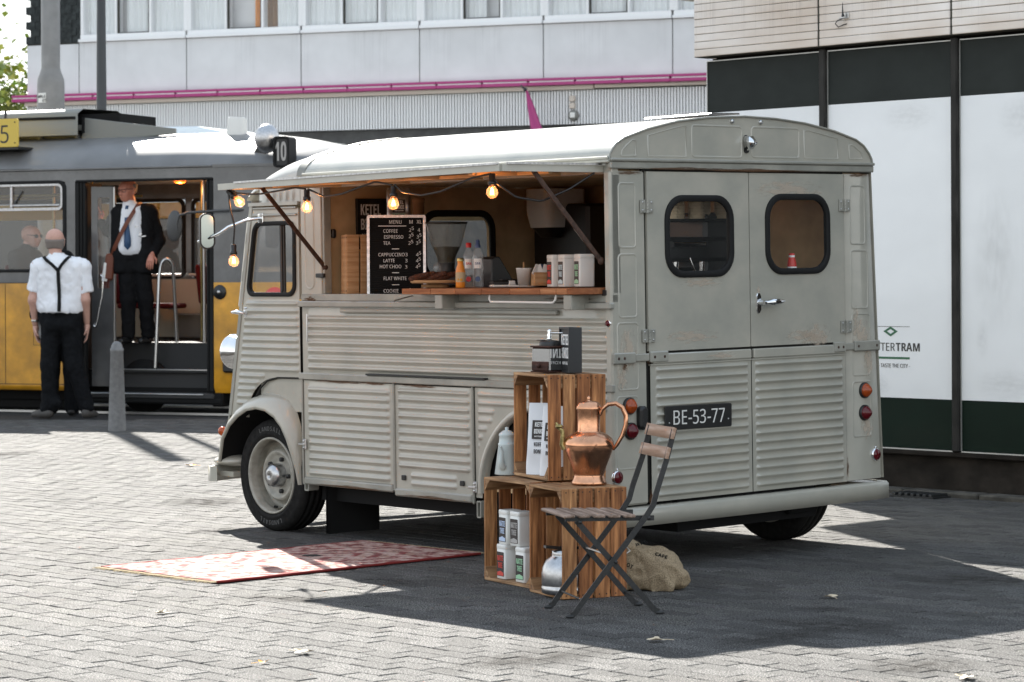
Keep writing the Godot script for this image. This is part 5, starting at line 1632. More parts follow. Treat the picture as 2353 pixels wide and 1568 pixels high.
func wheel(o: Node3D, at: Vector3, face: bool):
	var t = T(at, 0, 0, PI / 2)
	var ty = MB.new(t)
	ty.lathe([Vector2(0.195, -0.08), Vector2(0.23, -0.095), Vector2(0.285, -0.098), Vector2(0.316, -0.085), Vector2(0.326, -0.06), Vector2(0.326, -0.045), Vector2(0.319, -0.044), Vector2(0.319, -0.036), Vector2(0.327, -0.035), Vector2(0.328, -0.006), Vector2(0.320, -0.005), Vector2(0.320, 0.005), Vector2(0.328, 0.006), Vector2(0.327, 0.035), Vector2(0.319, 0.036), Vector2(0.319, 0.044), Vector2(0.326, 0.045), Vector2(0.326, 0.06), Vector2(0.316, 0.082), Vector2(0.305, 0.089), Vector2(0.302, 0.092), Vector2(0.285, 0.096), Vector2(0.25, 0.097), Vector2(0.246, 0.1), Vector2(0.24, 0.099), Vector2(0.228, 0.092), Vector2(0.215, 0.08)], 64)
	var wh = obj("wheel", ty, M.tyre, o)
	var rm = MB.new(t)
	rm.lathe([Vector2(0.222, 0.085), Vector2(0.222, 0.094), Vector2(0.212, 0.094), Vector2(0.207, 0.075), Vector2(0.203, 0.03), Vector2(0.19, -0.005), Vector2(0.172, -0.012), Vector2(0.158, 0.012), Vector2(0.15, 0.036), Vector2(0.141, 0.047), Vector2(0.131, 0.048), Vector2(0.121, 0.038), Vector2(0.108, 0.030), Vector2(0, 0.030)], 56)
	rm.lathe([Vector2(0.2, -0.08), Vector2(0.19, 0.05)], 40)
	obj("rim", rm, M.rim_paint, wh)
	if face:
		var hb = MB.new(t)
		hb.lathe([Vector2(0.068, 0.03), Vector2(0.068, 0.075), Vector2(0.06, 0.092), Vector2(0.035, 0.104), Vector2(0.01, 0.107), Vector2(0.009, 0.102), Vector2(0, 0.102)], 32)
		obj("hub_cap", hb, M.aluminium, wh)
		for i in 5:
			var a = TAU * i / 5.0 + 0.35
			var nb = MB.new(t * T(Vector3(cos(a) * 0.097, 0.03, sin(a) * 0.097)))
			nb.lathe([Vector2(0.0135, 0), Vector2(0.0125, 0.02), Vector2(0.008, 0.023), Vector2(0, 0.023)], 6)
			obj("wheel_nut", nb, M.black_plastic, wh)
		var sl = MB.new(t * T(Vector3(0, 0.0585, 0)))
		sl.x = t * T(Vector3(-0.183, 0.0595, 0.0), 0.0)
		sl.box(Vector3.ZERO, Vector3(0.013, 0.004, 0.04), 0.003)
		obj("slot", sl, M.black_matt, wh)

func van():
	var o = thing("food_van", "vintage grey corrugated coffee van with an open serving hatch and awning", "van", van_at())
	var pm: Material = M.van_paint
	# ---------------- left flank
	var up = MB.new(FLANK)
	ribbed(up, -2.555, -0.0, 0.925, 1.304, rib_rows(0.962, 1.238, 7, -2.51, -0.03, 0.0205, 0.017))
	obj("flank_panel", up, pm, o)
	var pa = MB.new(FLANK)
	pa.x = FLANK * T(Vector3(0, 0, 0.004))
	ribbed(pa, -2.545, -1.742, 0.335, 0.885, rib_rows(0.362, 0.836, 12, -2.51, -1.765, 0.019, 0.014))
	obj("flank_panel", pa, pm, o)
	var pb = MB.new(FLANK * T(Vector3(0, 0, 0.004)))
	ribbed(pb, -1.722, -1.075, 0.31, 0.882, rib_rows(0.446, 0.85, 10, -1.70, -1.095, 0.0175, 0.014) + [[0.393, -1.60, -1.205, 0.0175, 0.010], [0.35, -1.60, -1.205, 0.0175, 0.010]])
	obj("flank_panel", pb, pm, o)
	var arch = func(p: Vector3) -> Vector3:
		var dx = p.x + 0.55
		if absf(dx) < 0.455: p.y = maxf(p.y, 0.33 + sqrt(0.455 * 0.455 - dx * dx))
		return p
	var pc = MB.new(FLANK * T(Vector3(0, 0, 0.002)))
	var rc = []
	for i in 11:
		var y = 0.85 - i * 0.0453
		var reach = 0.60 if y > 0.80 else sqrt(maxf(0.53 * 0.53 - pow(y - 0.33, 2), 0.0)) * -1.0 + 0.0
		if y > 0.80: rc.append([y, -1.04, -0.04, 0.018, 0.010])
		else: rc.append([y, -1.04, minf(-0.55 + reach, -0.9), 0.018, 0.010])
	ribbed(pc, -1.058, -0.0, 0.305, 0.885, rc, arch)
	obj("flank_panel", pc, pm, o)
	# backing that shows dark in the joints
	var bk = MB.new(FLANK)
	bk.bx(-2.56, -1.05, 0.30, 1.36, -0.03, -0.004)
	bk.bx(-1.05, -0.02, 0.80, 1.36, -0.03, -0.004)
	bk.bx(-3.2, -2.56, 0.72, 1.33, -0.10, -0.03)
	obj("inner_frame", bk, M.seam_dark, o)
	var tm = MB.new(FLANK)
	tm.bx(-2.575, 0.012, 0.890, 0.928, 0.0, 0.022, 0.005)
	tm.bx(-2.56, 0.014, 1.303, 1.336, 0.0, 0.034, 0.006)
	tm.bx(-2.18, -0.39, 1.272, 1.296, 0.0, 0.026, 0.006)
	tm.bx(-2.56, -0.0, 1.3362, 1.376, -0.05, 0.004, 0.003)
	tm.bx(-1.738, -1.722, 0.30, 0.888, 0.0, 0.016, 0.005)
	tm.bx(-1.075, -1.062, 0.27, 0.888, 0.0, 0.018, 0.005)
	tm.bx(-2.545, -1.745, 0.292, 0.334, -0.02, 0.018, 0.008)
	tm.bx(-1.725, -1.08, 0.275, 0.318, -0.02, 0.018, 0.008)
	tm.bx(-2.565, -2.552, 0.29, 0.90, -0.03, 0.012, 0.004)
	obj("flank_trim", tm, M.van_trim, o)
	var rod = MB.new(FLANK)
	rod.tube([Vector3(-2.493, 1.262, 0.014), Vector3(-2.491, 1.245, 0.016), Vector3(-2.491, 1.10, 0.016)], 0.005, 6)
	rod.tube([Vector3(-1.56, 1.385, -0.09), Vector3(-1.56, 1.345, 0.12), Vector3(-1.555, 1.338, 0.14)], 0.004, 6)
	obj("rod", rod, M.steel, o)
	var gs = MB.new(FLANK)
	gs.bx(-1.95, -0.95, 0.9285, 0.938, 0.0, 0.03, 0.002)
	obj("awning_rail", gs, M.black_plastic, o)
	# hatch pillar with pressed panel, header, rear post
	var pl = MB.new(FLANK)
	pl.bx(-2.56, -2.37, 1.3365, 2.02, -0.05, 0.0, 0.004)
	emboss(pl, -2.525, 1.40, -2.43, 1.93, 0.0, 0.045, 0.012, 0.006)
	obj("pillar", pl, pm, o)
	var hd = MB.new(FLANK)
	hd.bx(-2.56, 0.0, 1.975, 2.045, -0.05, -0.002, 0.004)
	obj("header", hd, pm, o)
	var pr = MB.new(FLANK)
	pr.bx(-0.048, 0.0, 1.3765, 1.975, -0.06, 0.0, 0.006)
	pr.bx(-0.062, -0.048, 1.3765, 1.975, -0.06, -0.012, 0.003)
	pr.bx(-2.37, -2.352, 1.3765, 1.975, -0.06, -0.008, 0.003)
	obj("hatch_frame", pr, M.van_trim, o)
	var ltc = MB.new(FLANK)
	for h in [1.48]: ltc.bx(-2.40, -2.33, h - 0.012, h + 0.012, 0.0, 0.022, 0.004)
	ltc.bx(-0.07, -0.03, 1.37, 1.40, -0.01, 0.014, 0.004)
	obj("hatch_catch", ltc, M.black_plastic, o)
	for q in [[-2.548, 0.52], [-1.066, 0.36]]:
		var ct = MB.new(FLANK * T(Vector3(q[0], q[1], 0.01)))
		ct.bx(-0.03, 0.03, -0.006, 0.006, 0.008, 0.02, 0.003)
		ct.bx(0.0, 0.03, -0.03, 0.03, 0.0, 0.01, 0.004)
		ct.ball(Vector3(0.015, 0.018, 0.012), Vector3(0.008, 0.008, 0.006), 8, 6)
		ct.ball(Vector3(0.015, -0.018, 0.012), Vector3(0.008, 0.008, 0.006), 8, 6)
		obj("panel_catch", ct, M.steel, o)
	for q in [[-1.651, 0.378], [-1.162, 0.374]]:
		var vt = MB.new(FLANK * T(Vector3(q[0], q[1], 0.004)))
		vt.bx(-0.017, 0.017, -0.014, 0.014, 0.0, 0.012, 0.004)
		obj("drain_plug", vt, M.black_plastic, o)
	var jk = MB.new(FLANK)
	jk.frame(rrect(-2.545, 0.255, -2.505, 0.325, 0.008), rrect(-2.537, 0.263, -2.513, 0.317, 0.004), -0.06, 0.012)
	jk.frame(rrect(-1.045, 0.20, -1.01, 0.29, 0.008), rrect(-1.038, 0.208, -1.017, 0.282, 0.004), -0.06, 0.012)
	obj("jacking_point", jk, M.van_trim, o)
	var ml = MB.new(FLANK * T(Vector3(-0.028, 1.232, 0.002), 0, PI / 2))
	ml.lathe([Vector2(0.022, 0), Vector2(0.022, 0.008), Vector2(0.015, 0.012)], 18)
	var mk = obj("side_marker", ml, M.chrome, o)
	var m2 = MB.new(FLANK * T(Vector3(-0.028, 1.232, 0.010), 0, PI / 2))
	m2.lathe([Vector2(0.015, 0), Vector2(0.012, 0.01), Vector2(0, 0.014)], 14)
	obj("lens", m2, M.red_lens, mk)
	# rear wheel arch lip
	var al = MB.new(FLANK)
	var lips = []
	for i in 25:
		var a = PI * i / 24.0
		var d = Vector3(-cos(a), sin(a), 0)
		var c = Vector3(-0.55, 0.33, 0)
		lips.append(PackedVector3Array([c + d * 0.455 + Vector3(0, 0, -0.04), c + d * 0.452 + Vector3(0, 0, 0.02), c + d * 0.475 + Vector3(0, 0, 0.022), c + d * 0.49 + Vector3(0, 0, 0.002)]))
	al.rings(lips, false, false)
	obj("wheel_arch", al, pm, o)
	# ---------------- cab
	var vf = func(h: float) -> float: return 3.016 + (1.887 - h) * 0.20
	var slant = func(p: Vector3) -> Vector3:   # x -3.10 rides along the raked front edge
		var s = clampf((-2.58 - p.x) / 0.52, 0, 1)
		p.x -= s * (vf.call(p.y) - 3.10)
		return p
	var seam = func(p: Vector3) -> Vector3:   # rounded cut above the wing
		p = slant.call(p)
		var dx = p.x + 2.80
		var y = 0.893
		if dx < 0.0: y = 0.893 - 0.24 * (1.0 - sqrt(maxf(1.0 - pow(dx / 0.30, 2), 0.0)))
		if p.x < -3.08: y = 0.893 - 0.24
		p.y = maxf(p.y, y)
		return p
	var dr = MB.new(FLANK)
	var rd = rib_rows(0.939, 1.32, 10, -3.075, -2.585, 0.0165, 0.012)
	for q in [[0.897, -2.86], [0.857, -2.90], [0.818, -2.93], [0.777, -2.955], [0.737, -2.98]]: rd.append([q[0], -3.075, q[1], 0.0155, 0.012])
	ribbed(dr, -3.10, -2.58, 0.65, 1.345, rd, seam)
	dr.frame(warped(rrect(-3.10, 1.3452, -2.58, 1.868, 0.004), slant), warped(rrect(-3.065, 1.365, -2.612, 1.79, 0.06), slant), -0.03, 0.0)
	var door = obj("cab_door", dr, pm, o)
	var dt = MB.new(FLANK)
	for q in [[1.80, 1.835], [1.84, 1.87]]: dt.tube([Vector3(-2.59, q[0] + 0.03, 0.006), Vector3(-vf.call(q[0]) + 0.02, q[0] + 0.03, 0.006)], 0.008, 6)
	obj("rain_rail", dt, M.van_trim, door)
	var rb = MB.new(FLANK)
	rb.frame(warped(rrect(-3.07, 1.36, -2.607, 1.795, 0.065), slant), warped(rrect(-3.045, 1.385, -2.632, 1.77, 0.045), slant), -0.01, 0.01, 0.006)
	var dwin = obj("window", rb, M.rubber, door)
	var gl = MB.new(FLANK)
	var g4 = warped(PackedVector2Array([Vector2(-3.05, 1.38), Vector2(-2.63, 1.38), Vector2(-2.63, 1.775), Vector2(-3.05, 1.775)]), slant)
	gl.quad(MB.V3(g4[0], -0.012), MB.V3(g4[1], -0.012), MB.V3(g4[2], -0.012), MB.V3(g4[3], -0.012))
	obj("pane", gl, M.pane, dwin)
	var dv = MB.new(FLANK)
	dv.bx(-2.765, -2.745, 1.385, 1.77, -0.02, 0.0, 0.003)
	dv.bx(-2.735, -2.727, 1.385, 1.77, -0.02, -0.004, 0.002)
	obj("divider", dv, M.black_plastic, dwin)
	var dh = MB.new(FLANK)
	dh.x = FLANK * T(Vector3(-3.135, 1.262, 0.0))
	dh.tube([Vector3(0.035, 0.0, 0.0), Vector3(0.033, 0.004, 0.035), Vector3(0.0, 0.008, 0.045), Vector3(-0.05, 0.006, 0.042)], [0.012, 0.011, 0.013, 0.008], 10)
	dh.bx(0.02, 0.05, -0.035, 0.035, -0.002, 0.008, 0.004)
	obj("handle", dh, M.chrome, door)
	# raked front pillar strips
	var fp = MB.new(FLANK)
	fp.strap([Vector3(-vf.call(1.89) - 0.012, 1.89, -0.01), Vector3(-vf.call(0.66) - 0.012, 0.66, -0.01)], 0.022, 0.03, Vector3.BACK)
	fp.strap([Vector3(-vf.call(1.89) - 0.04, 1.90, -0.03), Vector3(-vf.call(0.60) - 0.04, 0.60, -0.03)], 0.03, 0.03, Vector3.BACK)
	fp.strap([Vector3(-2.57, 1.895, 0.004), Vector3(-vf.call(1.89) - 0.03, 1.895, 0.004)], 0.02, 0.02, Vector3.BACK)
	obj("door_pillar", fp, M.van_trim, o)
	for h in [1.70, 1.48]:
		var hg = MB.new(FLANK)
		hg.tube([Vector3(-vf.call(h + 0.03) - 0.03, h + 0.03, -0.005), Vector3(-vf.call(h - 0.03) - 0.03, h - 0.03, -0.005)], 0.012, 8)
		obj("door_hinge", hg, M.van_trim, o)
	# inner wing panel above the fender, dark seam along the door cut
	var iw = MB.new(FLANK)
	iw.bx(-2.98, -2.575, 0.70, 0.892, -0.05, -0.012)
	obj("wing_panel", iw, pm, o)
	var sm = MB.new(FLANK)
	sm.tube([Vector3(-2.58, 0.894, 0.0), Vector3(-2.80, 0.892, 0.0), Vector3(-2.90, 0.872, 0.0), Vector3(-2.97, 0.828, 0.0), Vector3(-3.01, 0.78, 0.0), Vector3(-3.04, 0.73, 0.0)], 0.0055, 6)
	obj("door_seam", sm, M.seam_dark, o)
	# fender
	var fi = [[3.30, 0.385], [3.255, 0.52], [3.19, 0.60], [3.11, 0.655], [3.02, 0.695], [2.92, 0.71], [2.83, 0.70], [2.75, 0.665], [2.69, 0.61], [2.65, 0.54], [2.625, 0.45], [2.605, 0.36], [2.60, 0.285]]
	var fo = [[3.35, 0.40], [3.315, 0.56], [3.25, 0.655], [3.165, 0.725], [3.05, 0.775], [2.92, 0.803], [2.80, 0.795], [2.71, 0.765], [2.645, 0.70], [2.61, 0.62], [2.595, 0.5], [2.588, 0.38], [2.585, 0.285]]
	var fr = []
	var fb = []
	for i in fi.size():
		var a = Vector3(-fo[i][0], fo[i][1], -0.02); var b = Vector3(-fi[i][0], fi[i][1], 0.075)
		var wdt: float = [0.09, 0.1, 0.1, 0.1, 0.1, 0.1, 0.1, 0.095, 0.09, 0.08, 0.06, 0.04, 0.02][i]
		b.z = wdt * 0.75
		var mid = a.lerp(b, 0.45); mid.z = lerpf(a.z, b.z, 0.78)
		var m0 = a.lerp(b, 0.15); m0.z = lerpf(a.z, b.z, 0.42)
		var m1 = a.lerp(b, 0.8); m1.z = b.z * 0.995 + 0.004
		fr.append(PackedVector3Array([a, m0, mid, m1, b, b + Vector3(0, 0, -0.012)]))
		var inw = Vector3(-2.9, 0.3, 0) - Vector3(b.x, b.y, 0)
		fb.append(PackedVector3Array([b + Vector3(0, 0, -0.012), b + inw.normalized() * -0.01 + Vector3(0, 0, -0.16), b + inw.normalized() * 0.05 + Vector3(0, 0, -0.4)]))
	var fe = MB.new(FLANK)
	fr.reverse(); fb.reverse()
	var flip = []
	for r in fr: r.reverse(); flip.append(r)
	fe.rings(flip, false, false)
	obj("fender", fe, pm, o)
	var fd = MB.new(FLANK)
	fd.rings(fb, false, false)
	fd.bx(-3.3, -2.55, 0.3, 0.75, -0.42, -0.40)
	obj("wheel_well", fd, M.black_matt, o)
	# front of the cab, headlamps, bumper
	var nose = MB.new()
	for q in [[0.30, 1.00, 0.0, 0.0], [1.0, 1.35, 0.0, 0.0]]:
		pass
	nose.sheet(func(u, h): return P(u, h, vf.call(h) + 0.02 + (0.10 * sin(PI * u / 1.97) if h < 1.3 else 0.03 * sin(PI * u / 1.97))), [1.97, 1.8, 1.5, 1.2, 0.985, 0.8, 0.5, 0.2, 0.0], [0.55, 0.7, 0.9, 1.1, 1.29, 1.32])
	nose.sheet(func(u, h): return P(u, h, vf.call(h) + 0.02 + 0.03 * sin(PI * u / 1.97)), [1.97, 1.8, 1.5, 1.2, 0.985, 0.8, 0.5, 0.2, 0.0], [1.80, 1.92])
	for u in [0.0, 0.955, 1.92]: nose.tube([P(u + 0.025, 1.3, vf.call(1.3) + 0.03), P(u + 0.025, 1.82, vf.call(1.82) + 0.03)], 0.03, 8)
	obj("cab_front", nose, pm, o)
	var ws = MB.new()
	for u in [0.05, 1.0]: ws.quad(P(u + 0.9, 1.32, vf.call(1.32) + 0.04), P(u, 1.32, vf.call(1.32) + 0.04), P(u, 1.81, vf.call(1.81) + 0.04), P(u + 0.9, 1.81, vf.call(1.81) + 0.04))
	obj("windscreen", ws, M.pane, o)
	for u in [0.10, 1.87]:
		var hl = MB.new(Transform3D(Basis(Vector3.RIGHT, -PI / 2), P(u, 1.03, 3.30)))
		hl.lathe([Vector2(0.0, -0.10), Vector2(0.05, -0.09), Vector2(0.085, -0.05), Vector2(0.097, 0.0), Vector2(0.10, 0.05), Vector2(0.104, 0.056), Vector2(0.104, 0.07), Vector2(0.097, 0.078), Vector2(0.06, 0.095), Vector2(0, 0.10)], 28)
		obj("headlamp", hl, M.chrome, o)
	var bf = MB.new()
	bf.rings([[2.05, 0.0], [1.9, 0.05], [1.0, 0.10], [0.1, 0.05], [-0.08, 0.0], [-0.10, -0.05]].map(func(q): return PackedVector3Array([P(q[0], 0.27, 3.40 + q[1]), P(q[0], 0.27, 3.33 + q[1]), P(q[0], 0.36, 3.33 + q[1]), P(q[0], 0.36, 3.40 + q[1])])))
	bf.bx(-0.04, 0.02, 0.30, 0.33, -3.42, -3.2)
	obj("front_bumper", bf, pm, o)
	var wng = MB.new()
	wng.ball(P(0.06, 0.385, 3.33), Vector3(0.12, 0.035, 0.13), 24, 8)
	obj("front_apron", wng, pm, o)
	var ind = MB.new()
	ind.ball(P(0.0, 0.56, 3.36), Vector3(0.025, 0.028, 0.03), 14, 10)
	obj("indicator", ind, M.amber_lens, o)
	# forehead over the door, pressed with upright flutes
	var fh = MB.new(FLANK)
	var flutes = []
	for i in 5: flutes.append(-2.62 - i * 0.062)
	fh.sheet(func(x, y):
		var z = 0.0
		for c in flutes:
			var d: float = absf(x - c) / 0.016
			if d < 1.0 and y > 1.92: z = maxf(z, 0.009 * (0.5 + 0.5 * cos(PI * d)))
		var e: float = clampf((-x - 2.86) / 0.14, 0, 1)
		return Vector3(x, lerpf(y, minf(y, 1.90 + 0.14 * sqrt(maxf(1.0 - e * e, 0.0))), 1.0), z - 0.03 * e * e), span_list(-3.0, -2.56, 66), [1.90, 1.918, 1.93, 1.96, 2.0, 2.02, 2.04])
	obj("cab_brow", fh, M.van_roof_paint, o)
	# roof, front dome, dark joint strip
	var ru = []
	for i in ROOF_U.size() - 1:
		ru.append(ROOF_U[i]); ru.append((ROOF_U[i] + ROOF_U[i + 1]) / 2)
		if i > 6 and i < 18: ru.append(ROOF_U[i] * 0.75 + ROOF_U[i + 1] * 0.25); ru.append(ROOF_U[i] * 0.25 + ROOF_U[i + 1] * 0.75)
	ru.append(ROOF_U[-1]); ru.sort()
	var rf = MB.new()
	rf.sheet(func(u, v): return P(u, roof_h(u) + (0.002 * sin(u * 95.0) if u > 0.3 and u < 1.65 else 0.0), v), ru, [-0.012, -0.009, 0.3, 0.9, 1.5, 2.1, 2.50])
	obj("roof", rf, M.van_roof_paint, o)
	var dm = MB.new()
	dm.sheet(func(u, v):
		var t: float = clampf((v - 2.56) / 0.56, 0, 1)
		var k = sqrt(maxf(1.0 - pow(t, 2.2), 0.0))
		var uu: float = lerpf(u, 0.985 + (u - 0.985) * 0.95, t)
		return P(uu, 1.96 + (roof_h(u) - 1.96) * k - 0.04 * t, v), ru, [2.56, 2.60, 2.68, 2.76, 2.84, 2.91, 2.97, 3.02, 3.06, 3.09, 3.11, 3.12])
	obj("cab_roof", dm, M.van_roof_paint, o)
	var js = MB.new()
	js.sheet(func(u, v): return P(u, roof_h(u) + 0.006, v), ROOF_U, [2.49, 2.565])
	obj("roof_joint", js, M.tram_gear, o)
	var rr = MB.new(FLANK)
	rr.bx(-2.5, 0.008, 2.028, 2.045, -0.01, 0.034, 0.005)
	rr.bx(-2.5, 0.008, 2.045, 2.062, 0.022, 0.034, 0.004)
	obj("roof_gutter", rr, pm, o)
	var rs = MB.new()
	rs.rings([0.02, 0.5].map(func(v): return PackedVector3Array([P(0.72, 2.283, v), P(0.95, 2.291, v), P(0.95, 2.30, v), P(0.74, 2.296, v)])))
	obj("roof_strip", rs, M.aluminium, o)
	# ---------------- right flank, front right corner, floor, inside
	var rw = MB.new()
	var edge = func(h: float) -> float: return 1.965 + (2.03 - h) * 0.043
	rw.sheet(func(v, h): return P(edge.call(h), h, v), [0.0, 0.8, 1.6, 2.4, 3.05], [0.33, 0.7, 1.1, 1.5, 2.04])
	obj("right_flank", rw, pm, o)
	var inn = MB.new()
	inn.bx(0.03, 1.93, 0.34, 0.37, -2.40, -0.05)
	inn.bx(1.90, 1.935, 0.37, 1.99, -2.40, -0.05)
	inn.bx(0.03, 1.93, 1.985, 2.0, -2.40, -0.05)
	inn.bx(0.035, 0.045, 0.37, 1.33, -2.40, -1.06)
	inn.bx(0.035, 0.045, 0.83, 1.33, -1.059, -0.06)
	obj("lining", inn, M.tan_wall, o)
	var bh = MB.new()
	bh.x = T(P(0, 0, 2.40))
	var op = rrect(0.76, 1.45, 1.285, 1.825, 0.09)
	bh.frame(rrect(0.03, 0.37, 1.905, 1.984, 0.003), op, -0.02, 0.02)
	obj("bulkhead", bh, M.tan_wall, o)
	var bf2 = MB.new()
	bf2.x = T(P(0, 0, 2.38))
	bf2.frame(rrect(0.735, 1.425, 1.31, 1.85, 0.115), rrect(0.775, 1.465, 1.27, 1.81, 0.08), -0.002, 0.012, 0.01)
	var bw = obj("bulkhead_window", bf2, M.rubber, o)
	var bp = MB.new()
	bp.quad(P(0.77, 1.46, 2.39), P(1.28, 1.46, 2.39), P(1.28, 1.82, 2.39), P(0.77, 1.82, 2.39))
	obj("pane", bp, M.pane, bw)
	var cs = MB.new()
	cs.bx(0.45, 0.85, 0.5, 1.25, -2.62, -2.50, 0.04)
	cs.bx(1.15, 1.55, 0.5, 1.25, -2.62, -2.50, 0.04)
	cs.bx(0.36, 1.6, 0.34, 0.42, -3.2, -2.42)
	cs.bx(0.05, 1.9, 1.0, 1.22, -3.1, -2.95, 0.03)
	obj("cab_inside", cs, M.black_matt, o)
	var dk = MB.new()
	dk.bx(1.2, 1.89, 0.38, 1.32, -1.75, -0.08)
	dk.bx(1.58, 1.89, 1.0, 1.88, -2.34, -1.85, 0.02)
	dk.bx(0.06, 0.22, 0.38, 1.34, -2.3, -0.08)
	var ins = obj("kitchen_unit", dk, M.black_plastic, o)
	var ww = MB.new()
	ww.bx(0.40, 0.42, 0.30, 0.80, -1.04, -0.06)
	ww.bx(0.02, 0.42, 0.801, 0.82, -1.04, -0.06)
	ww.bx(0.02, 0.42, 0.30, 0.80, -1.06, -1.041)
	ww.bx(0.02, 0.42, 0.30, 0.80, -0.059, -0.04)
	obj("wheel_well", ww, M.black_matt, o)
	var under = MB.new()
	under.bx(0.08, 1.9, 0.20, 0.335, -2.5, -0.9)
	under.bx(0.45, 1.5, 0.16, 0.335, -0.9, -0.02)
	under.bx(1.25, 1.42, 0.19, 0.24, -0.03, 0.02, 0.01)
	under.bx(0.3, 1.7, 0.22, 0.7, -3.2, -2.45)
	obj("underbody", under, M.black_matt, o)
	var mf = MB.new()
	mf.x = T(P(0.18, 0.17, 2.36), 0, 0.06, 0.0)
	mf.sheet(func(x, y): return Vector3(x, y, 0.012 * sin(x * 14.0 + y * 6.0)), MB.span(-0.16, 0.20, 10), MB.span(-0.155, 0.13, 8))
	mf.sheet(func(x, y): return Vector3(-x, y, -0.02 + 0.012 * sin(-x * 14.0 + y * 6.0)), MB.span(-0.20, 0.16, 10), MB.span(-0.155, 0.13, 8))
	obj("mudflap", mf, M.rubber, o)
	# wheels
	wheel(o, P(0.095, 0.322, 2.885), true)
	wheel(o, P(1.78, 0.300, 2.885), true)
	wheel(o, P(0.19, 0.322, 0.55), false)
	wheel(o, P(1.76, 0.300, 0.53), false)
	for v in [2.885, 0.54]:
		var ax = MB.new()
		ax.tube([P(0.2, 0.32, v), P(1.75, 0.30, v)], 0.04, 8)
		obj("axle", ax, M.black_matt, o)
	tyre_print(o.get_node("wheel"))
	# worn patches: primer showing through, rust under seams, road dirt
	for q in [[0.10, 1.10, 0.07, 0.13], [0.05, 0.96, 0.05, 0.08], [1.86, 1.12, 0.09, 0.10], [1.92, 0.98, 0.05, 0.12], [1.82, 1.20, 0.035, 0.09], [1.42, 1.125, 0.19, 0.045], [1.5, 1.12, 0.13, 0.08], [0.62, 1.425, 0.17, 0.03], [1.05, 1.375, 0.02, 0.025], [0.75, 1.046, 0.13, 0.02], [1.90, 0.62, 0.06, 0.09], [0.55, 1.15, 0.22, 0.04], [1.3, 1.9, 0.3, 0.06]]:
		var b = MB.new()
		var z = 0.0175 if q[1] < 1.07 and q[0] > 0.4 and q[0] < 1.6 else 0.0048
		b.quv(Vector3(q[0] - q[2], q[1] - q[3], z), Vector3(q[0] + q[2], q[1] - q[3], z), Vector3(q[0] + q[2], q[1] + q[3], z), Vector3(q[0] - q[2], q[1] + q[3], z))
		obj("worn_patch", b, M["primer_patch_%d" % (int(q[0] * 100) % 3)], o)
	for q in [[0.07, 1.016, 0.02, 0.03], [0.236, 1.05, 0.02, 0.04], [0.24, 0.35, 0.02, 0.05], [1.735, 0.40, 0.012, 0.07], [1.0, 2.0, 0.5, 0.012], [0.5, 2.004, 0.4, 0.010], [0.115, 1.98, 0.11, 0.012], [1.85, 1.985, 0.11, 0.015]]:
		var b = MB.new()
		var z = 0.0052 if q[1] < 1.99 else 0.0152
		b.quv(Vector3(q[0] - q[2], q[1] - q[3], z), Vector3(q[0] + q[2], q[1] - q[3], z), Vector3(q[0] + q[2], q[1] + q[3], z), Vector3(q[0] - q[2], q[1] + q[3], z), Vector2(1, 1), Vector2(0, 0))
		obj("rust_stain", b, M.rust_stain, o)
	for q in [[-2.2, 0.884, 0.30, 0.012, 0.0125], [-1.9, 0.884, 0.15, 0.014, 0.0128], [-1.5, 0.88, 0.2, 0.012, 0.0125], [-2.1, 0.30, 0.4, 0.010, 0.019], [-1.4, 0.285, 0.3, 0.010, 0.019], [-2.47, 1.345, 0.08, 0.02, 0.005], [-0.3, 1.355, 0.25, 0.012, 0.006]]:
		var b = MB.new(FLANK)
		b.quv(Vector3(q[0] - q[2], q[1] - q[3], q[4]), Vector3(q[0] + q[2], q[1] - q[3], q[4]), Vector3(q[0] + q[2], q[1] + q[3], q[4]), Vector3(q[0] - q[2], q[1] + q[3], q[4]))
		obj("rust_stain", b, M.rust_stain, o)
	# ---------------- mirror on its arm
	var ma = MB.new(FLANK)
	ma.tube([Vector3(-2.93, 1.815, 0.0), Vector3(-2.95, 1.81, 0.05), Vector3(-2.98, 1.80, 0.09), Vector3(-3.03, 1.765, 0.17), Vector3(-3.06, 1.735, 0.20), Vector3(-3.10, 1.72, 0.21), Vector3(-3.17, 1.70, 0.22), Vector3(-3.26, 1.685, 0.22)], 0.009, 8)
	ma.bx(-2.955, -2.905, 1.78, 1.845, -0.002, 0.014, 0.004)
	var mir = obj("mirror", ma, M.chrome, o)
	var mh = MB.new()
	mh.x = FLANK * T(Vector3(-3.16, 1.745, 0.225), 1.12)
	mh.frame(rrect(-0.045, -0.104, 0.045, 0.104, 0.04), rrect(-0.037, -0.096, 0.037, 0.096, 0.033), -0.025, 0.012, 0.005)
	mh.poly(rrect(-0.043, -0.102, 0.043, 0.102, 0.038), -0.03, -0.02)
	obj("housing", mh, M.black_plastic, mir)
	var mg = MB.new()
	mg.x = mh.x
	mg.poly(rrect(-0.039, -0.098, 0.039, 0.098, 0.035), -0.006, 0.004)
	obj("glass", mg, M.mirror_glass, mir)
	van_rear(o)
	awning(o)
	counter(o)

static func span_list(a: float, b: float, n: int) -> Array: return MB.span(a, b, n)

func warped(p: PackedVector2Array, f: Callable) -> PackedVector2Array:
	var o = PackedVector2Array()
	for q in p:
		var w: Vector3 = f.call(Vector3(q.x, q.y, 0))
		o.append(Vector2(w.x, w.y))
	return o

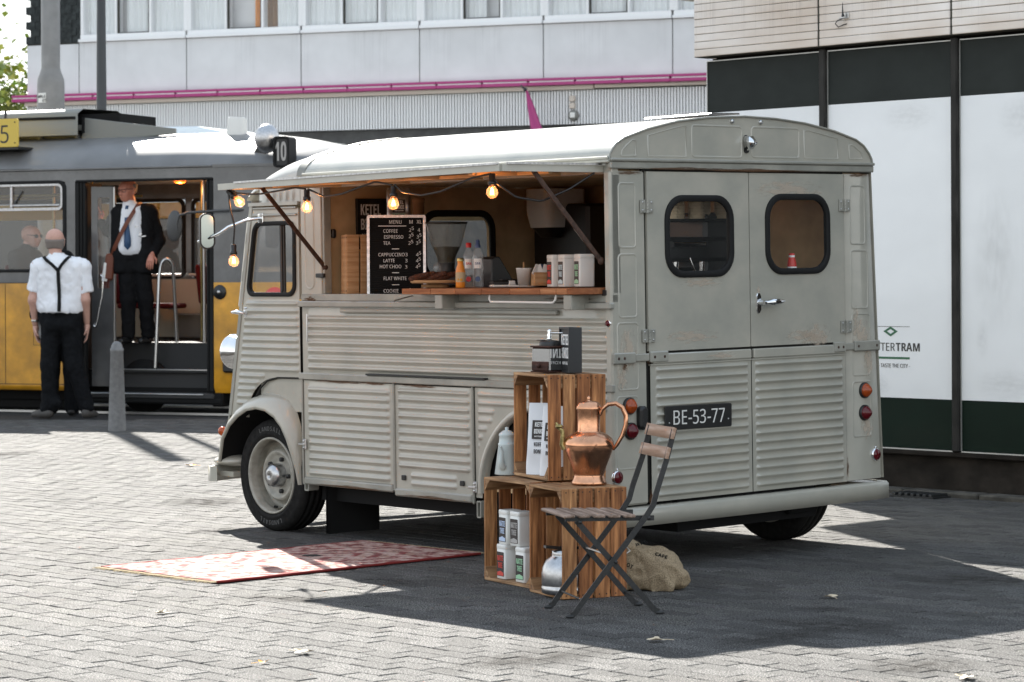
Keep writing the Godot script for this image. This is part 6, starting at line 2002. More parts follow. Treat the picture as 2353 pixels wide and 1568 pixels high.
func tyre_print(w: Node3D):
	var t = T(P(0.095, 0.322, 2.885), 0, 0, PI / 2)
	mat("tyre_print", Color(0.07, 0.07, 0.068), 0.7)
	for k in 2:
		var word = "LANDSAIL"
		for i in word.length():
			var a = (PI / 2 if k == 0 else -PI / 2) + (0.36 - i * 0.103)
			# the tyre lies with its axis along y: x up, -z ahead
			var p = Vector3(sin(a), 0, cos(a)) * 0.272 + Vector3(0, 0.0965, 0)
			var up = Vector3(sin(a), 0, cos(a))
			var b = Basis(Vector3.UP.cross(up).normalized() * -1.0, up, Vector3.UP)
			if b.determinant() < 0: b.x = -b.x
			text(word[i], 0.026, M.tyre_print, w, t * Transform3D(b, p), true)

func van_rear(o: Node3D):
	var pm: Material = M.van_paint
	var edge = func(h: float) -> float: return 1.965 + (2.03 - h) * 0.043
	# dark backing behind all joints
	var bk = MB.new()
	bk.bx(0.225, 0.375, 0.33, 2.0, -0.03, -0.012)
	bk.bx(0.85, 1.115, 0.33, 2.0, -0.03, -0.012)
	bk.bx(1.605, 1.745, 0.33, 2.0, -0.03, -0.012)
	bk.bx(0.375, 0.85, 0.33, 1.46, -0.03, -0.012)
	bk.bx(1.115, 1.605, 0.33, 1.46, -0.03, -0.012)
	bk.bx(0.375, 0.85, 1.86, 2.0, -0.03, -0.012)
	bk.bx(1.115, 1.605, 1.86, 2.0, -0.03, -0.012)
	obj("door_frame", bk, M.seam_dark, o)
	# corner posts
	var lp = MB.new()
	lp.bx(-0.012, 0.232, 0.32, 1.99, -0.05, 0.0, 0.01)
	for q in [[0.042, 1.603, 0.168, 1.933], [0.035, 1.255, 0.170, 1.579], [0.022, 0.894, 0.175, 1.236], [0.012, 0.50, 0.168, 0.87]]: emboss(lp, q[0], q[1], q[2], q[3])
	obj("corner_post", lp, pm, o)
	var rp = MB.new()
	rp.rings([0.33, 0.6, 0.9, 1.2, 1.6, 1.99].map(func(h):
		var e: float = edge.call(h)
		return PackedVector3Array([P(1.737, h, 0.05), P(1.737, h, 0.0), P(e - 0.03, h, 0.0), P(e - 0.009, h, 0.009), P(e, h, 0.03), P(e, h, 0.05)])))
	for q in [[1.78, 1.605, 1.912, 1.931], [1.782, 1.257, 1.93, 1.58], [1.785, 0.892, 1.942, 1.236], [1.785, 0.56, 1.945, 0.868]]: emboss(rp, q[0], q[1], q[2], q[3])
	obj("corner_post", rp, pm, o)
	# upper doors with windows
	for d in [[0.241, 0.984, 0.364, 1.451, 0.866, 1.871], [0.990, 1.731, 1.107, 1.455, 1.615, 1.881]]:
		var ud = MB.new()
		ud.frame(rrect(d[0], 1.084, d[1], 1.988, 0.004), rrect(d[2] + 0.02, d[3] + 0.02, d[4] - 0.02, d[5] - 0.02, 0.10), -0.012, 0.003)
		var door = obj("upper_door", ud, pm, o)
		var rb = MB.new()
		rb.frame(rrect(d[2], d[3], d[4], d[5], 0.125, 8), rrect(d[2] + 0.033, d[3] + 0.033, d[4] - 0.033, d[5] - 0.033, 0.098, 8), -0.005, 0.010, 0.010)
		var w = obj("window", rb, M.rubber, door)
		var pn = MB.new()
		pn.quad(Vector3(d[2] + 0.03, d[3] + 0.03, 0), Vector3(d[4] - 0.03, d[3] + 0.03, 0), Vector3(d[4] - 0.03, d[5] - 0.03, 0), Vector3(d[2] + 0.03, d[5] - 0.03, 0))
		obj("pane", pn, M.pane, w)
	# lower ribbed doors under a flat bar
	for d in [[0.247, 0.984, 0.285, 0.962], [0.990, 1.728, 1.012, 1.705]]:
		var ld = MB.new()
		ld.x = T(Vector3(0, 0, 0.004))
		ribbed(ld, d[0], d[1], 0.328, 1.012, rib_rows(0.362, 0.99, 15, d[2], d[3], 0.0165, 0.015))
		var door = obj("lower_door", ld, pm, o)
		var br = MB.new()
		br.bx(d[0] + 0.01, d[1] - 0.002, 1.022, 1.072, -0.01, 0.016, 0.006)
		br.bx(d[0], d[1], 1.012, 1.021, -0.01, 0.01, 0.002)
		obj("bar", br, pm, door)
	# gutter trims and arched head
	var gt = MB.new()
	gt.bx(-0.016, 1.975, 2.000, 2.036, -0.01, 0.014, 0.005)
	gt.bx(-0.018, 1.977, 2.0362, 2.052, -0.01, 0.022, 0.004)
	obj("rear_trim", gt, M.van_trim, o)
	var hp = PackedVector2Array([Vector2(-0.018, 2.0525), Vector2(1.97, 2.0525)])
	var ru = ROOF_U.duplicate(); ru.reverse()
	for u in ru.slice(1, ru.size() - 1): hp.append(Vector2(u, roof_h(u) - 0.004))
	var hd = MB.new()
	hd.poly(hp, -0.05, 0.002)
	for q in [[0.566, 2.061, 0.945, 2.232], [1.01, 2.065, 1.388, 2.232]]: emboss(hd, q[0], q[1], q[2], q[3], 0.002)
	for q in [[[0.062, 2.062], [0.177, 2.062], [0.177, 2.145], [0.15, 2.15], [0.10, 2.12], [0.07, 2.09]], [[0.251, 2.062], [0.535, 2.062], [0.535, 2.228], [0.45, 2.215], [0.30, 2.182], [0.251, 2.17]], [[1.418, 2.067], [1.70, 2.067], [1.70, 2.18], [1.6, 2.2], [1.45, 2.222], [1.418, 2.22]], [[1.78, 2.068], [1.899, 2.068], [1.885, 2.11], [1.85, 2.135], [1.81, 2.152], [1.78, 2.15]]]:
		var a = PackedVector2Array(); var c = Vector2.ZERO
		for k in q: c += Vector2(k[0], k[1]) / 6.0
		var b = PackedVector2Array()
		for k in q:
			var v = Vector2(k[0], k[1])
			a.append(v); b.append(v + (c - v).normalized() * 0.013)
		hd.frame(a, b, 0.001, 0.002, 0.004)
	obj("rear_arch", hd, pm, o)
	var rim = MB.new()
	var rp3 = []
	for u in ROOF_U: rp3.append(Vector3(u, roof_h(u) - 0.002, 0.006))
	rim.tube(rp3, 0.006, 6)
	obj("roof_edge", rim, M.van_trim, o)
	for u in [0.868, 1.083]:
		var b = MB.new(Transform3D(Basis(Vector3.RIGHT, PI / 2), Vector3(u, 2.254, 0.002)))
		b.lathe([Vector2(0.013, 0), Vector2(0.012, 0.008), Vector2(0.005, 0.012), Vector2(0, 0.012)], 14)
		obj("bolt", b, M.steel, o)
	var hk = MB.new()
	hk.poly(rrect(0.955, 2.09, 0.99, 2.185, 0.015), 0.002, 0.008)
	var hook = obj("number_lamp", hk, M.black_plastic, o)
	var h2 = MB.new()
	h2.rings([[2.182, 0.008, 0.004], [2.178, 0.022, 0.030], [2.150, 0.026, 0.052], [2.138, 0.024, 0.056], [2.112, 0.016, 0.034], [2.104, 0.012, 0.010]].map(func(q): return PackedVector3Array([Vector3(0.973 - q[1], q[0], 0.008), Vector3(0.973 - q[1] * 0.8, q[0], 0.008 + q[2]), Vector3(0.973 + q[1] * 0.8, q[0], 0.008 + q[2]), Vector3(0.973 + q[1], q[0], 0.008)])))
	obj("cover", h2, M.chrome, hook)
	# hinges and straps
	for q in [[0.2355, 1.813], [0.238, 1.163], [1.733, 1.820], [1.736, 1.165]]:
		var h = MB.new()
		for s in [-1.0, 1.0]: h.bx(q[0] + s * 0.009 - (0.036 if s < 0 else 0.0), q[0] + s * 0.009 + (0.036 if s > 0 else 0.0), q[1] - 0.033, q[1] + 0.033, 0.004, 0.011, 0.002)
		for k in 4: h.tube([Vector3(q[0], q[1] - 0.033 + k * 0.017, 0.012), Vector3(q[0], q[1] - 0.018 + k * 0.017, 0.012)], 0.009, 8)
		var hn = obj("hinge", h, M.van_trim, o)
		var sc = MB.new()
		for s in [-1.0, 1.0]:
			for y in [-0.02, 0.02]: sc.ball(Vector3(q[0] + s * 0.03, q[1] + y, 0.011), Vector3(0.006, 0.006, 0.003), 8, 4)
		obj("screw", sc, M.steel, hn)
	for q in [[-0.016, 0.135, 0.235, 0.365], [1.625, 1.715, 1.79, 2.0]]:
		var s = MB.new()
		var left: bool = q[0] < 0.5
		s.bx(q[0], q[1], 1.03, 1.085, 0.003, 0.022, 0.005)
		s.bx(q[2], q[3], 1.03, 1.085, 0.003 if left else 0.004, 0.022, 0.005)
		s.bx(q[1], q[2], 1.038, 1.076, 0.003, 0.016, 0.004)
		var sp = obj("strap_hinge", s, M.van_trim, o)
		var sc = MB.new()
		for u in [q[0] + 0.03, q[0] + 0.07, q[3] - 0.03, q[2] + 0.03]: sc.ball(Vector3(u, 1.057, 0.022), Vector3(0.008, 0.008, 0.003), 8, 4)
		obj("screw", sc, M.rust, sp)
	# lamps
	for q in [[0.098, 0.818, "amber_lens"], [0.105, 0.693, "red_lens"], [1.883, 0.815, "amber_lens"], [1.880, 0.693, "red_lens"]]:
		var b = MB.new(Transform3D(Basis(Vector3.RIGHT, PI / 2), Vector3(q[0], q[1], 0.0)))
		b.lathe([Vector2(0.043, 0), Vector2(0.043, 0.012), Vector2(0.038, 0.016)], 28)
		var lm = obj("tail_lamp", b, M.black_plastic, o)
		var l = MB.new(Transform3D(Basis(Vector3.RIGHT, PI / 2), Vector3(q[0], q[1], 0.012)))
		l.lathe([Vector2(0.038, 0), Vector2(0.036, 0.010), Vector2(0.029, 0.018), Vector2(0.027, 0.018), Vector2(0.023, 0.026), Vector2(0.020, 0.026), Vector2(0.016, 0.033), Vector2(0.013, 0.033), Vector2(0.009, 0.039), Vector2(0, 0.041)], 28)
		obj("lens", l, M[q[2]], lm)
	for q in [[0.008, 0.468], [1.968, 0.46]]:
		var b = MB.new(Transform3D(Basis(Vector3.RIGHT, PI / 2), Vector3(q[0], q[1], 0.0)))
		b.lathe([Vector2(0.035, 0), Vector2(0.035, 0.01), Vector2(0.029, 0.013)], 24)
		b.ball(Vector3(0, 0.004, -0.04), Vector3(0.007, 0.006, 0.007), 8, 5)
		var rf = obj("reflector", b, M.chrome, o)
		var l = MB.new(Transform3D(Basis(Vector3.RIGHT, PI / 2), Vector3(q[0], q[1], 0.012)))
		l.lathe([Vector2(0.030, 0), Vector2(0.028, 0.004), Vector2(0, 0.005)], 24)
		obj("lens", l, M.red_lens, rf)
	var tb = MB.new()
	tb.poly(rrect(0.150, 0.695, 0.206, 0.815, 0.024), 0.0, 0.035, 0.012)
	obj("plate_lamp", tb, M.black_plastic, o)
	# number plate
	var np = MB.new()
	np.x = T(Vector3(0.572, 0.742, 0.018), 0, 0, -0.012)
	np.poly(rrect(-0.243, -0.06, 0.243, 0.06, 0.01), 0.0, 0.006, 0.002)
	var plate = obj("number_plate", np, M.black_plastic, o)
	text("BE-53-77", 0.072, M.off_white, plate, np.x * T(Vector3(0.0, 0.0, 0.007)), false, 0.97)
	for s in [-0.215, 0.215]:
		var bt = MB.new(np.x)
		bt.ball(Vector3(s, -0.025 if s < 0 else -0.02, 0.007), Vector3(0.005, 0.005, 0.003), 8, 4)
		obj("bolt", bt, M.steel, plate)
	# handle
	var hb = MB.new()
	hb.poly(PackedVector2Array([Vector2(1.037, 1.36), Vector2(1.03, 1.345), Vector2(1.03, 1.275), Vector2(1.04, 1.255), Vector2(1.056, 1.255), Vector2(1.066, 1.275), Vector2(1.066, 1.345), Vector2(1.058, 1.36)]), 0.003, 0.01, 0.003)
	hb.tube([Vector3(1.048, 1.31, 0.01), Vector3(1.048, 1.31, 0.045)], 0.013, 12)
	hb.tube([Vector3(1.04, 1.31, 0.05), Vector3(1.07, 1.311, 0.052), Vector3(1.10, 1.313, 0.056), Vector3(1.16, 1.315, 0.056), Vector3(1.197, 1.316, 0.052)], [0.012, 0.011, 0.019, 0.015, 0.006], 12)
	obj("door_handle", hb, M.chrome, o)
	# rear bumper
	var bp = MB.new()
	var sec = []
	for q in [[-0.06, -0.10], [-0.05, 0.02], [0.0, 0.055], [0.1, 0.065], [1.0, 0.075], [1.9, 0.065], [2.02, 0.05], [2.065, 0.01], [2.07, -0.10]]:
		var d = Vector3(q[0], 0, q[1])
		var inw = (Vector3(1.0, 0, -0.5) - d).normalized() * 0.03
		sec.append(PackedVector3Array([d + Vector3(0, 0.222, 0) + inw, d + Vector3(0, 0.222, 0), d + Vector3(0, 0.30, 0), d + Vector3(0, 0.312, 0) + inw * 0.4, d + Vector3(0, 0.314, 0) + inw * 2.2]))
	bp.rings(sec, false, false)
	bp.bx(0.0, 2.0, 0.222, 0.312, -0.12, 0.0)
	obj("rear_bumper", bp, pm, o)

func awning(o: Node3D):
	var pm: Material = M.van_paint
	var C = [P(-0.0, 2.012, 0.065), P(-0.662, 2.012, 0.075), P(-0.655, 1.988, 2.42), P(-0.0, 2.005, 2.42)]   # hinge rear, outer rear, outer front, hinge front
	var b = MB.new()
	var dn = Vector3(0, -0.010, 0)
	b.quad(C[0], C[3], C[2], C[1])
	b.quad(C[0] + dn, C[1] + dn, C[2] + dn, C[3] + dn)
	var aw = obj("awning", b, M.van_roof_paint, o)
	var ed = MB.new()
	for k in [[0, 1], [1, 2], [2, 3]]:
		var a: Vector3 = C[k[0]]; var c: Vector3 = C[k[1]]
		ed.strap([a + Vector3(0, -0.012, 0), c + Vector3(0, -0.012, 0)], 0.022, 0.034, Vector3.UP)
	obj("edge", ed, pm, aw)
	var rl = MB.new()
	rl.strap([C[1] + Vector3(-0.01, 0.008, -0.01), C[2] + Vector3(-0.01, 0.008, 0.16)], 0.02, 0.01, Vector3.UP)
	rl.strap([C[1] + Vector3(0.03, 0.010, 0.012), C[0] + Vector3(-0.02, 0.012, 0.012)], 0.02, 0.010, Vector3.UP)
	obj("bright_strip", rl, M.aluminium, aw)
	var bt = MB.new()
	for v in [0.35, 0.95, 1.55, 2.15]: bt.bx(-0.62, -0.03, 1.972, 1.994, -v - 0.02, -v + 0.02, 0.004)
	bt.bx(-0.33, -0.30, 1.974, 1.992, -2.38, -0.1, 0.004)
	obj("batten", bt, M.tan_wall, aw)
	for q in [[-0.446, 1.985, 2.33, 0.02, 1.525, 2.36], [-0.445, 1.990, 0.085, -0.012, 1.543, 0.07]]:
		var s = MB.new()
		var p0 = P(q[0], q[1], q[2]); var p1 = P(q[3], q[4], q[5])
		s.strap([p0, p1], 0.024, 0.008, Vector3(0, 0, 1))
		s.ball(p0.lerp(p1, 0.02), Vector3(0.012, 0.012, 0.012), 8, 6)
		s.ball(p1, Vector3(0.02, 0.02, 0.012), 8, 6)
		obj("strut", s, M.rust, aw)
	var gl = MB.new()
	gl.strap([P(-0.17, 1.712, 0.083), P(-0.11, 1.650, 0.080)], 0.0245, 0.0085, Vector3(0, 0, 1))
	obj("sticker", gl, M.off_white, aw)

func counter(o: Node3D):
	# end-to-end staves of a warm wooden shelf, rounded at its rear end, on two brackets
	var cuts = [1.49, 1.25, 1.05, 0.84, 0.62, 0.39, 0.27, 0.19]
	for i in cuts.size() - 1:
		for r in 3:
			var b = MB.new()
			var w = 0.118
			b.bx(-0.135 + r * w, -0.135 + r * w + w - 0.0015, 1.378, 1.408, -cuts[i] + 0.0008, -cuts[i + 1] - 0.0008, 0.002)
			obj("counter_stave", b, M["counter_wood_%d" % ((i * 2 + r * (i % 2) + i / 3) % 3)], o)
	var e = MB.new()
	var pts = PackedVector2Array()
	for k in 13:
		var a = PI / 2 * k / 12.0
		pts.append(Vector2(-0.005 - 0.13 * cos(a), -0.1885 + 0.128 * sin(a)))
	pts.append(Vector2(0.217, -0.0605)); pts.append(Vector2(0.217, -0.1885))
	e.x = Transform3D(Basis(Vector3.RIGHT, PI / 2), Vector3(0, 1.408, 0))
	e.poly(pts, 0.0, 0.030, 0.002)
	obj("counter_stave", e, M.counter_wood_1, o)
	for v in [1.20, 0.20]:
		var b = MB.new()
		b.bx(-0.125, 0.0, 1.300, 1.377, -v - 0.03, -v + 0.03, 0.004)
		obj("bracket", b, M.van_trim, o)
	var h = MB.new(FLANK)
	h.tube([Vector3(-0.80, 1.375, 0.11), Vector3(-0.80, 1.355, 0.115), Vector3(-0.785, 1.34, 0.12), Vector3(-0.31, 1.337, 0.12), Vector3(-0.295, 1.35, 0.118), Vector3(-0.293, 1.376, 0.112)], 0.006, 8)
	obj("towel_rail", h, M.off_white, o)

# ================================================================ things in and around the van
func at_px(x: float, y: float, z: float, ry := 0.0) -> Transform3D:   # survey of the place: sight line and distance
	return T(W((x - 1176.5) / 5897.5 * z, z, 1.447 - (y - 645.0 + 0.004 * (x - 1176.5)) / 5897.5 * z), ry)

func tin(called: String, label: String, at: Transform3D, ink: Material, group := "") -> Node3D:
	var o = thing(called, label, "tea tin", at, group)
	var b = MB.new()
	b.rings([rr3(0.041, 0.041, 0.010, 0.0), rr3(0.0425, 0.0425, 0.011, 0.004), rr3(0.0425, 0.0425, 0.011, 0.142), rr3(0.040, 0.040, 0.010, 0.144)])
	obj("body", b, M.tin_white, o)
	var l = MB.new()
	l.rings([rr3(0.0435, 0.0435, 0.012, 0.1442), rr3(0.0438, 0.0438, 0.012, 0.152), rr3(0.0438, 0.0438, 0.012, 0.160), rr3(0.041, 0.041, 0.011, 0.164)])
	obj("lid", l, M.tin_white, o)
	var c = MB.new()
	c.poly(rrect(-0.034, 0.012, 0.034, 0.128, 0.004), 0.0415, 0.0432)
	var card = obj("label", c, M.tin_dark, o)
	text("NATTE", 0.026, ink, card, T(Vector3(0, 0.098, 0.0436)), true, 0.52)
	text("THEE", 0.026, ink, card, T(Vector3(0, 0.064, 0.0436)), true, 0.52)
	var r = MB.new()
	r.poly(PackedVector2Array([Vector2(-0.031, 0.015), Vector2(0.031, 0.015), Vector2(0.031, 0.030), Vector2(0, 0.038), Vector2(-0.031, 0.030)]), 0.0432, 0.0440)
	obj("roof_mark", r, ink, card)
	return o

func crate(label: String, at: Transform3D, w: float, d: float, h: float, tone: int) -> Node3D:   # standing on end, open towards +z
	var o = thing("wooden_crate", label, "crate", at, "wooden crates stacked beside the van")
	var plank = func(c: Vector3, called, s: Vector3, m: Material):
		var b = MB.new()
		b.box(Vector3.ZERO, s, 0.002)
		obj(called, b, m, o, T(c, rng.randf_range(-0.004, 0.004), 0.0, rng.randf_range(-0.004, 0.004)))
	var t = 0.011
	for sx in [-1.0, 1.0]:
		var z = -d / 2
		var n = 4
		for i in n:
			var pw: float = (d / n) * [1.02, 0.97, 0.90, 0.96][i]
			plank.call(Vector3(sx * (w / 2 - t / 2), h / 2, -d / 2 + d / n * (i + 0.5)), "plank", Vector3(t, h - rng.randf_range(0.0, 0.006), pw - 0.008), M["crate_wood_%d" % ((tone + i * 3 + (1 if sx > 0 else 0)) % 4)])
	for i in 4:
		plank.call(Vector3(-w / 2 + w / 4 * (i + 0.5), h / 2, -d / 2 + t / 2), "plank", Vector3(w / 4 - 0.008, h - 0.004, t), M["crate_wood_%d" % ((tone + i) % 4)])
	for y in [0.008, h - 0.008]:
		for i in 2:
			plank.call(Vector3(0, y, -d / 4 + 0.006 + d / 2 * i - 0.004), "end_board", Vector3(w - 2 * t - 0.002, 0.014, d / 2 - 0.008), M["crate_end_%d" % ((tone + i) % 4)])
		for sx in [-1.0, 1.0]:
			var tb = MB.new()
			var yy = 0.016 if y < h / 2 else h - 0.016
			var sy = 1.0 if y < h / 2 else -1.0
			var x0: float = sx * (w / 2 - t - 0.001)
			tb.poly(PackedVector2Array([Vector2(x0, yy), Vector2(x0 - sx * 0.045, yy), Vector2(x0, yy + sy * 0.05)]), -d / 2 + 0.02, d / 2 - 0.004)
			obj("corner_block", tb, M["crate_deep_%d" % ((tone + 1) % 4)], o)
	var nl = MB.new()
	for sx in [-1.0, 1.0]:
		for i in 4:
			for yy in [0.018, h - 0.018]:
				for k in [-0.018, 0.018]:
					nl.box(Vector3(sx * (w / 2 - 0.0005), yy, -d / 2 + d / 4 * (i + 0.5) + k), Vector3(0.003, 0.006, 0.006))
	obj("nails", nl, M.rust, o)
	return o

func van_contents():
	var white: Material = M.white_print
	# menu board
	var mb = thing("menu_board", "black letter board menu with aluminium frame listing coffee prices", "menu board", T(at_px(911, 588, 14.2).origin, 0.06, -0.05))
	var b = MB.new()
	b.poly(rrect(-0.152, -0.215, 0.152, 0.215, 0.004), -0.02, -0.004)
	for i in 40: b.bx(-0.146, 0.146, -0.208 + i * 0.0104, -0.1995 + i * 0.0104, -0.004, 0.0, 0.002)
	obj("felt", b, M.black_matt, mb)
	var f = MB.new()
	f.frame(rrect(-0.163, -0.226, 0.163, 0.226, 0.012), rrect(-0.148, -0.211, 0.148, 0.211, 0.003), -0.022, 0.006)
	obj("frame", f, M.aluminium, mb)
	for q in [["MENU", -0.005, 0.187, 0.020], ["M", 0.082, 0.187, 0.020], ["XL", 0.127, 0.188, 0.020], ["COFFEE", -0.032, 0.137, 0.019], ["ESPRESSO", -0.015, 0.104, 0.019], ["TEA", -0.053, 0.070, 0.019], ["CAPPUCCINO", -0.027, 0.006, 0.019], ["LATTE", -0.041, -0.027, 0.019], ["HOT CHOO", -0.033, -0.060, 0.019], ["FLAT WHITE", -0.008, -0.126, 0.019], ["COOKIE", -0.030, -0.195, 0.019],
		["2", 0.077, 0.142, 0.019], ["5", 0.091, 0.152, 0.019], ["4", 0.125, 0.142, 0.019], ["2", 0.075, 0.107, 0.019], ["5", 0.089, 0.117, 0.019], ["3", 0.119, 0.105, 0.019], ["5", 0.133, 0.115, 0.019], ["2", 0.073, 0.070, 0.019], ["5", 0.087, 0.078, 0.019], ["3", 0.115, 0.070, 0.019], ["5", 0.129, 0.080, 0.019],
		["3", 0.056, 0.006, 0.019], ["4", 0.116, 0.006, 0.019], ["5", 0.130, 0.015, 0.019], ["3", 0.055, -0.028, 0.019], ["4", 0.115, -0.028, 0.019], ["5", 0.128, -0.018, 0.019], ["3", 0.054, -0.062, 0.019], ["4", 0.113, -0.062, 0.019], ["5", 0.126, -0.052, 0.019], ["4", 0.079, -0.128, 0.019], ["5", 0.075, -0.190, 0.019]]:
		text(q[0], q[3], white, mb, T(Vector3(q[1], q[2], 0.0012)), false, 0.92 if q[0].length() > 2 else 1.0)
	var rl = MB.new()
	for q in [[-0.10, 0.055, 0.165], [-0.025, 0.015, 0.038], [-0.025, 0.015, -0.094], [-0.025, 0.015, -0.161]]: rl.bx(q[0], q[1], q[2] - 0.002, q[2] + 0.002, 0.0, 0.003)
	obj("rule", rl, white, mb)
	# framed sign on the bulkhead
	var fs = thing("framed_sign", "black framed sign with white lettering on the tan bulkhead behind the menu board", "sign", on_van(0.375, 1.785, 2.365))
	var fb = MB.new()
	fb.frame(rrect(-0.125, -0.16, 0.125, 0.13, 0.003), rrect(-0.115, -0.15, 0.115, 0.12, 0.002), -0.004, 0.016)
	fb.bx(-0.118, 0.118, -0.153, 0.123, -0.002, 0.006)
	obj("frame", fb, M.black_plastic, fs)
	text("KETEL", 0.062, white, fs, T(Vector3(-0.10, 0.065, 0.007)), true, 0.62, false, "lettering", 0)
	text("BINKIE", 0.062, white, fs, T(Vector3(-0.10, -0.018, 0.007)), true, 0.62, false, "lettering", 0)
	text("KOFFIE", 0.02, white, fs, T(Vector3(-0.09, -0.082, 0.007)), false, 1.3, false, "lettering", 0)
	# small black catch on the bulkhead
	var sw = thing("wall_catch", "small black oval catch on the tan bulkhead left of the crate", "catch", on_van(0.09, 1.716, 2.378))
	var sb = MB.new()
	sb.poly(rrect(-0.014, -0.026, 0.014, 0.026, 0.012), 0.0, 0.02, 0.005)
	obj("body", sb, M.black_plastic, sw)
	# upright crate behind the menu
	var cr = crate("pale wooden crate standing upright inside the hatch behind the menu board", T(at_px(852, 676, 14.45).origin, PI + 0.25), 0.31, 0.16, 0.335, 2)
	cr.remove_meta("group")
	for c in cr.get_children():
		if String(c.name).begins_with("plank"): c.material_override = M.beech
	# coffee bag and cup on it
	coffee_bag("shiny coffee bag standing behind the top of the menu board", T(at_px(916, 546, 14.4).origin, 0.2), 0.15, 0.28, M.aluminium, true)
	var pc = thing("cup_stack", "brown stack of cups beside the shiny coffee bag above the menu board", "cups", at_px(962, 545, 14.35))
	var pb = MB.new()
	pb.lathe([Vector2(0, 0), Vector2(0.03, 0), Vector2(0.033, 0.19), Vector2(0.036, 0.192), Vector2(0.036, 0.215), Vector2(0.03, 0.218), Vector2(0, 0.218)], 24)
	obj("body", pb, M.brown_cloth, pc)
	# grinder with its hopper
	var gr = thing("coffee_grinder", "black coffee grinder with a smoked hopper half full of beans", "coffee grinder", at_px(1026, 660, 14.2))
	var g1 = MB.new()
	g1.bx(-0.07, 0.07, 0.0, 0.085, -0.09, 0.09, 0.012)
	g1.lathe([Vector2(0.05, 0.085), Vector2(0.045, 0.11), Vector2(0.048, 0.135)], 20)
	obj("body", g1, M.black_plastic, gr)
	var g2 = MB.new()
	g2.lathe([Vector2(0.048, 0.135), Vector2(0.05, 0.16), Vector2(0.085, 0.24), Vector2(0.112, 0.345), Vector2(0.113, 0.355)], 36)
	obj("hopper", g2, M.smoke_plastic, gr)
	var g3 = MB.new()
	g3.lathe([Vector2(0, 0.137), Vector2(0.046, 0.137), Vector2(0.047, 0.162), Vector2(0.073, 0.222), Vector2(0, 0.225)], 30)
	obj("beans", g3, tri_tex(mat("beans", Color(0.015, 0.01, 0.007), 0.5), noise("cell", 0.3, 1.0, 0.1), Vector3(10, 10, 10), false, noise("cell", 0.0, 1.0, 0.1), 1.0), gr)
	var g4 = MB.new()
	g4.lathe([Vector2(0, 0.362), Vector2(0.116, 0.36), Vector2(0.117, 0.352), Vector2(0.113, 0.35)].map(func(q): return q), 36)
	obj("lid", g4, M.black_plastic, gr)
	var g5 = MB.new()
	g5.ball(Vector3(-0.05, 0.105, 0.07), Vector3(0.022, 0.03, 0.022), 12, 8)
	obj("jar", g5, M.clear_plastic, gr)
	# bottles
	for q in [[1077.0, 13.8, "clear water bottle with a red cap and round white label on the counter", "cap_red", 0.0], [1098.0, 13.68, "clear water bottle with a blue sports cap and round white label on the counter", "cap_blue", 0.006]]:
		var bo = thing("water_bottle", q[2], "bottle", at_px(q[0], 661, q[1]), "water bottles on the counter")
		var m = MB.new()
		m.lathe([Vector2(0, 0.002), Vector2(0.026, 0), Vector2(0.031, 0.008), Vector2(0.031, 0.05), Vector2(0.028, 0.06), Vector2(0.031, 0.07), Vector2(0.028, 0.085), Vector2(0.031, 0.10), Vector2(0.031, 0.155), Vector2(0.026, 0.185), Vector2(0.013, 0.207), Vector2(0.012, 0.218)], 28)
		obj("body", m, M.clear_plastic, bo)
		var cp = MB.new()
		if q[4] > 0: cp.lathe([Vector2(0.015, 0.212), Vector2(0.0155, 0.228), Vector2(0.010, 0.233), Vector2(0.011, 0.25), Vector2(0.006, 0.255), Vector2(0, 0.255)], 18)
		else: cp.lathe([Vector2(0.0145, 0.215), Vector2(0.015, 0.238), Vector2(0.012, 0.241), Vector2(0, 0.241)], 18)
		obj("cap", cp, M[q[3]], bo)
		var lb = MB.new()
		lb.sheet(func(u, v): return Vector3(sin(u * 0.7) * 0.0317, 0.128 + v * 0.026, cos(u * 0.7) * 0.0317) if absf(u) * absf(u) + v * v <= 9.0 else Vector3.ZERO, MB.span(-1, 1, 10), [-1.0, -0.6, 0.0, 0.6, 1.0])
		var lab = obj("label", lb, M.white_print, bo)
		text("SPA", 0.013, M[q[3]], lab, T(Vector3(0.0, 0.128, 0.0322)), true, 0.9)
		var dt = MB.new()
		dt.x = T(Vector3(0, 0.045, 0.0312))
		dt.poly(rrect(-0.014, -0.014, 0.014, 0.014, 0.0138), -0.004, 0.001)
		obj("seal", dt, M[q[3]], bo)
	var ju = thing("juice_bottle", "small bottle of orange juice with a pale label in front of the cookies", "bottle", at_px(1058, 661.5, 13.62))
	var j1 = MB.new()
	j1.lathe([Vector2(0, 0.0), Vector2(0.024, 0), Vector2(0.0255, 0.006), Vector2(0.0255, 0.085), Vector2(0.022, 0.105), Vector2(0.015, 0.125), Vector2(0.0165, 0.143), Vector2(0, 0.143)], 26)
	obj("body", j1, M.juice_orange, ju)
	var j2 = MB.new()
	j2.lathe([Vector2(0.0185, 0.140), Vector2(0.019, 0.155), Vector2(0.017, 0.158), Vector2(0, 0.158)], 20)
	obj("cap", j2, M.brass, ju)
	var j3 = MB.new()
	j3.lathe([Vector2(0.0262, 0.03), Vector2(0.0262, 0.082)], 26)
	var jl = obj("label", j3, M.fringe, ju)
	var j4 = MB.new()
	j4.ball(Vector3(0.004, 0.042, 0.0255), Vector3(0.008, 0.008, 0.002), 10, 6)
	j4.ball(Vector3(-0.010, 0.044, 0.0235), Vector3(0.006, 0.006, 0.002), 10, 6)
	obj("fruit_print", j4, M.leaf_yellow, jl)
	# board of cookies on a low foot
	var bd = thing("serving_board", "round pale wooden serving board on a low foot at the counter's left end", "serving board", at_px(1000, 661, 13.78))
	var b1 = MB.new()
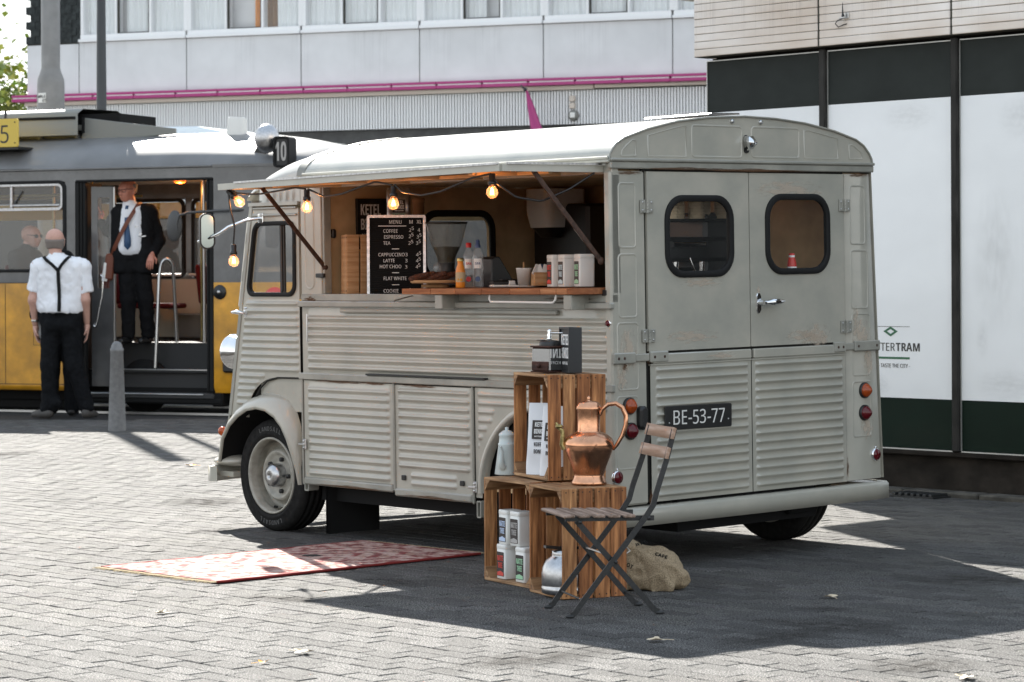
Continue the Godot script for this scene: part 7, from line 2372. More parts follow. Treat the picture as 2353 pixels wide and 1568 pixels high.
	b1.lathe([Vector2(0, 0.024), Vector2(0.125, 0.022), Vector2(0.133, 0.028), Vector2(0.133, 0.036), Vector2(0.127, 0.040), Vector2(0, 0.040)], 40)
	obj("plate", b1, M.beech, bd)
	var b2 = MB.new()
	b2.lathe([Vector2(0, 0), Vector2(0.075, 0), Vector2(0.075, 0.016), Vector2(0.03, 0.02), Vector2(0.03, 0.025)], 30)
	obj("foot", b2, M.beech, bd)
	for i in 6:
		var ck = thing("cookie", ["dark brownie slab at the left end of the serving board", "brown flapjack leaning on the brownie on the serving board", "brown flapjack in the middle of the serving board", "darkest flapjack tilted over the middle one", "brown flapjack near the juice bottle", "crisp flapjack at the right rim of the serving board"][i], "cookie", bd.transform * T(Vector3(-0.085 + i * 0.032, 0.058 + 0.004 * (i % 2), 0.03 - 0.01 * (i % 3)), rng.randf_range(-0.3, 0.3), 0.1, 0.30), "cookies on the serving board")
		var cm = MB.new()
		flesh(cm, [[Vector3(-0.045, 0, -0.02), Vector3(0.045, 0, -0.02), 0.014, 0.012], [Vector3(-0.04, 0, 0.02), Vector3(0.045, 0.002, 0.02), 0.012, 0.014], [Vector3(-0.02, 0.004, 0), Vector3(0.03, 0.002, 0), 0.015, 0.013]], 0.006, 0.01)
		obj("slab", cm, M.cookie, ck)
	# till and card reader
	var ti = thing("till", "black tablet till with a sloping screen behind the water bottles", "till", T(at_px(1128, 661, 13.75).origin, 0.5))
	var t1 = MB.new()
	t1.poly(PackedVector2Array([Vector2(-0.05, 0), Vector2(0.10, 0), Vector2(0.10, 0.015), Vector2(0.0, 0.165), Vector2(-0.03, 0.165), Vector2(-0.05, 0.15)]), -0.1, 0.1, 0.006)
	obj("body", t1, M.black_plastic, ti)
	var cd = thing("card_reader", "grey and white card reader lying on the counter left of the paper cup", "card reader", T(at_px(1163, 660, 13.5).origin, 0.25))
	var c1 = MB.new()
	c1.bx(-0.085, 0.085, 0.012, 0.032, -0.05, 0.05, 0.008)
	c1.bx(-0.03, 0.06, 0.032, 0.042, -0.04, 0.03, 0.006)
	obj("body", c1, M.black_plastic, cd)
	var c2 = MB.new()
	c2.bx(-0.082, 0.086, 0.0, 0.0118, -0.048, 0.052, 0.005)
	c2.poly(PackedVector2Array([Vector2(0.0, 0.012), Vector2(0.04, 0.012), Vector2(0.035, 0.034), Vector2(0.005, 0.034)]), 0.0, 0.0525, 0.003)
	obj("tray", c2, M.off_white, cd)
	# paper cup with a stirrer on a saucer
	var sa = thing("saucer", "flat pale saucer under the paper cup on the counter", "saucer", at_px(1204, 660.5, 13.36))
	var s1 = MB.new()
	s1.lathe([Vector2(0, 0.001), Vector2(0.05, 0.0), Vector2(0.085, 0.006), Vector2(0.085, 0.008), Vector2(0.05, 0.003), Vector2(0, 0.003)], 32)
	obj("plate", s1, M.off_white, sa)
	var cu = thing("paper_cup", "white paper cup with a wooden stirrer on the counter", "cup", at_px(1204, 658.5, 13.34))
	var u1 = MB.new()
	u1.lathe([Vector2(0, 0.004), Vector2(0.029, 0.004), Vector2(0.0295, 0), Vector2(0.0405, 0.092), Vector2(0.0425, 0.0925), Vector2(0.0425, 0.0955), Vector2(0.0395, 0.0955), Vector2(0.0285, 0.01), Vector2(0, 0.01)], 36)
	obj("body", u1, M.paper_white, cu)
	var u2 = MB.new()
	u2.strap([Vector3(0.0, 0.02, -0.01), Vector3(-0.002, 0.126, 0.0)], 0.008, 0.003, Vector3.BACK)
	obj("stirrer", u2, M.beech, cu)
	# wooden box of sugar sachets
	var bx = thing("sachet_box", "small wooden block box holding sugar sachets left of the red tea tin", "box", T(at_px(1239, 657, 13.3).origin, 0.35))
	var x1 = MB.new()
	x1.bx(-0.035, 0.035, 0.0, 0.07, -0.03, 0.03, 0.002)
	obj("box", x1, M.beech, bx)
	for i in 5:
		var x2 = MB.new(T(Vector3(-0.025 + i * 0.013, 0.085, rng.randf_range(-0.015, 0.015)), rng.randf_range(-0.6, 0.6), 0.2, rng.randf_range(-0.5, 0.5)))
		x2.bx(-0.014, 0.014, -0.03, 0.026, -0.0015, 0.0015, 0.001)
		obj("sachet", x2, M.tie_blue if i == 3 else M.paper_white, bx)
	# tea tins on the counter
	tin("tea_tin", "white tea tin with a red printed label, leftmost of the three on the counter", T(at_px(1280, 659, 13.22).origin, -PI / 2 + 0.33), M.print_red, "tea tins on the counter")
	tin("tea_tin", "white tea tin with a pale blue printed label, middle of the three on the counter", T(at_px(1306, 659, 13.12).origin, -PI / 2 + 0.33), M.print_pale, "tea tins on the counter")
	tin("tea_tin", "white tea tin with a green printed label, rightmost of the three on the counter", T(at_px(1343, 658.5, 12.98).origin, -PI / 2 + 0.30), M.print_green, "tea tins on the counter")
	# towel dispenser under the ceiling, dark machine, shelf of cups at the rear window
	var td = thing("towel_bin", "white plastic bin with a black lower edge hanging high inside the van", "bin", on_van(1.60, 1.80, 2.15))
	var d1 = MB.new()
	d1.rings([rr3(0.14, 0.10, 0.05, -0.06), rr3(0.16, 0.11, 0.05, 0.02), rr3(0.165, 0.11, 0.05, 0.17)])
	obj("body", d1, M.off_white, td)
	var d2 = MB.new()
	d2.rings([rr3(0.08, 0.07, 0.04, -0.12), rr3(0.13, 0.10, 0.05, -0.0605)])
	obj("base", d2, M.black_plastic, td)
	var em = thing("espresso_machine", "black and chrome espresso machine inside the left rear window", "coffee machine", on_van(0.95, 1.33, 0.42))
	var e1 = MB.new()
	e1.bx(-0.3, 0.32, 0.0, 0.06, -0.2, 0.2, 0.01)
	e1.bx(-0.3, 0.32, 0.20, 0.33, -0.2, 0.15, 0.02)
	e1.bx(0.02, 0.32, 0.06, 0.46, -0.2, 0.12, 0.02)
	obj("body", e1, M.black_plastic, em)
	var e2 = MB.new()
	e2.lathe([Vector2(0.06, 0.06), Vector2(0.06, 0.16), Vector2(0.05, 0.17), Vector2(0, 0.17)], 20)
	e2.tube([Vector3(-0.16, 0.22, 0.18), Vector3(-0.13, 0.12, 0.2), Vector3(-0.06, -0.02, 0.2)], 0.006, 6)
	e2.tube([Vector3(-0.26, 0.29, 0.152), Vector3(-0.02, 0.29, 0.152)], 0.016, 8)
	e2.tube([Vector3(-0.2, 0.2, 0.1), Vector3(-0.2, 0.15, 0.1)], 0.03, 12)
	e2.tube([Vector3(-0.05, 0.2, 0.16), Vector3(-0.05, 0.09, 0.16)], 0.014, 10)
	obj("chrome_parts", e2, M.chrome, em)
	var sh = thing("shelf", "dark shelf inside the left rear window carrying stacks of cups", "shelf", on_van(1.02, 1.755, 0.36))
	var h1 = MB.new()
	h1.bx(-0.36, 0.40, -0.015, 0.0, -0.14, 0.10, 0.003)
	obj("board", h1, M.black_plastic, sh)
	for i in 7:
		var st = thing("cup_stack", "%s beige cup stack from the left, on the shelf in the left rear window" % ["first", "second", "third", "fourth", "fifth", "sixth", "seventh"][i], "cups", on_van(0.71 + i * 0.098, 1.756, 0.30 + 0.05 * (i % 2)), "stacks of cups on the van shelf")
		var sm = MB.new()
		var prf = []
		var nn = 11 if i < 5 else 7
		for k in nn:
			prf.append(Vector2(0.044, k * 0.016)); prf.append(Vector2(0.0455, k * 0.016 + 0.004)); prf.append(Vector2(0.041, k * 0.016 + 0.006))
		prf.append(Vector2(0.03, nn * 0.016 + 0.05)); prf.append(Vector2(0, nn * 0.016 + 0.05))
		sm.lathe(prf, 20)
		obj("cups", sm, M.cup_paper, st)
	var kb = thing("sauce_bottle", "red and white bottle standing behind the right rear window", "bottle", on_van(1.425, 1.43, 0.10))
	var k1 = MB.new()
	k1.lathe([Vector2(0, 0), Vector2(0.026, 0), Vector2(0.025, 0.08), Vector2(0.016, 0.12), Vector2(0.016, 0.135), Vector2(0, 0.137)], 20)
	obj("body", k1, M.signal_red, kb)
	var k2 = MB.new()
	k2.lathe([Vector2(0.0265, 0.03), Vector2(0.026, 0.065)], 20)
	k2.lathe([Vector2(0.0172, 0.11), Vector2(0.0172, 0.125)], 20)
	obj("label", k2, M.white_print, kb)
	var pt = thing("worktop", "dark worktop inside the van behind the counter", "worktop", on_van(0.0, 0.0, 0.0))
	var p1 = MB.new()
	p1.bx(0.23, 0.95, 1.29, 1.33, -2.3, -0.08)
	obj("top", p1, M.black_matt, pt)

func coffee_bag(label: String, at: Transform3D, w: float, h: float, m: Material, green: bool) -> Node3D:
	var o = thing("coffee_bag", label, "coffee bag", at)
	var b = MB.new()
	b.sheet(func(a, t):
		var top: float = pow(t, 3.0)
		var wx: float = w / 2 * (1.0 - 0.14 * t) * (1.0 + 0.03 * sin(t * 9.0))
		var wz: float = lerpf(w * 0.30, 0.004, pow(t, 2.2)) * (0.9 + 0.1 * sin(t * 14.0 + a * 2.0))
		var c = cos(a); var s = sin(a)
		var p = Vector2(signf(c) * pow(absf(c), 0.45) * wx, signf(s) * pow(absf(s), 0.5) * wz)
		return Vector3(p.x, t * h, -p.y), MB.span(0, TAU, 36), MB.span(0, 1, 18))
	obj("bag", b, m, o)
	var z = w * 0.30 + 0.0
	var lab = func(y0: float, y1: float, ma: Material, x0: float, x1: float):
		var l = MB.new()
		l.sheet(func(x, y):
			var t: float = y / h
			return Vector3(x, y, lerpf(w * 0.30, 0.004, pow(t, 2.2)) * (1.0) + 0.0025), [x0, (x0 + x1) / 2, x1], MB.span(y0, y1, 4))
		return obj("label", l, ma, o)
	var k: float = w / 0.15
	var l1: Node = lab.call(h * 0.50, h * 0.76, M.tin_dark, -0.04 * k, 0.035 * k)
	var tilt = func(y): return -atan((lerpf(w * 0.30, 0.004, pow((y + 0.01) / h, 2.2)) - lerpf(w * 0.30, 0.004, pow((y - 0.01) / h, 2.2))) / 0.02) * -1.0
	var put = func(y: float, s: String, hh: float, ma: Material, q: float):
		var zz = lerpf(w * 0.30, 0.004, pow(y / h, 2.2)) + 0.0035
		text(s, hh, ma, o, T(Vector3(-0.002 * k, y, zz), 0, tilt.call(y)), true, q)
	put.call(h * 0.70, "KETEL", 0.021 * k, M.white_print, 0.62)
	put.call(h * 0.605, "BINKIE", 0.021 * k, M.white_print, 0.58)
	put.call(h * 0.535, "ROTTERDAM", 0.006 * k, M.white_print, 1.0)
	if green: lab.call(h * 0.36, h * 0.485, mat("label_green", Color(0.22, 0.36, 0.28), 0.6), -0.04 * k, 0.035 * k)
	put.call(h * 0.425, "KOFFIE", 0.019 * k, M.tin_dark, 0.58)
	put.call(h * 0.325, "BONEN", 0.019 * k, M.tin_dark, 0.58)
	return o

func string_lights():
	var o = thing("string_lights", "string of glowing filament bulbs on black cable hung under the awning edge", "string lights", van_at())
	var bulbs = [[P(-0.60, 1.972, 0.21), Vector3(-0.02, -1, 0.0)], [P(-0.60, 1.935, 0.97), Vector3(-0.06, -1, 0.02)], [P(-0.60, 1.935, 1.70), Vector3(-0.06, -1, 0.06)], [P(-0.62, 1.955, 2.385), Vector3(0.55, -0.85, 0.65)], [P(-0.62, 1.655, 2.345), Vector3(0, -1, 0)]]
	var ways = [[P(-0.05, 1.98, 0.07), P(-0.2, 1.90, 0.09), P(-0.36, 1.84, 0.12), P(-0.50, 1.86, 0.15), P(-0.59, 1.93, 0.19), P(-0.60, 1.975, 0.21)], [P(-0.60, 1.975, 0.22), P(-0.60, 1.96, 0.36), P(-0.60, 1.90, 0.6), P(-0.60, 1.885, 0.75), P(-0.60, 1.905, 0.9), P(-0.60, 1.945, 0.96)], [P(-0.60, 1.945, 0.98), P(-0.60, 1.965, 1.12), P(-0.60, 1.91, 1.4), P(-0.60, 1.90, 1.55), P(-0.60, 1.945, 1.69)], [P(-0.60, 1.945, 1.71), P(-0.60, 1.955, 1.8), P(-0.61, 1.93, 2.1), P(-0.62, 1.94, 2.3), P(-0.62, 1.965, 2.38)], [P(-0.62, 1.965, 2.39), P(-0.62, 1.85, 2.37), P(-0.615, 1.76, 2.34), P(-0.62, 1.68, 2.345), P(-0.62, 1.65, 2.345)]]
	var cb = MB.new()
	for w in ways:
		var cv = Curve3D.new()
		for i in w.size():
			var d: Vector3 = (w[mini(i + 1, w.size() - 1)] - w[maxi(i - 1, 0)]) / 6.0
			cv.add_point(w[i], -d, d)
		var pts = []
		for i in 25: pts.append(cv.sample_baked(cv.get_baked_length() * i / 24.0))
		cb.tube(pts, 0.0055, 6)
	obj("cable", cb, M.black_plastic, o)
	var fm = mat("filament", Color(1, 0.6, 0.25), 0.5)
	fm.emission_enabled = true
	fm.emission = Color(1.0, 0.60, 0.30)
	fm.emission_energy_multiplier = 3.0
	for q in bulbs:
		var d: Vector3 = q[1].normalized()
		var sdv = d.cross(Vector3.FORWARD).normalized()
		var t = Transform3D(Basis(sdv, -d, sdv.cross(-d)), q[0])
		var so = MB.new(t)
		so.lathe([Vector2(0, 0.006), Vector2(0.014, 0.005), Vector2(0.016, 0.0), Vector2(0.0155, -0.030), Vector2(0.020, -0.032), Vector2(0.0205, -0.05), Vector2(0.0165, -0.053), Vector2(0, -0.053)].map(func(v): return Vector2(v.x, v.y)), 20)
		var sock = obj("bulb_socket", so, M.black_plastic, o)
		var gb = MB.new(t * T(Vector3(0, -0.088, 0)))
		gb.lathe([Vector2(0.0, -0.030), Vector2(0.010, -0.0285), Vector2(0.020, -0.0225), Vector2(0.027, -0.013), Vector2(0.0295, 0.0), Vector2(0.027, 0.013), Vector2(0.0195, 0.025), Vector2(0.0145, 0.034)], 28)
		obj("bulb_glass", gb, M.bulb_glass, o)
		var fl = MB.new(t * T(Vector3(0, -0.086, 0)))
		for k in 4:
			var a = TAU * k / 4.0 + 0.4
			fl.tube([Vector3(cos(a) * 0.006, 0.016, sin(a) * 0.006), Vector3(cos(a) * 0.010, -0.014, sin(a) * 0.010)], 0.0016, 6)
		obj("filament", fl, fm, o)
		var cl = MB.new(t * T(Vector3(0, -0.055, 0)))
		cl.lathe([Vector2(0.0145, 0), Vector2(0.014, -0.006), Vector2(0, -0.006)], 16)
		obj("cap", cl, M.copper, o)
		var li = OmniLight3D.new()
		li.light_color = Color(1.0, 0.62, 0.32)
		li.light_energy = 0.011
		li.light_size = 0.003
		li.omni_range = 6.0
		li.omni_attenuation = 2.0
		li.shadow_enabled = true
		li.name = "bulb_light"
		o.add_child(li, true)
		li.position = t * Vector3(0, -0.087, 0)

func yaw_of(zx: float, zz: float) -> float: return atan2(zx, zz)

func display_goods():
	# three crates: two on the ground, one across their tops
	var y1 = deg_to_rad(-59.3)
	var c1 = T(W(-0.145, 12.409) + Basis(Vector3.UP, y1) * Vector3(0.225, 0, -0.16), y1)
	crate("wooden crate on the ground holding four tea tins, left of the stack", c1, 0.45, 0.32, 0.50, 1)
	var y2 = deg_to_rad(-66.0)
	var c2 = T(W(0.219, 11.603) + Basis(Vector3.UP, y2) * Vector3(-0.1825, 0, -0.166), y2)
	crate("wooden crate on the ground holding the milk can, behind the folding chair", c2, 0.365, 0.332, 0.503, 0)
	var y3 = deg_to_rad(-68.3)
	var c3 = T(W(0.163, 12.0, 0.506) + Basis(Vector3.UP, y3) * Vector3(-0.22, 0, -0.15), y3)
	crate("wooden crate on top of the stack holding white coffee bags", c3, 0.44, 0.30, 0.50, 3)
	# tea tins in the left crate
	for q in [[0.137, 0.06, 0.018, "print_red", "tea tin with red lettering standing at the crate's lower left"], [0.313, 0.06, 0.018, "print_green", "tea tin with green lettering standing at the crate's lower right"], [0.143, 0.068, 0.183, "print_blue", "tea tin with pale blue lettering on top of the red tin"], [0.247, 0.07, 0.183, "print_grey", "tea tin with grey lettering on top beside the blue tin"]]:
		tin("tea_tin", q[4], c1 * T(Vector3(-0.225 + q[0], q[2], 0.16 - q[1]), rng.randf_range(-0.06, 0.06)), M[q[3]], "tea tins in the left crate")
	# coffee bags in the top crate
	coffee_bag("white coffee bag with black label in the top crate, nearer its middle", c3 * T(Vector3(-0.02, 0.016, 0.075), 0.80), 0.155, 0.34, M.foil_white, false)
	coffee_bag("white coffee bag at the right side of the top crate, half hidden by its planks", c3 * T(Vector3(0.09, 0.016, 0.055), 0.62), 0.15, 0.33, M.foil_white, false)
	# enamel pot on the left crate
	var ep = thing("enamel_pot", "pale grey enamel coffee pot on the left crate beside the top crate", "coffee pot", T(W(-0.028, 12.50, 0.503), 0.6))
	var e1 = MB.new()
	e1.lathe([Vector2(0, 0), Vector2(0.058, 0), Vector2(0.060, 0.004), Vector2(0.042, 0.14), Vector2(0.044, 0.146), Vector2(0.043, 0.15), Vector2(0.039, 0.154), Vector2(0.037, 0.185), Vector2(0.040, 0.19), Vector2(0.038, 0.198), Vector2(0.02, 0.213), Vector2(0.008, 0.216), Vector2(0.010, 0.228), Vector2(0, 0.232)], 32)
	obj("body", e1, M.enamel, ep)
	var e2 = MB.new()
	e2.tube([Vector3(-0.045, 0.04, 0.03), Vector3(-0.058, 0.05, 0.036), Vector3(-0.062, 0.08, 0.04), Vector3(-0.058, 0.115, 0.04), Vector3(-0.068, 0.142, 0.045)], [0.020, 0.017, 0.012, 0.009, 0.007], 12)
	obj("spout", e2, M.enamel, ep)
	# mill and framed sign on the top crate
	var ml = thing("coffee_mill", "old hand coffee mill with chrome body, wooden drawer and crank on the top crate", "coffee mill", T(c3 * Vector3(0.02, 0.504, 0.055), deg_to_rad(-46)))
	var m1 = MB.new()
	m1.bx(-0.062, 0.062, 0.006, 0.118, -0.075, 0.06, 0.006)
	obj("body", m1, M.chrome, ml)
	var m2 = MB.new()
	m2.bx(-0.068, 0.068, 0.118, 0.126, -0.08, 0.066, 0.003)
	m2.bx(-0.066, 0.066, 0.0, 0.006, -0.078, 0.064, 0.002)
	obj("top_board", m2, M.dark_wood, ml)
	var m3 = MB.new()
	m3.bx(-0.055, 0.055, 0.008, 0.052, 0.058, 0.068, 0.003)
	m3.ball(Vector3(0, 0.032, 0.078), Vector3(0.011, 0.011, 0.011), 12, 8)
	obj("drawer", m3, M.dark_wood, ml)
	var m4 = MB.new()
	m4.lathe([Vector2(0.05, 0.126), Vector2(0.05, 0.142), Vector2(0.045, 0.148), Vector2(0.015, 0.153), Vector2(0, 0.154)], 28)
	m4.x = T(Vector3(-0.045, 0.15, 0.02))
	m4.bx(-0.015, 0.03, 0.0, 0.004, -0.01, 0.01, 0.002)
	obj("hopper", m4, M.black_plastic, ml)
	var m5 = MB.new()
	m5.lathe([Vector2(0.010, 0.154), Vector2(0.013, 0.16), Vector2(0.008, 0.166), Vector2(0.012, 0.178), Vector2(0.007, 0.186), Vector2(0.010, 0.197), Vector2(0.006, 0.204), Vector2(0, 0.206)], 16)
	m5.tube([Vector3(0, 0.186, 0), Vector3(0.07, 0.187, -0.03), Vector3(0.135, 0.184, -0.06)], 0.004, 6)
	obj("crank", m5, M.chrome, ml)
	var m6 = MB.new()
	m6.ball(Vector3(0.135, 0.202, -0.06), Vector3(0.014, 0.018, 0.014), 12, 8)
	obj("knob", m6, M.beech, ml)
	var fs = thing("display_box", "upright black framed sign with white lettering on the top crate beside the mill", "sign", T(c3 * Vector3(0.115, 0.504, -0.01), deg_to_rad(-73)))
	var f1 = MB.new()
	f1.frame(rrect(-0.075, 0.0, 0.075, 0.215, 0.003), rrect(-0.066, 0.009, 0.066, 0.206, 0.002), -0.035, 0.03)
	f1.bx(-0.07, 0.07, 0.005, 0.21, -0.034, 0.022)
	obj("frame", f1, mat("slate_black", Color(0.022, 0.023, 0.024), 0.6), fs)
	text("KETEL", 0.05, M.white_print, fs, T(Vector3(0, 0.155, 0.024)), true, 0.6)
	text("BINKIE", 0.05, M.white_print, fs, T(Vector3(0, 0.092, 0.024)), true, 0.55)
	text("KOFFIE", 0.014, M.white_print, fs, T(Vector3(0, 0.045, 0.024)), false, 1.3)
	# copper jug
	var cj = thing("copper_jug", "large polished copper jug with curved handle on the right crate", "jug", T(W(0.352, 11.84, 0.506), -0.12))
	var j1 = MB.new()
	j1.lathe([Vector2(0, 0.003), Vector2(0.08, 0), Vector2(0.083, 0.006), Vector2(0.078, 0.016), Vector2(0.070, 0.036), Vector2(0.068, 0.044), Vector2(0.070, 0.05), Vector2(0.082, 0.085), Vector2(0.098, 0.125), Vector2(0.110, 0.155), Vector2(0.116, 0.178), Vector2(0.115, 0.195), Vector2(0.106, 0.213), Vector2(0.085, 0.230), Vector2(0.062, 0.240), Vector2(0.054, 0.244), Vector2(0.054, 0.246), Vector2(0.0525, 0.25), Vector2(0.0525, 0.345), Vector2(0.053, 0.348)], 56)
	obj("body", j1, M.copper, cj)
	var j2 = MB.new()
	j2.lathe([Vector2(0.058, 0.345), Vector2(0.059, 0.352), Vector2(0.056, 0.36), Vector2(0.050, 0.374), Vector2(0.036, 0.382), Vector2(0.006, 0.385), Vector2(0.006, 0.39), Vector2(0.008, 0.40), Vector2(0.003, 0.407), Vector2(0, 0.407)], 40)
	obj("lid", j2, M.copper, cj)
	var j3 = MB.new()
	j3.tube([Vector3(0.05, 0.315, 0.0), Vector3(0.062, 0.345, 0.0), Vector3(0.09, 0.368, 0.0), Vector3(0.125, 0.373, 0.0), Vector3(0.155, 0.355, 0.0), Vector3(0.172, 0.318, 0.0), Vector3(0.172, 0.275, 0.0), Vector3(0.155, 0.225, 0.0), Vector3(0.128, 0.18, 0.0), Vector3(0.112, 0.158, 0.0)], [0.007, 0.009, 0.010, 0.0105, 0.011, 0.0115, 0.011, 0.010, 0.009, 0.005], 14)
	obj("handle", j3, M.copper, cj)
	var j4 = MB.new()
	j4.tube([Vector3(-0.11, 0.165, 0.02), Vector3(-0.122, 0.185, 0.023), Vector3(-0.118, 0.225, 0.025), Vector3(-0.122, 0.25, 0.026), Vector3(-0.138, 0.263, 0.028), Vector3(-0.15, 0.285, 0.03)], [0.017, 0.013, 0.011, 0.011, 0.010, 0.006], 12)
	j4.ball(Vector3(-0.135, 0.267, 0.029), Vector3(0.018, 0.012, 0.012), 12, 8)
	obj("spout", j4, M.brass, cj)
	# milk can
	var mc = thing("milk_can", "round aluminium milk can with a black handled lid inside the right crate", "can", T(W(0.235, 11.735, 0.018)))
	var k1 = MB.new()
	k1.lathe([Vector2(0, 0), Vector2(0.10, 0), Vector2(0.106, 0.006), Vector2(0.106, 0.03), Vector2(0.103, 0.034), Vector2(0.105, 0.04), Vector2(0.105, 0.09), Vector2(0.100, 0.12), Vector2(0.085, 0.15), Vector2(0.06, 0.168), Vector2(0.057, 0.172), Vector2(0.060, 0.178), Vector2(0.057, 0.184), Vector2(0.058, 0.192), Vector2(0.03, 0.198), Vector2(0, 0.2)], 44)
	obj("body", k1, M.aluminium, mc)
	var k2 = MB.new()
	k2.strap([Vector3(-0.09, 0.214, 0.03), Vector3(-0.02, 0.206, 0.01), Vector3(0.07, 0.204, -0.02)], 0.04, 0.012, Vector3.UP)
	k2.tube([Vector3(0, 0.195, 0), Vector3(0, 0.21, 0)], 0.02, 12)
	obj("lid_handle", k2, M.black_plastic, mc)
	chair()
	sack()
	rug()

func chair():
	var o = thing("folding_chair", "folding bistro chair with black iron frame and brown wooden slats in front of the crates", "chair", T(W(0.378, 11.19), deg_to_rad(15.0)))
	var m: Material = M.dark_iron
	# x runs from the chair's front (left) to its back, z towards the camera
	for s in [1.0, -1.0]:
		var z: float = 0.17 * s
		var a = MB.new()   # front foot up to the backrest
		a.strap([Vector3(-0.18, 0.012, z), Vector3(-0.165, 0.02, z), Vector3(-0.14, 0.055, z), Vector3(0.16, 0.43, z), Vector3(0.19, 0.475, z), Vector3(0.205, 0.53, z), Vector3(0.25, 0.66, z * 0.97), Vector3(0.29, 0.80, z * 0.95)], 0.024, 0.007, Vector3(0, 0, 1))
		obj("back_leg_bar", a, m, o)
		var b = MB.new()   # rear foot up to the front of the seat
		var zi: float = 0.150 * s
		b.strap([Vector3(0.22, 0.012, zi), Vector3(0.20, 0.02, zi), Vector3(0.175, 0.05, zi), Vector3(-0.15, 0.415, zi)], 0.024, 0.007, Vector3(0, 0, 1))
		obj("front_leg_bar", b, m, o)
		var c = MB.new()
		c.strap([Vector3(-0.20, 0.424, zi), Vector3(0.20, 0.418, zi)], 0.022, 0.006, Vector3(0, 0, 1))
		obj("seat_rail", c, m, o)
		var f = MB.new()
		for x in [-0.185, 0.225]: f.ball(Vector3(x, 0.008, z if x < 0 else zi), Vector3(0.022, 0.009, 0.014), 12, 6)
		obj("foot", f, m, o)
		var r = MB.new()
		for q in [[0.02, 0.235], [0.17, 0.42], [-0.14, 0.41]]: r.ball(Vector3(q[0], q[1], z + 0.004 * s), Vector3(0.009, 0.009, 0.005), 10, 6)
		obj("rivet", r, M.black_plastic, o)
	for q in [[-0.125, 0.075, 0.17], [0.165, 0.063, 0.15], [-0.02, 0.268, 0.15]]:
		var t = MB.new()
		t.tube([Vector3(q[0], q[1], -q[2]), Vector3(q[0], q[1], q[2])], 0.005, 8)
		obj("stretcher", t, M.steel if q[1] > 0.2 else m, o)
	for i in 5:
		var b = MB.new()
		b.box(Vector3.ZERO, Vector3(0.05, 0.014, 0.37), 0.004)
		obj("seat_slat", b, wood("slat_%d" % i, Color(0.46, 0.35, 0.29) * [1.0, 0.9, 1.1, 0.95, 1.05][i], 2, i * 0.21), o, T(Vector3(-0.19 + i * 0.068, 0.437 - i * 0.0015, 0.0)))
	for i in 2:
		var b = MB.new()
		b.rings(MB.span(-1, 1, 8).map(func(k): return [Vector3(0.012, -0.024, 0), Vector3(-0.004, -0.026, 0), Vector3(-0.004, 0.026, 0), Vector3(0.012, 0.024, 0)].map(func(p): return p + Vector3(0.016 * (1.0 - k * k), 0, k * 0.185))).map(func(r): return PackedVector3Array(r)))
		obj("back_slat", b, M.seat_wood, o, T(Vector3([0.262, 0.288][i] - 0.012, [0.700, 0.785][i], 0), 0, 0, -0.27))

func sack():
	var o = thing("burlap_sack", "slumped burlap coffee sack with black print on the ground behind the chair", "sack", T(W(0.645, 12.02)) * Transform3D(Basis().scaled(Vector3(0.92, 0.95, 0.92)), Vector3.ZERO))
	var n = FastNoiseLite.new()
	n.seed = 4; n.frequency = 5.5; n.fractal_octaves = 3
	var b = MB.new()
	flesh(b, [[Vector3(-0.16, 0.10, 0.0), Vector3(0.06, 0.10, -0.02), 0.11, 0.095], [Vector3(-0.15, 0.16, -0.02), Vector3(-0.02, 0.13, -0.03), 0.09, 0.08], [Vector3(0.05, 0.08, 0.02), Vector3(0.14, 0.055, 0.05), 0.08, 0.055], [Vector3(0.05, 0.03, 0.10), Vector3(0.09, 0.02, 0.12), 0.04, 0.02], [Vector3(-0.1, 0.04, 0.05), Vector3(0.02, 0.04, 0.06), 0.06, 0.05], [Vector3(-0.18, 0.20, 0.05), Vector3(-0.13, 0.21, 0.06), 0.04, 0.03]], 0.009, 0.05, [[Vector3(0.03, 0.0, 0.16), Vector3(0.02, 0.13, 0.14), 0.045, 0.02], [Vector3(-0.14, 0.0, 0.17), Vector3(-0.07, 0.05, 0.16), 0.05, 0.03]], [[Vector3(0, -1, 0), 0.0]])
	# crumple
	var raw = b.st.commit_to_arrays()
	var vs: PackedVector3Array = raw[Mesh.ARRAY_VERTEX]
	for i in vs.size():
		var p = vs[i]
		var d = Vector3(n.get_noise_3dv(p), n.get_noise_3dv(p + Vector3(9, 0, 0)), n.get_noise_3dv(p + Vector3(0, 9, 0)))
		d += 0.5 * Vector3(n.get_noise_3dv(p * 2.5), n.get_noise_3dv(p * 2.5 + Vector3(9, 0, 0)), n.get_noise_3dv(p * 2.5 + Vector3(0, 9, 0)))
		var ridge = 1.0 - absf(n.get_noise_3dv(p * 1.3 + Vector3(3, 1, 4))) * 4.0
		p += d * 0.018 + Vector3(0, 0, 0.008 * maxf(ridge, 0.0))
		p.y = maxf(p.y, 0.001)
		vs[i] = p
	raw[Mesh.ARRAY_VERTEX] = vs
	raw[Mesh.ARRAY_NORMAL] = null
	var st = SurfaceTool.new()
	st.create_from_arrays(raw, Mesh.PRIMITIVE_TRIANGLES)
	st.index()
	st.generate_normals()
	mi("cloth", st.commit(), M.jute, o)
	for q in [["COFFEE", -0.06, 0.226, 0.05, -1.0, 0.3], ["CAFE", 0.05, 0.17, 0.06, -0.75, -0.4], ["LOT", -0.12, 0.13, 0.125, -0.2, -0.5]]:
		text(q[0], 0.02, M.black_matt, o, T(Vector3(q[1], q[2], q[3]), 0.2, q[4], q[5]), true)
	var tie = MB.new()
	tie.tube([Vector3(-0.17, 0.21, 0.09), Vector3(-0.13, 0.22, 0.10), Vector3(-0.11, 0.20, 0.115), Vector3(-0.14, 0.18, 0.12), Vector3(-0.16, 0.165, 0.125)], 0.003, 6)
	obj("string", tie, M.off_white, o)

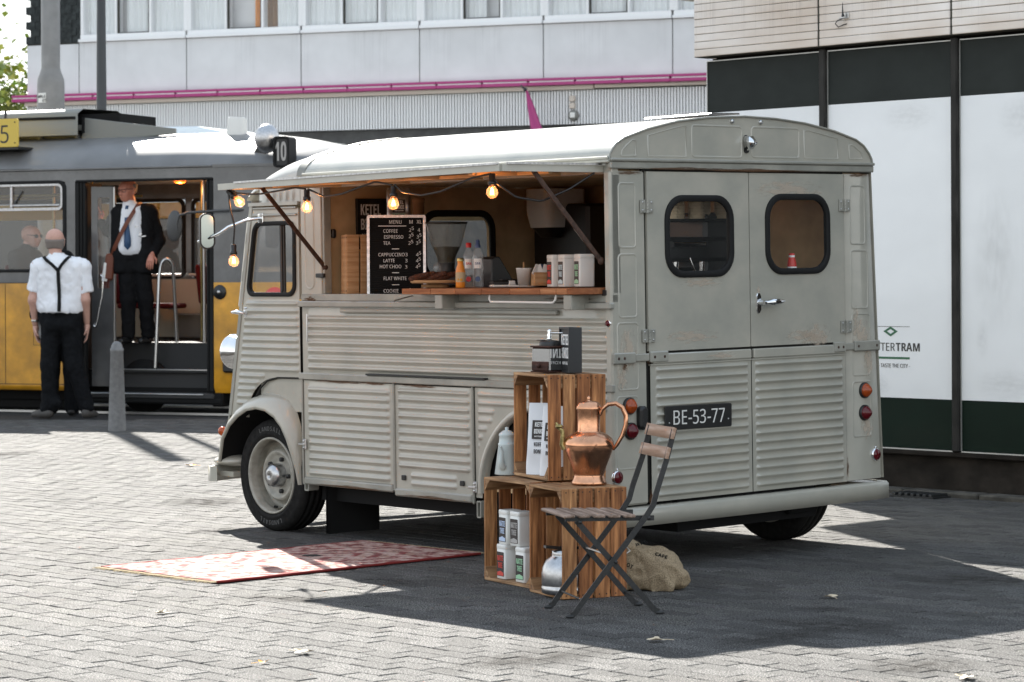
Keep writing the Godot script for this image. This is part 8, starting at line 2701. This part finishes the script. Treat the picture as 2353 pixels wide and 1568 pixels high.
func rug():
	var c = W(-1.1245, 13.231)
	var ax = deg_to_rad(44.8)
	var o = thing("rug", "worn red and pale patterned rug lying half in the van's shadow", "rug", T(c + Vector3(0, 0.004, 0), ax))
	var im = Image.create(512, 256, false, Image.FORMAT_RGB8)
	var n = FastNoiseLite.new(); n.frequency = 0.03; n.seed = 8; n.fractal_octaves = 4
	for y in 256:
		for x in 512:
			var u = x / 511.0; var v = y / 255.0
			var e = minf(minf(u * 1.85, (1.0 - u) * 1.85), minf(v, 1.0 - v))
			var wv = n.get_noise_2d(x, y)
			var f = n.get_noise_2d(x * 4.0 + 900, y * 4.0)
			var col = Color(0.70, 0.55, 0.5)
			if e < 0.035: col = Color(0.42, 0.06, 0.06)
			elif e < 0.16:
				var k = sin(u * 90.0) * sin(v * 48.0)
				col = Color(0.66, 0.52, 0.47) if k + f > 0.1 else Color(0.47, 0.16, 0.15)
			elif e < 0.185: col = Color(0.36, 0.10, 0.10)
			else:
				var md = absf(u - 0.5) * 1.85 * 0.9 + absf(v - 0.5) * 1.2
				var ring = sin(md * 34.0)
				col = Color(0.50, 0.14, 0.14) if ring > 0.25 else Color(0.66, 0.50, 0.44)
				if absf(sin(u * 70.0 + wv * 5.0) * sin(v * 60.0)) > 0.72: col = Color(0.33, 0.24, 0.25)
			col = col.lerp(Color(0.80, 0.70, 0.66), clampf(0.5 + wv * 1.4, 0.1, 0.9))
			var hole = Vector2((u - 0.60) * 1.75, (v - 0.42) * 0.95).length()
			if hole < 0.05 + 0.02 * f: col = Color(0.12, 0.085, 0.07)
			im.set_pixel(x, y, col * (0.9 + 0.15 * f))
	var m = mat("rug_pile", Color(1, 1, 1), 0.95)
	m.albedo_texture = ImageTexture.create_from_image(im)
	m.heightmap_enabled = true
	m.heightmap_texture = noise("plain", 0.0, 1.0, 0.09, 512, 3)
	m.heightmap_scale = 0.4
	var b = MB.new()
	# the long way runs left to right along +x
	var wob = FastNoiseLite.new(); wob.frequency = 2.0
	b.sheet(func(u, v): return Vector3((u - 0.5) * 1.76 + 0.006 * wob.get_noise_2d(v * 3.0, u), 0.010 + 0.003 * wob.get_noise_2d(u * 4.0, v * 3.0), (v - 0.5) * 0.94 + 0.012 * wob.get_noise_2d(u * 3.0, 5.0 + v)), MB.span(0, 1, 40), MB.span(1, 0, 24), 0, true)
	obj("pile", b, m, o)
	var e = MB.new()
	for s in [-1.0, 1.0]:
		e.tube(MB.span(0, 1, 30).map(func(u): return Vector3((u - 0.5) * 1.76, 0.005, s * 0.47 + 0.012 * wob.get_noise_2d(u * 3.0, 5.0 + (1.0 if s > 0 else 0.0)))), 0.007, 6)
	obj("binding", e, mat("rug_edge", Color(0.2, 0.018, 0.016), 0.9), o)
	var f = MB.new()
	for s in [-1.0, 1.0]:
		for i in 70:
			var z = -0.47 + 0.94 * i / 69.0
			f.tube([Vector3(s * 0.88, 0.006, z), Vector3(s * (0.905 + rng.randf() * 0.01), 0.006, z + rng.randf_range(-0.01, 0.01)), Vector3(s * (0.92 + rng.randf() * 0.02), 0.004, z + rng.randf_range(-0.02, 0.02))], 0.0018, 4)
	tag(obj("fringe", f, M.fringe, o), "", "", "", "stuff")

func litter():
	var spots = [[435, 1072, "leaf_yellow", "bright yellow fallen leaf on the sunlit paving left of the front wheel", 1.1], [368, 1413, "leaf_pale", "pale fallen leaf on the paving below the rug", 0.8], [693, 1503, "leaf_pale", "reddish pale star-shaped fallen leaf in the lower left foreground", 1.0], [602, 1527, "leaf_yellow", "narrow yellow fallen leaf in the lower left foreground", 0.7], [1905, 1376, "leaf_pale", "cream fallen leaf in the shadow right of the sack", 0.9], [1505, 1476, "leaf_pale", "curled grey fallen leaf in the shadow below the chair", 0.95], [2216, 1562, "leaf_pale", "pale fallen leaf at the lower right edge of the paving", 1.0]]
	var i = 0
	for q in spots:
		var z = 8533.0 / (q[1] + 0.004 * (q[0] - 1176.5) - 645.0)
		var o = thing("fallen_leaf", q[3], "leaf", T(W((q[0] - 1176.5) / 5897.5 * z, z, 0.004), i * 1.3), "fallen leaves on the paving")
		var b = MB.new()
		var k: float = q[4]
		var f = func(a, r):
			var lobes = 1.0 + 0.35 * cos(a * 5.0) if i != 3 else 0.45 + 0.55 * absf(cos(a))
			return Vector3(cos(a) * r * 0.034 * lobes * k, 0.004 + 0.010 * r * r * (0.5 + 0.5 * sin(a * 2.0 + i)), -sin(a) * r * 0.030 * lobes * k)
		b.sheet(f, MB.span(TAU, 0, 30), [0.02, 0.4, 0.75, 1.0])
		b.tube([Vector3(0.04 * k, 0.006, 0), Vector3(0.075 * k, 0.004, 0.01)], 0.0015, 5)
		obj("blade", b, M[q[2]], o)
		i += 1
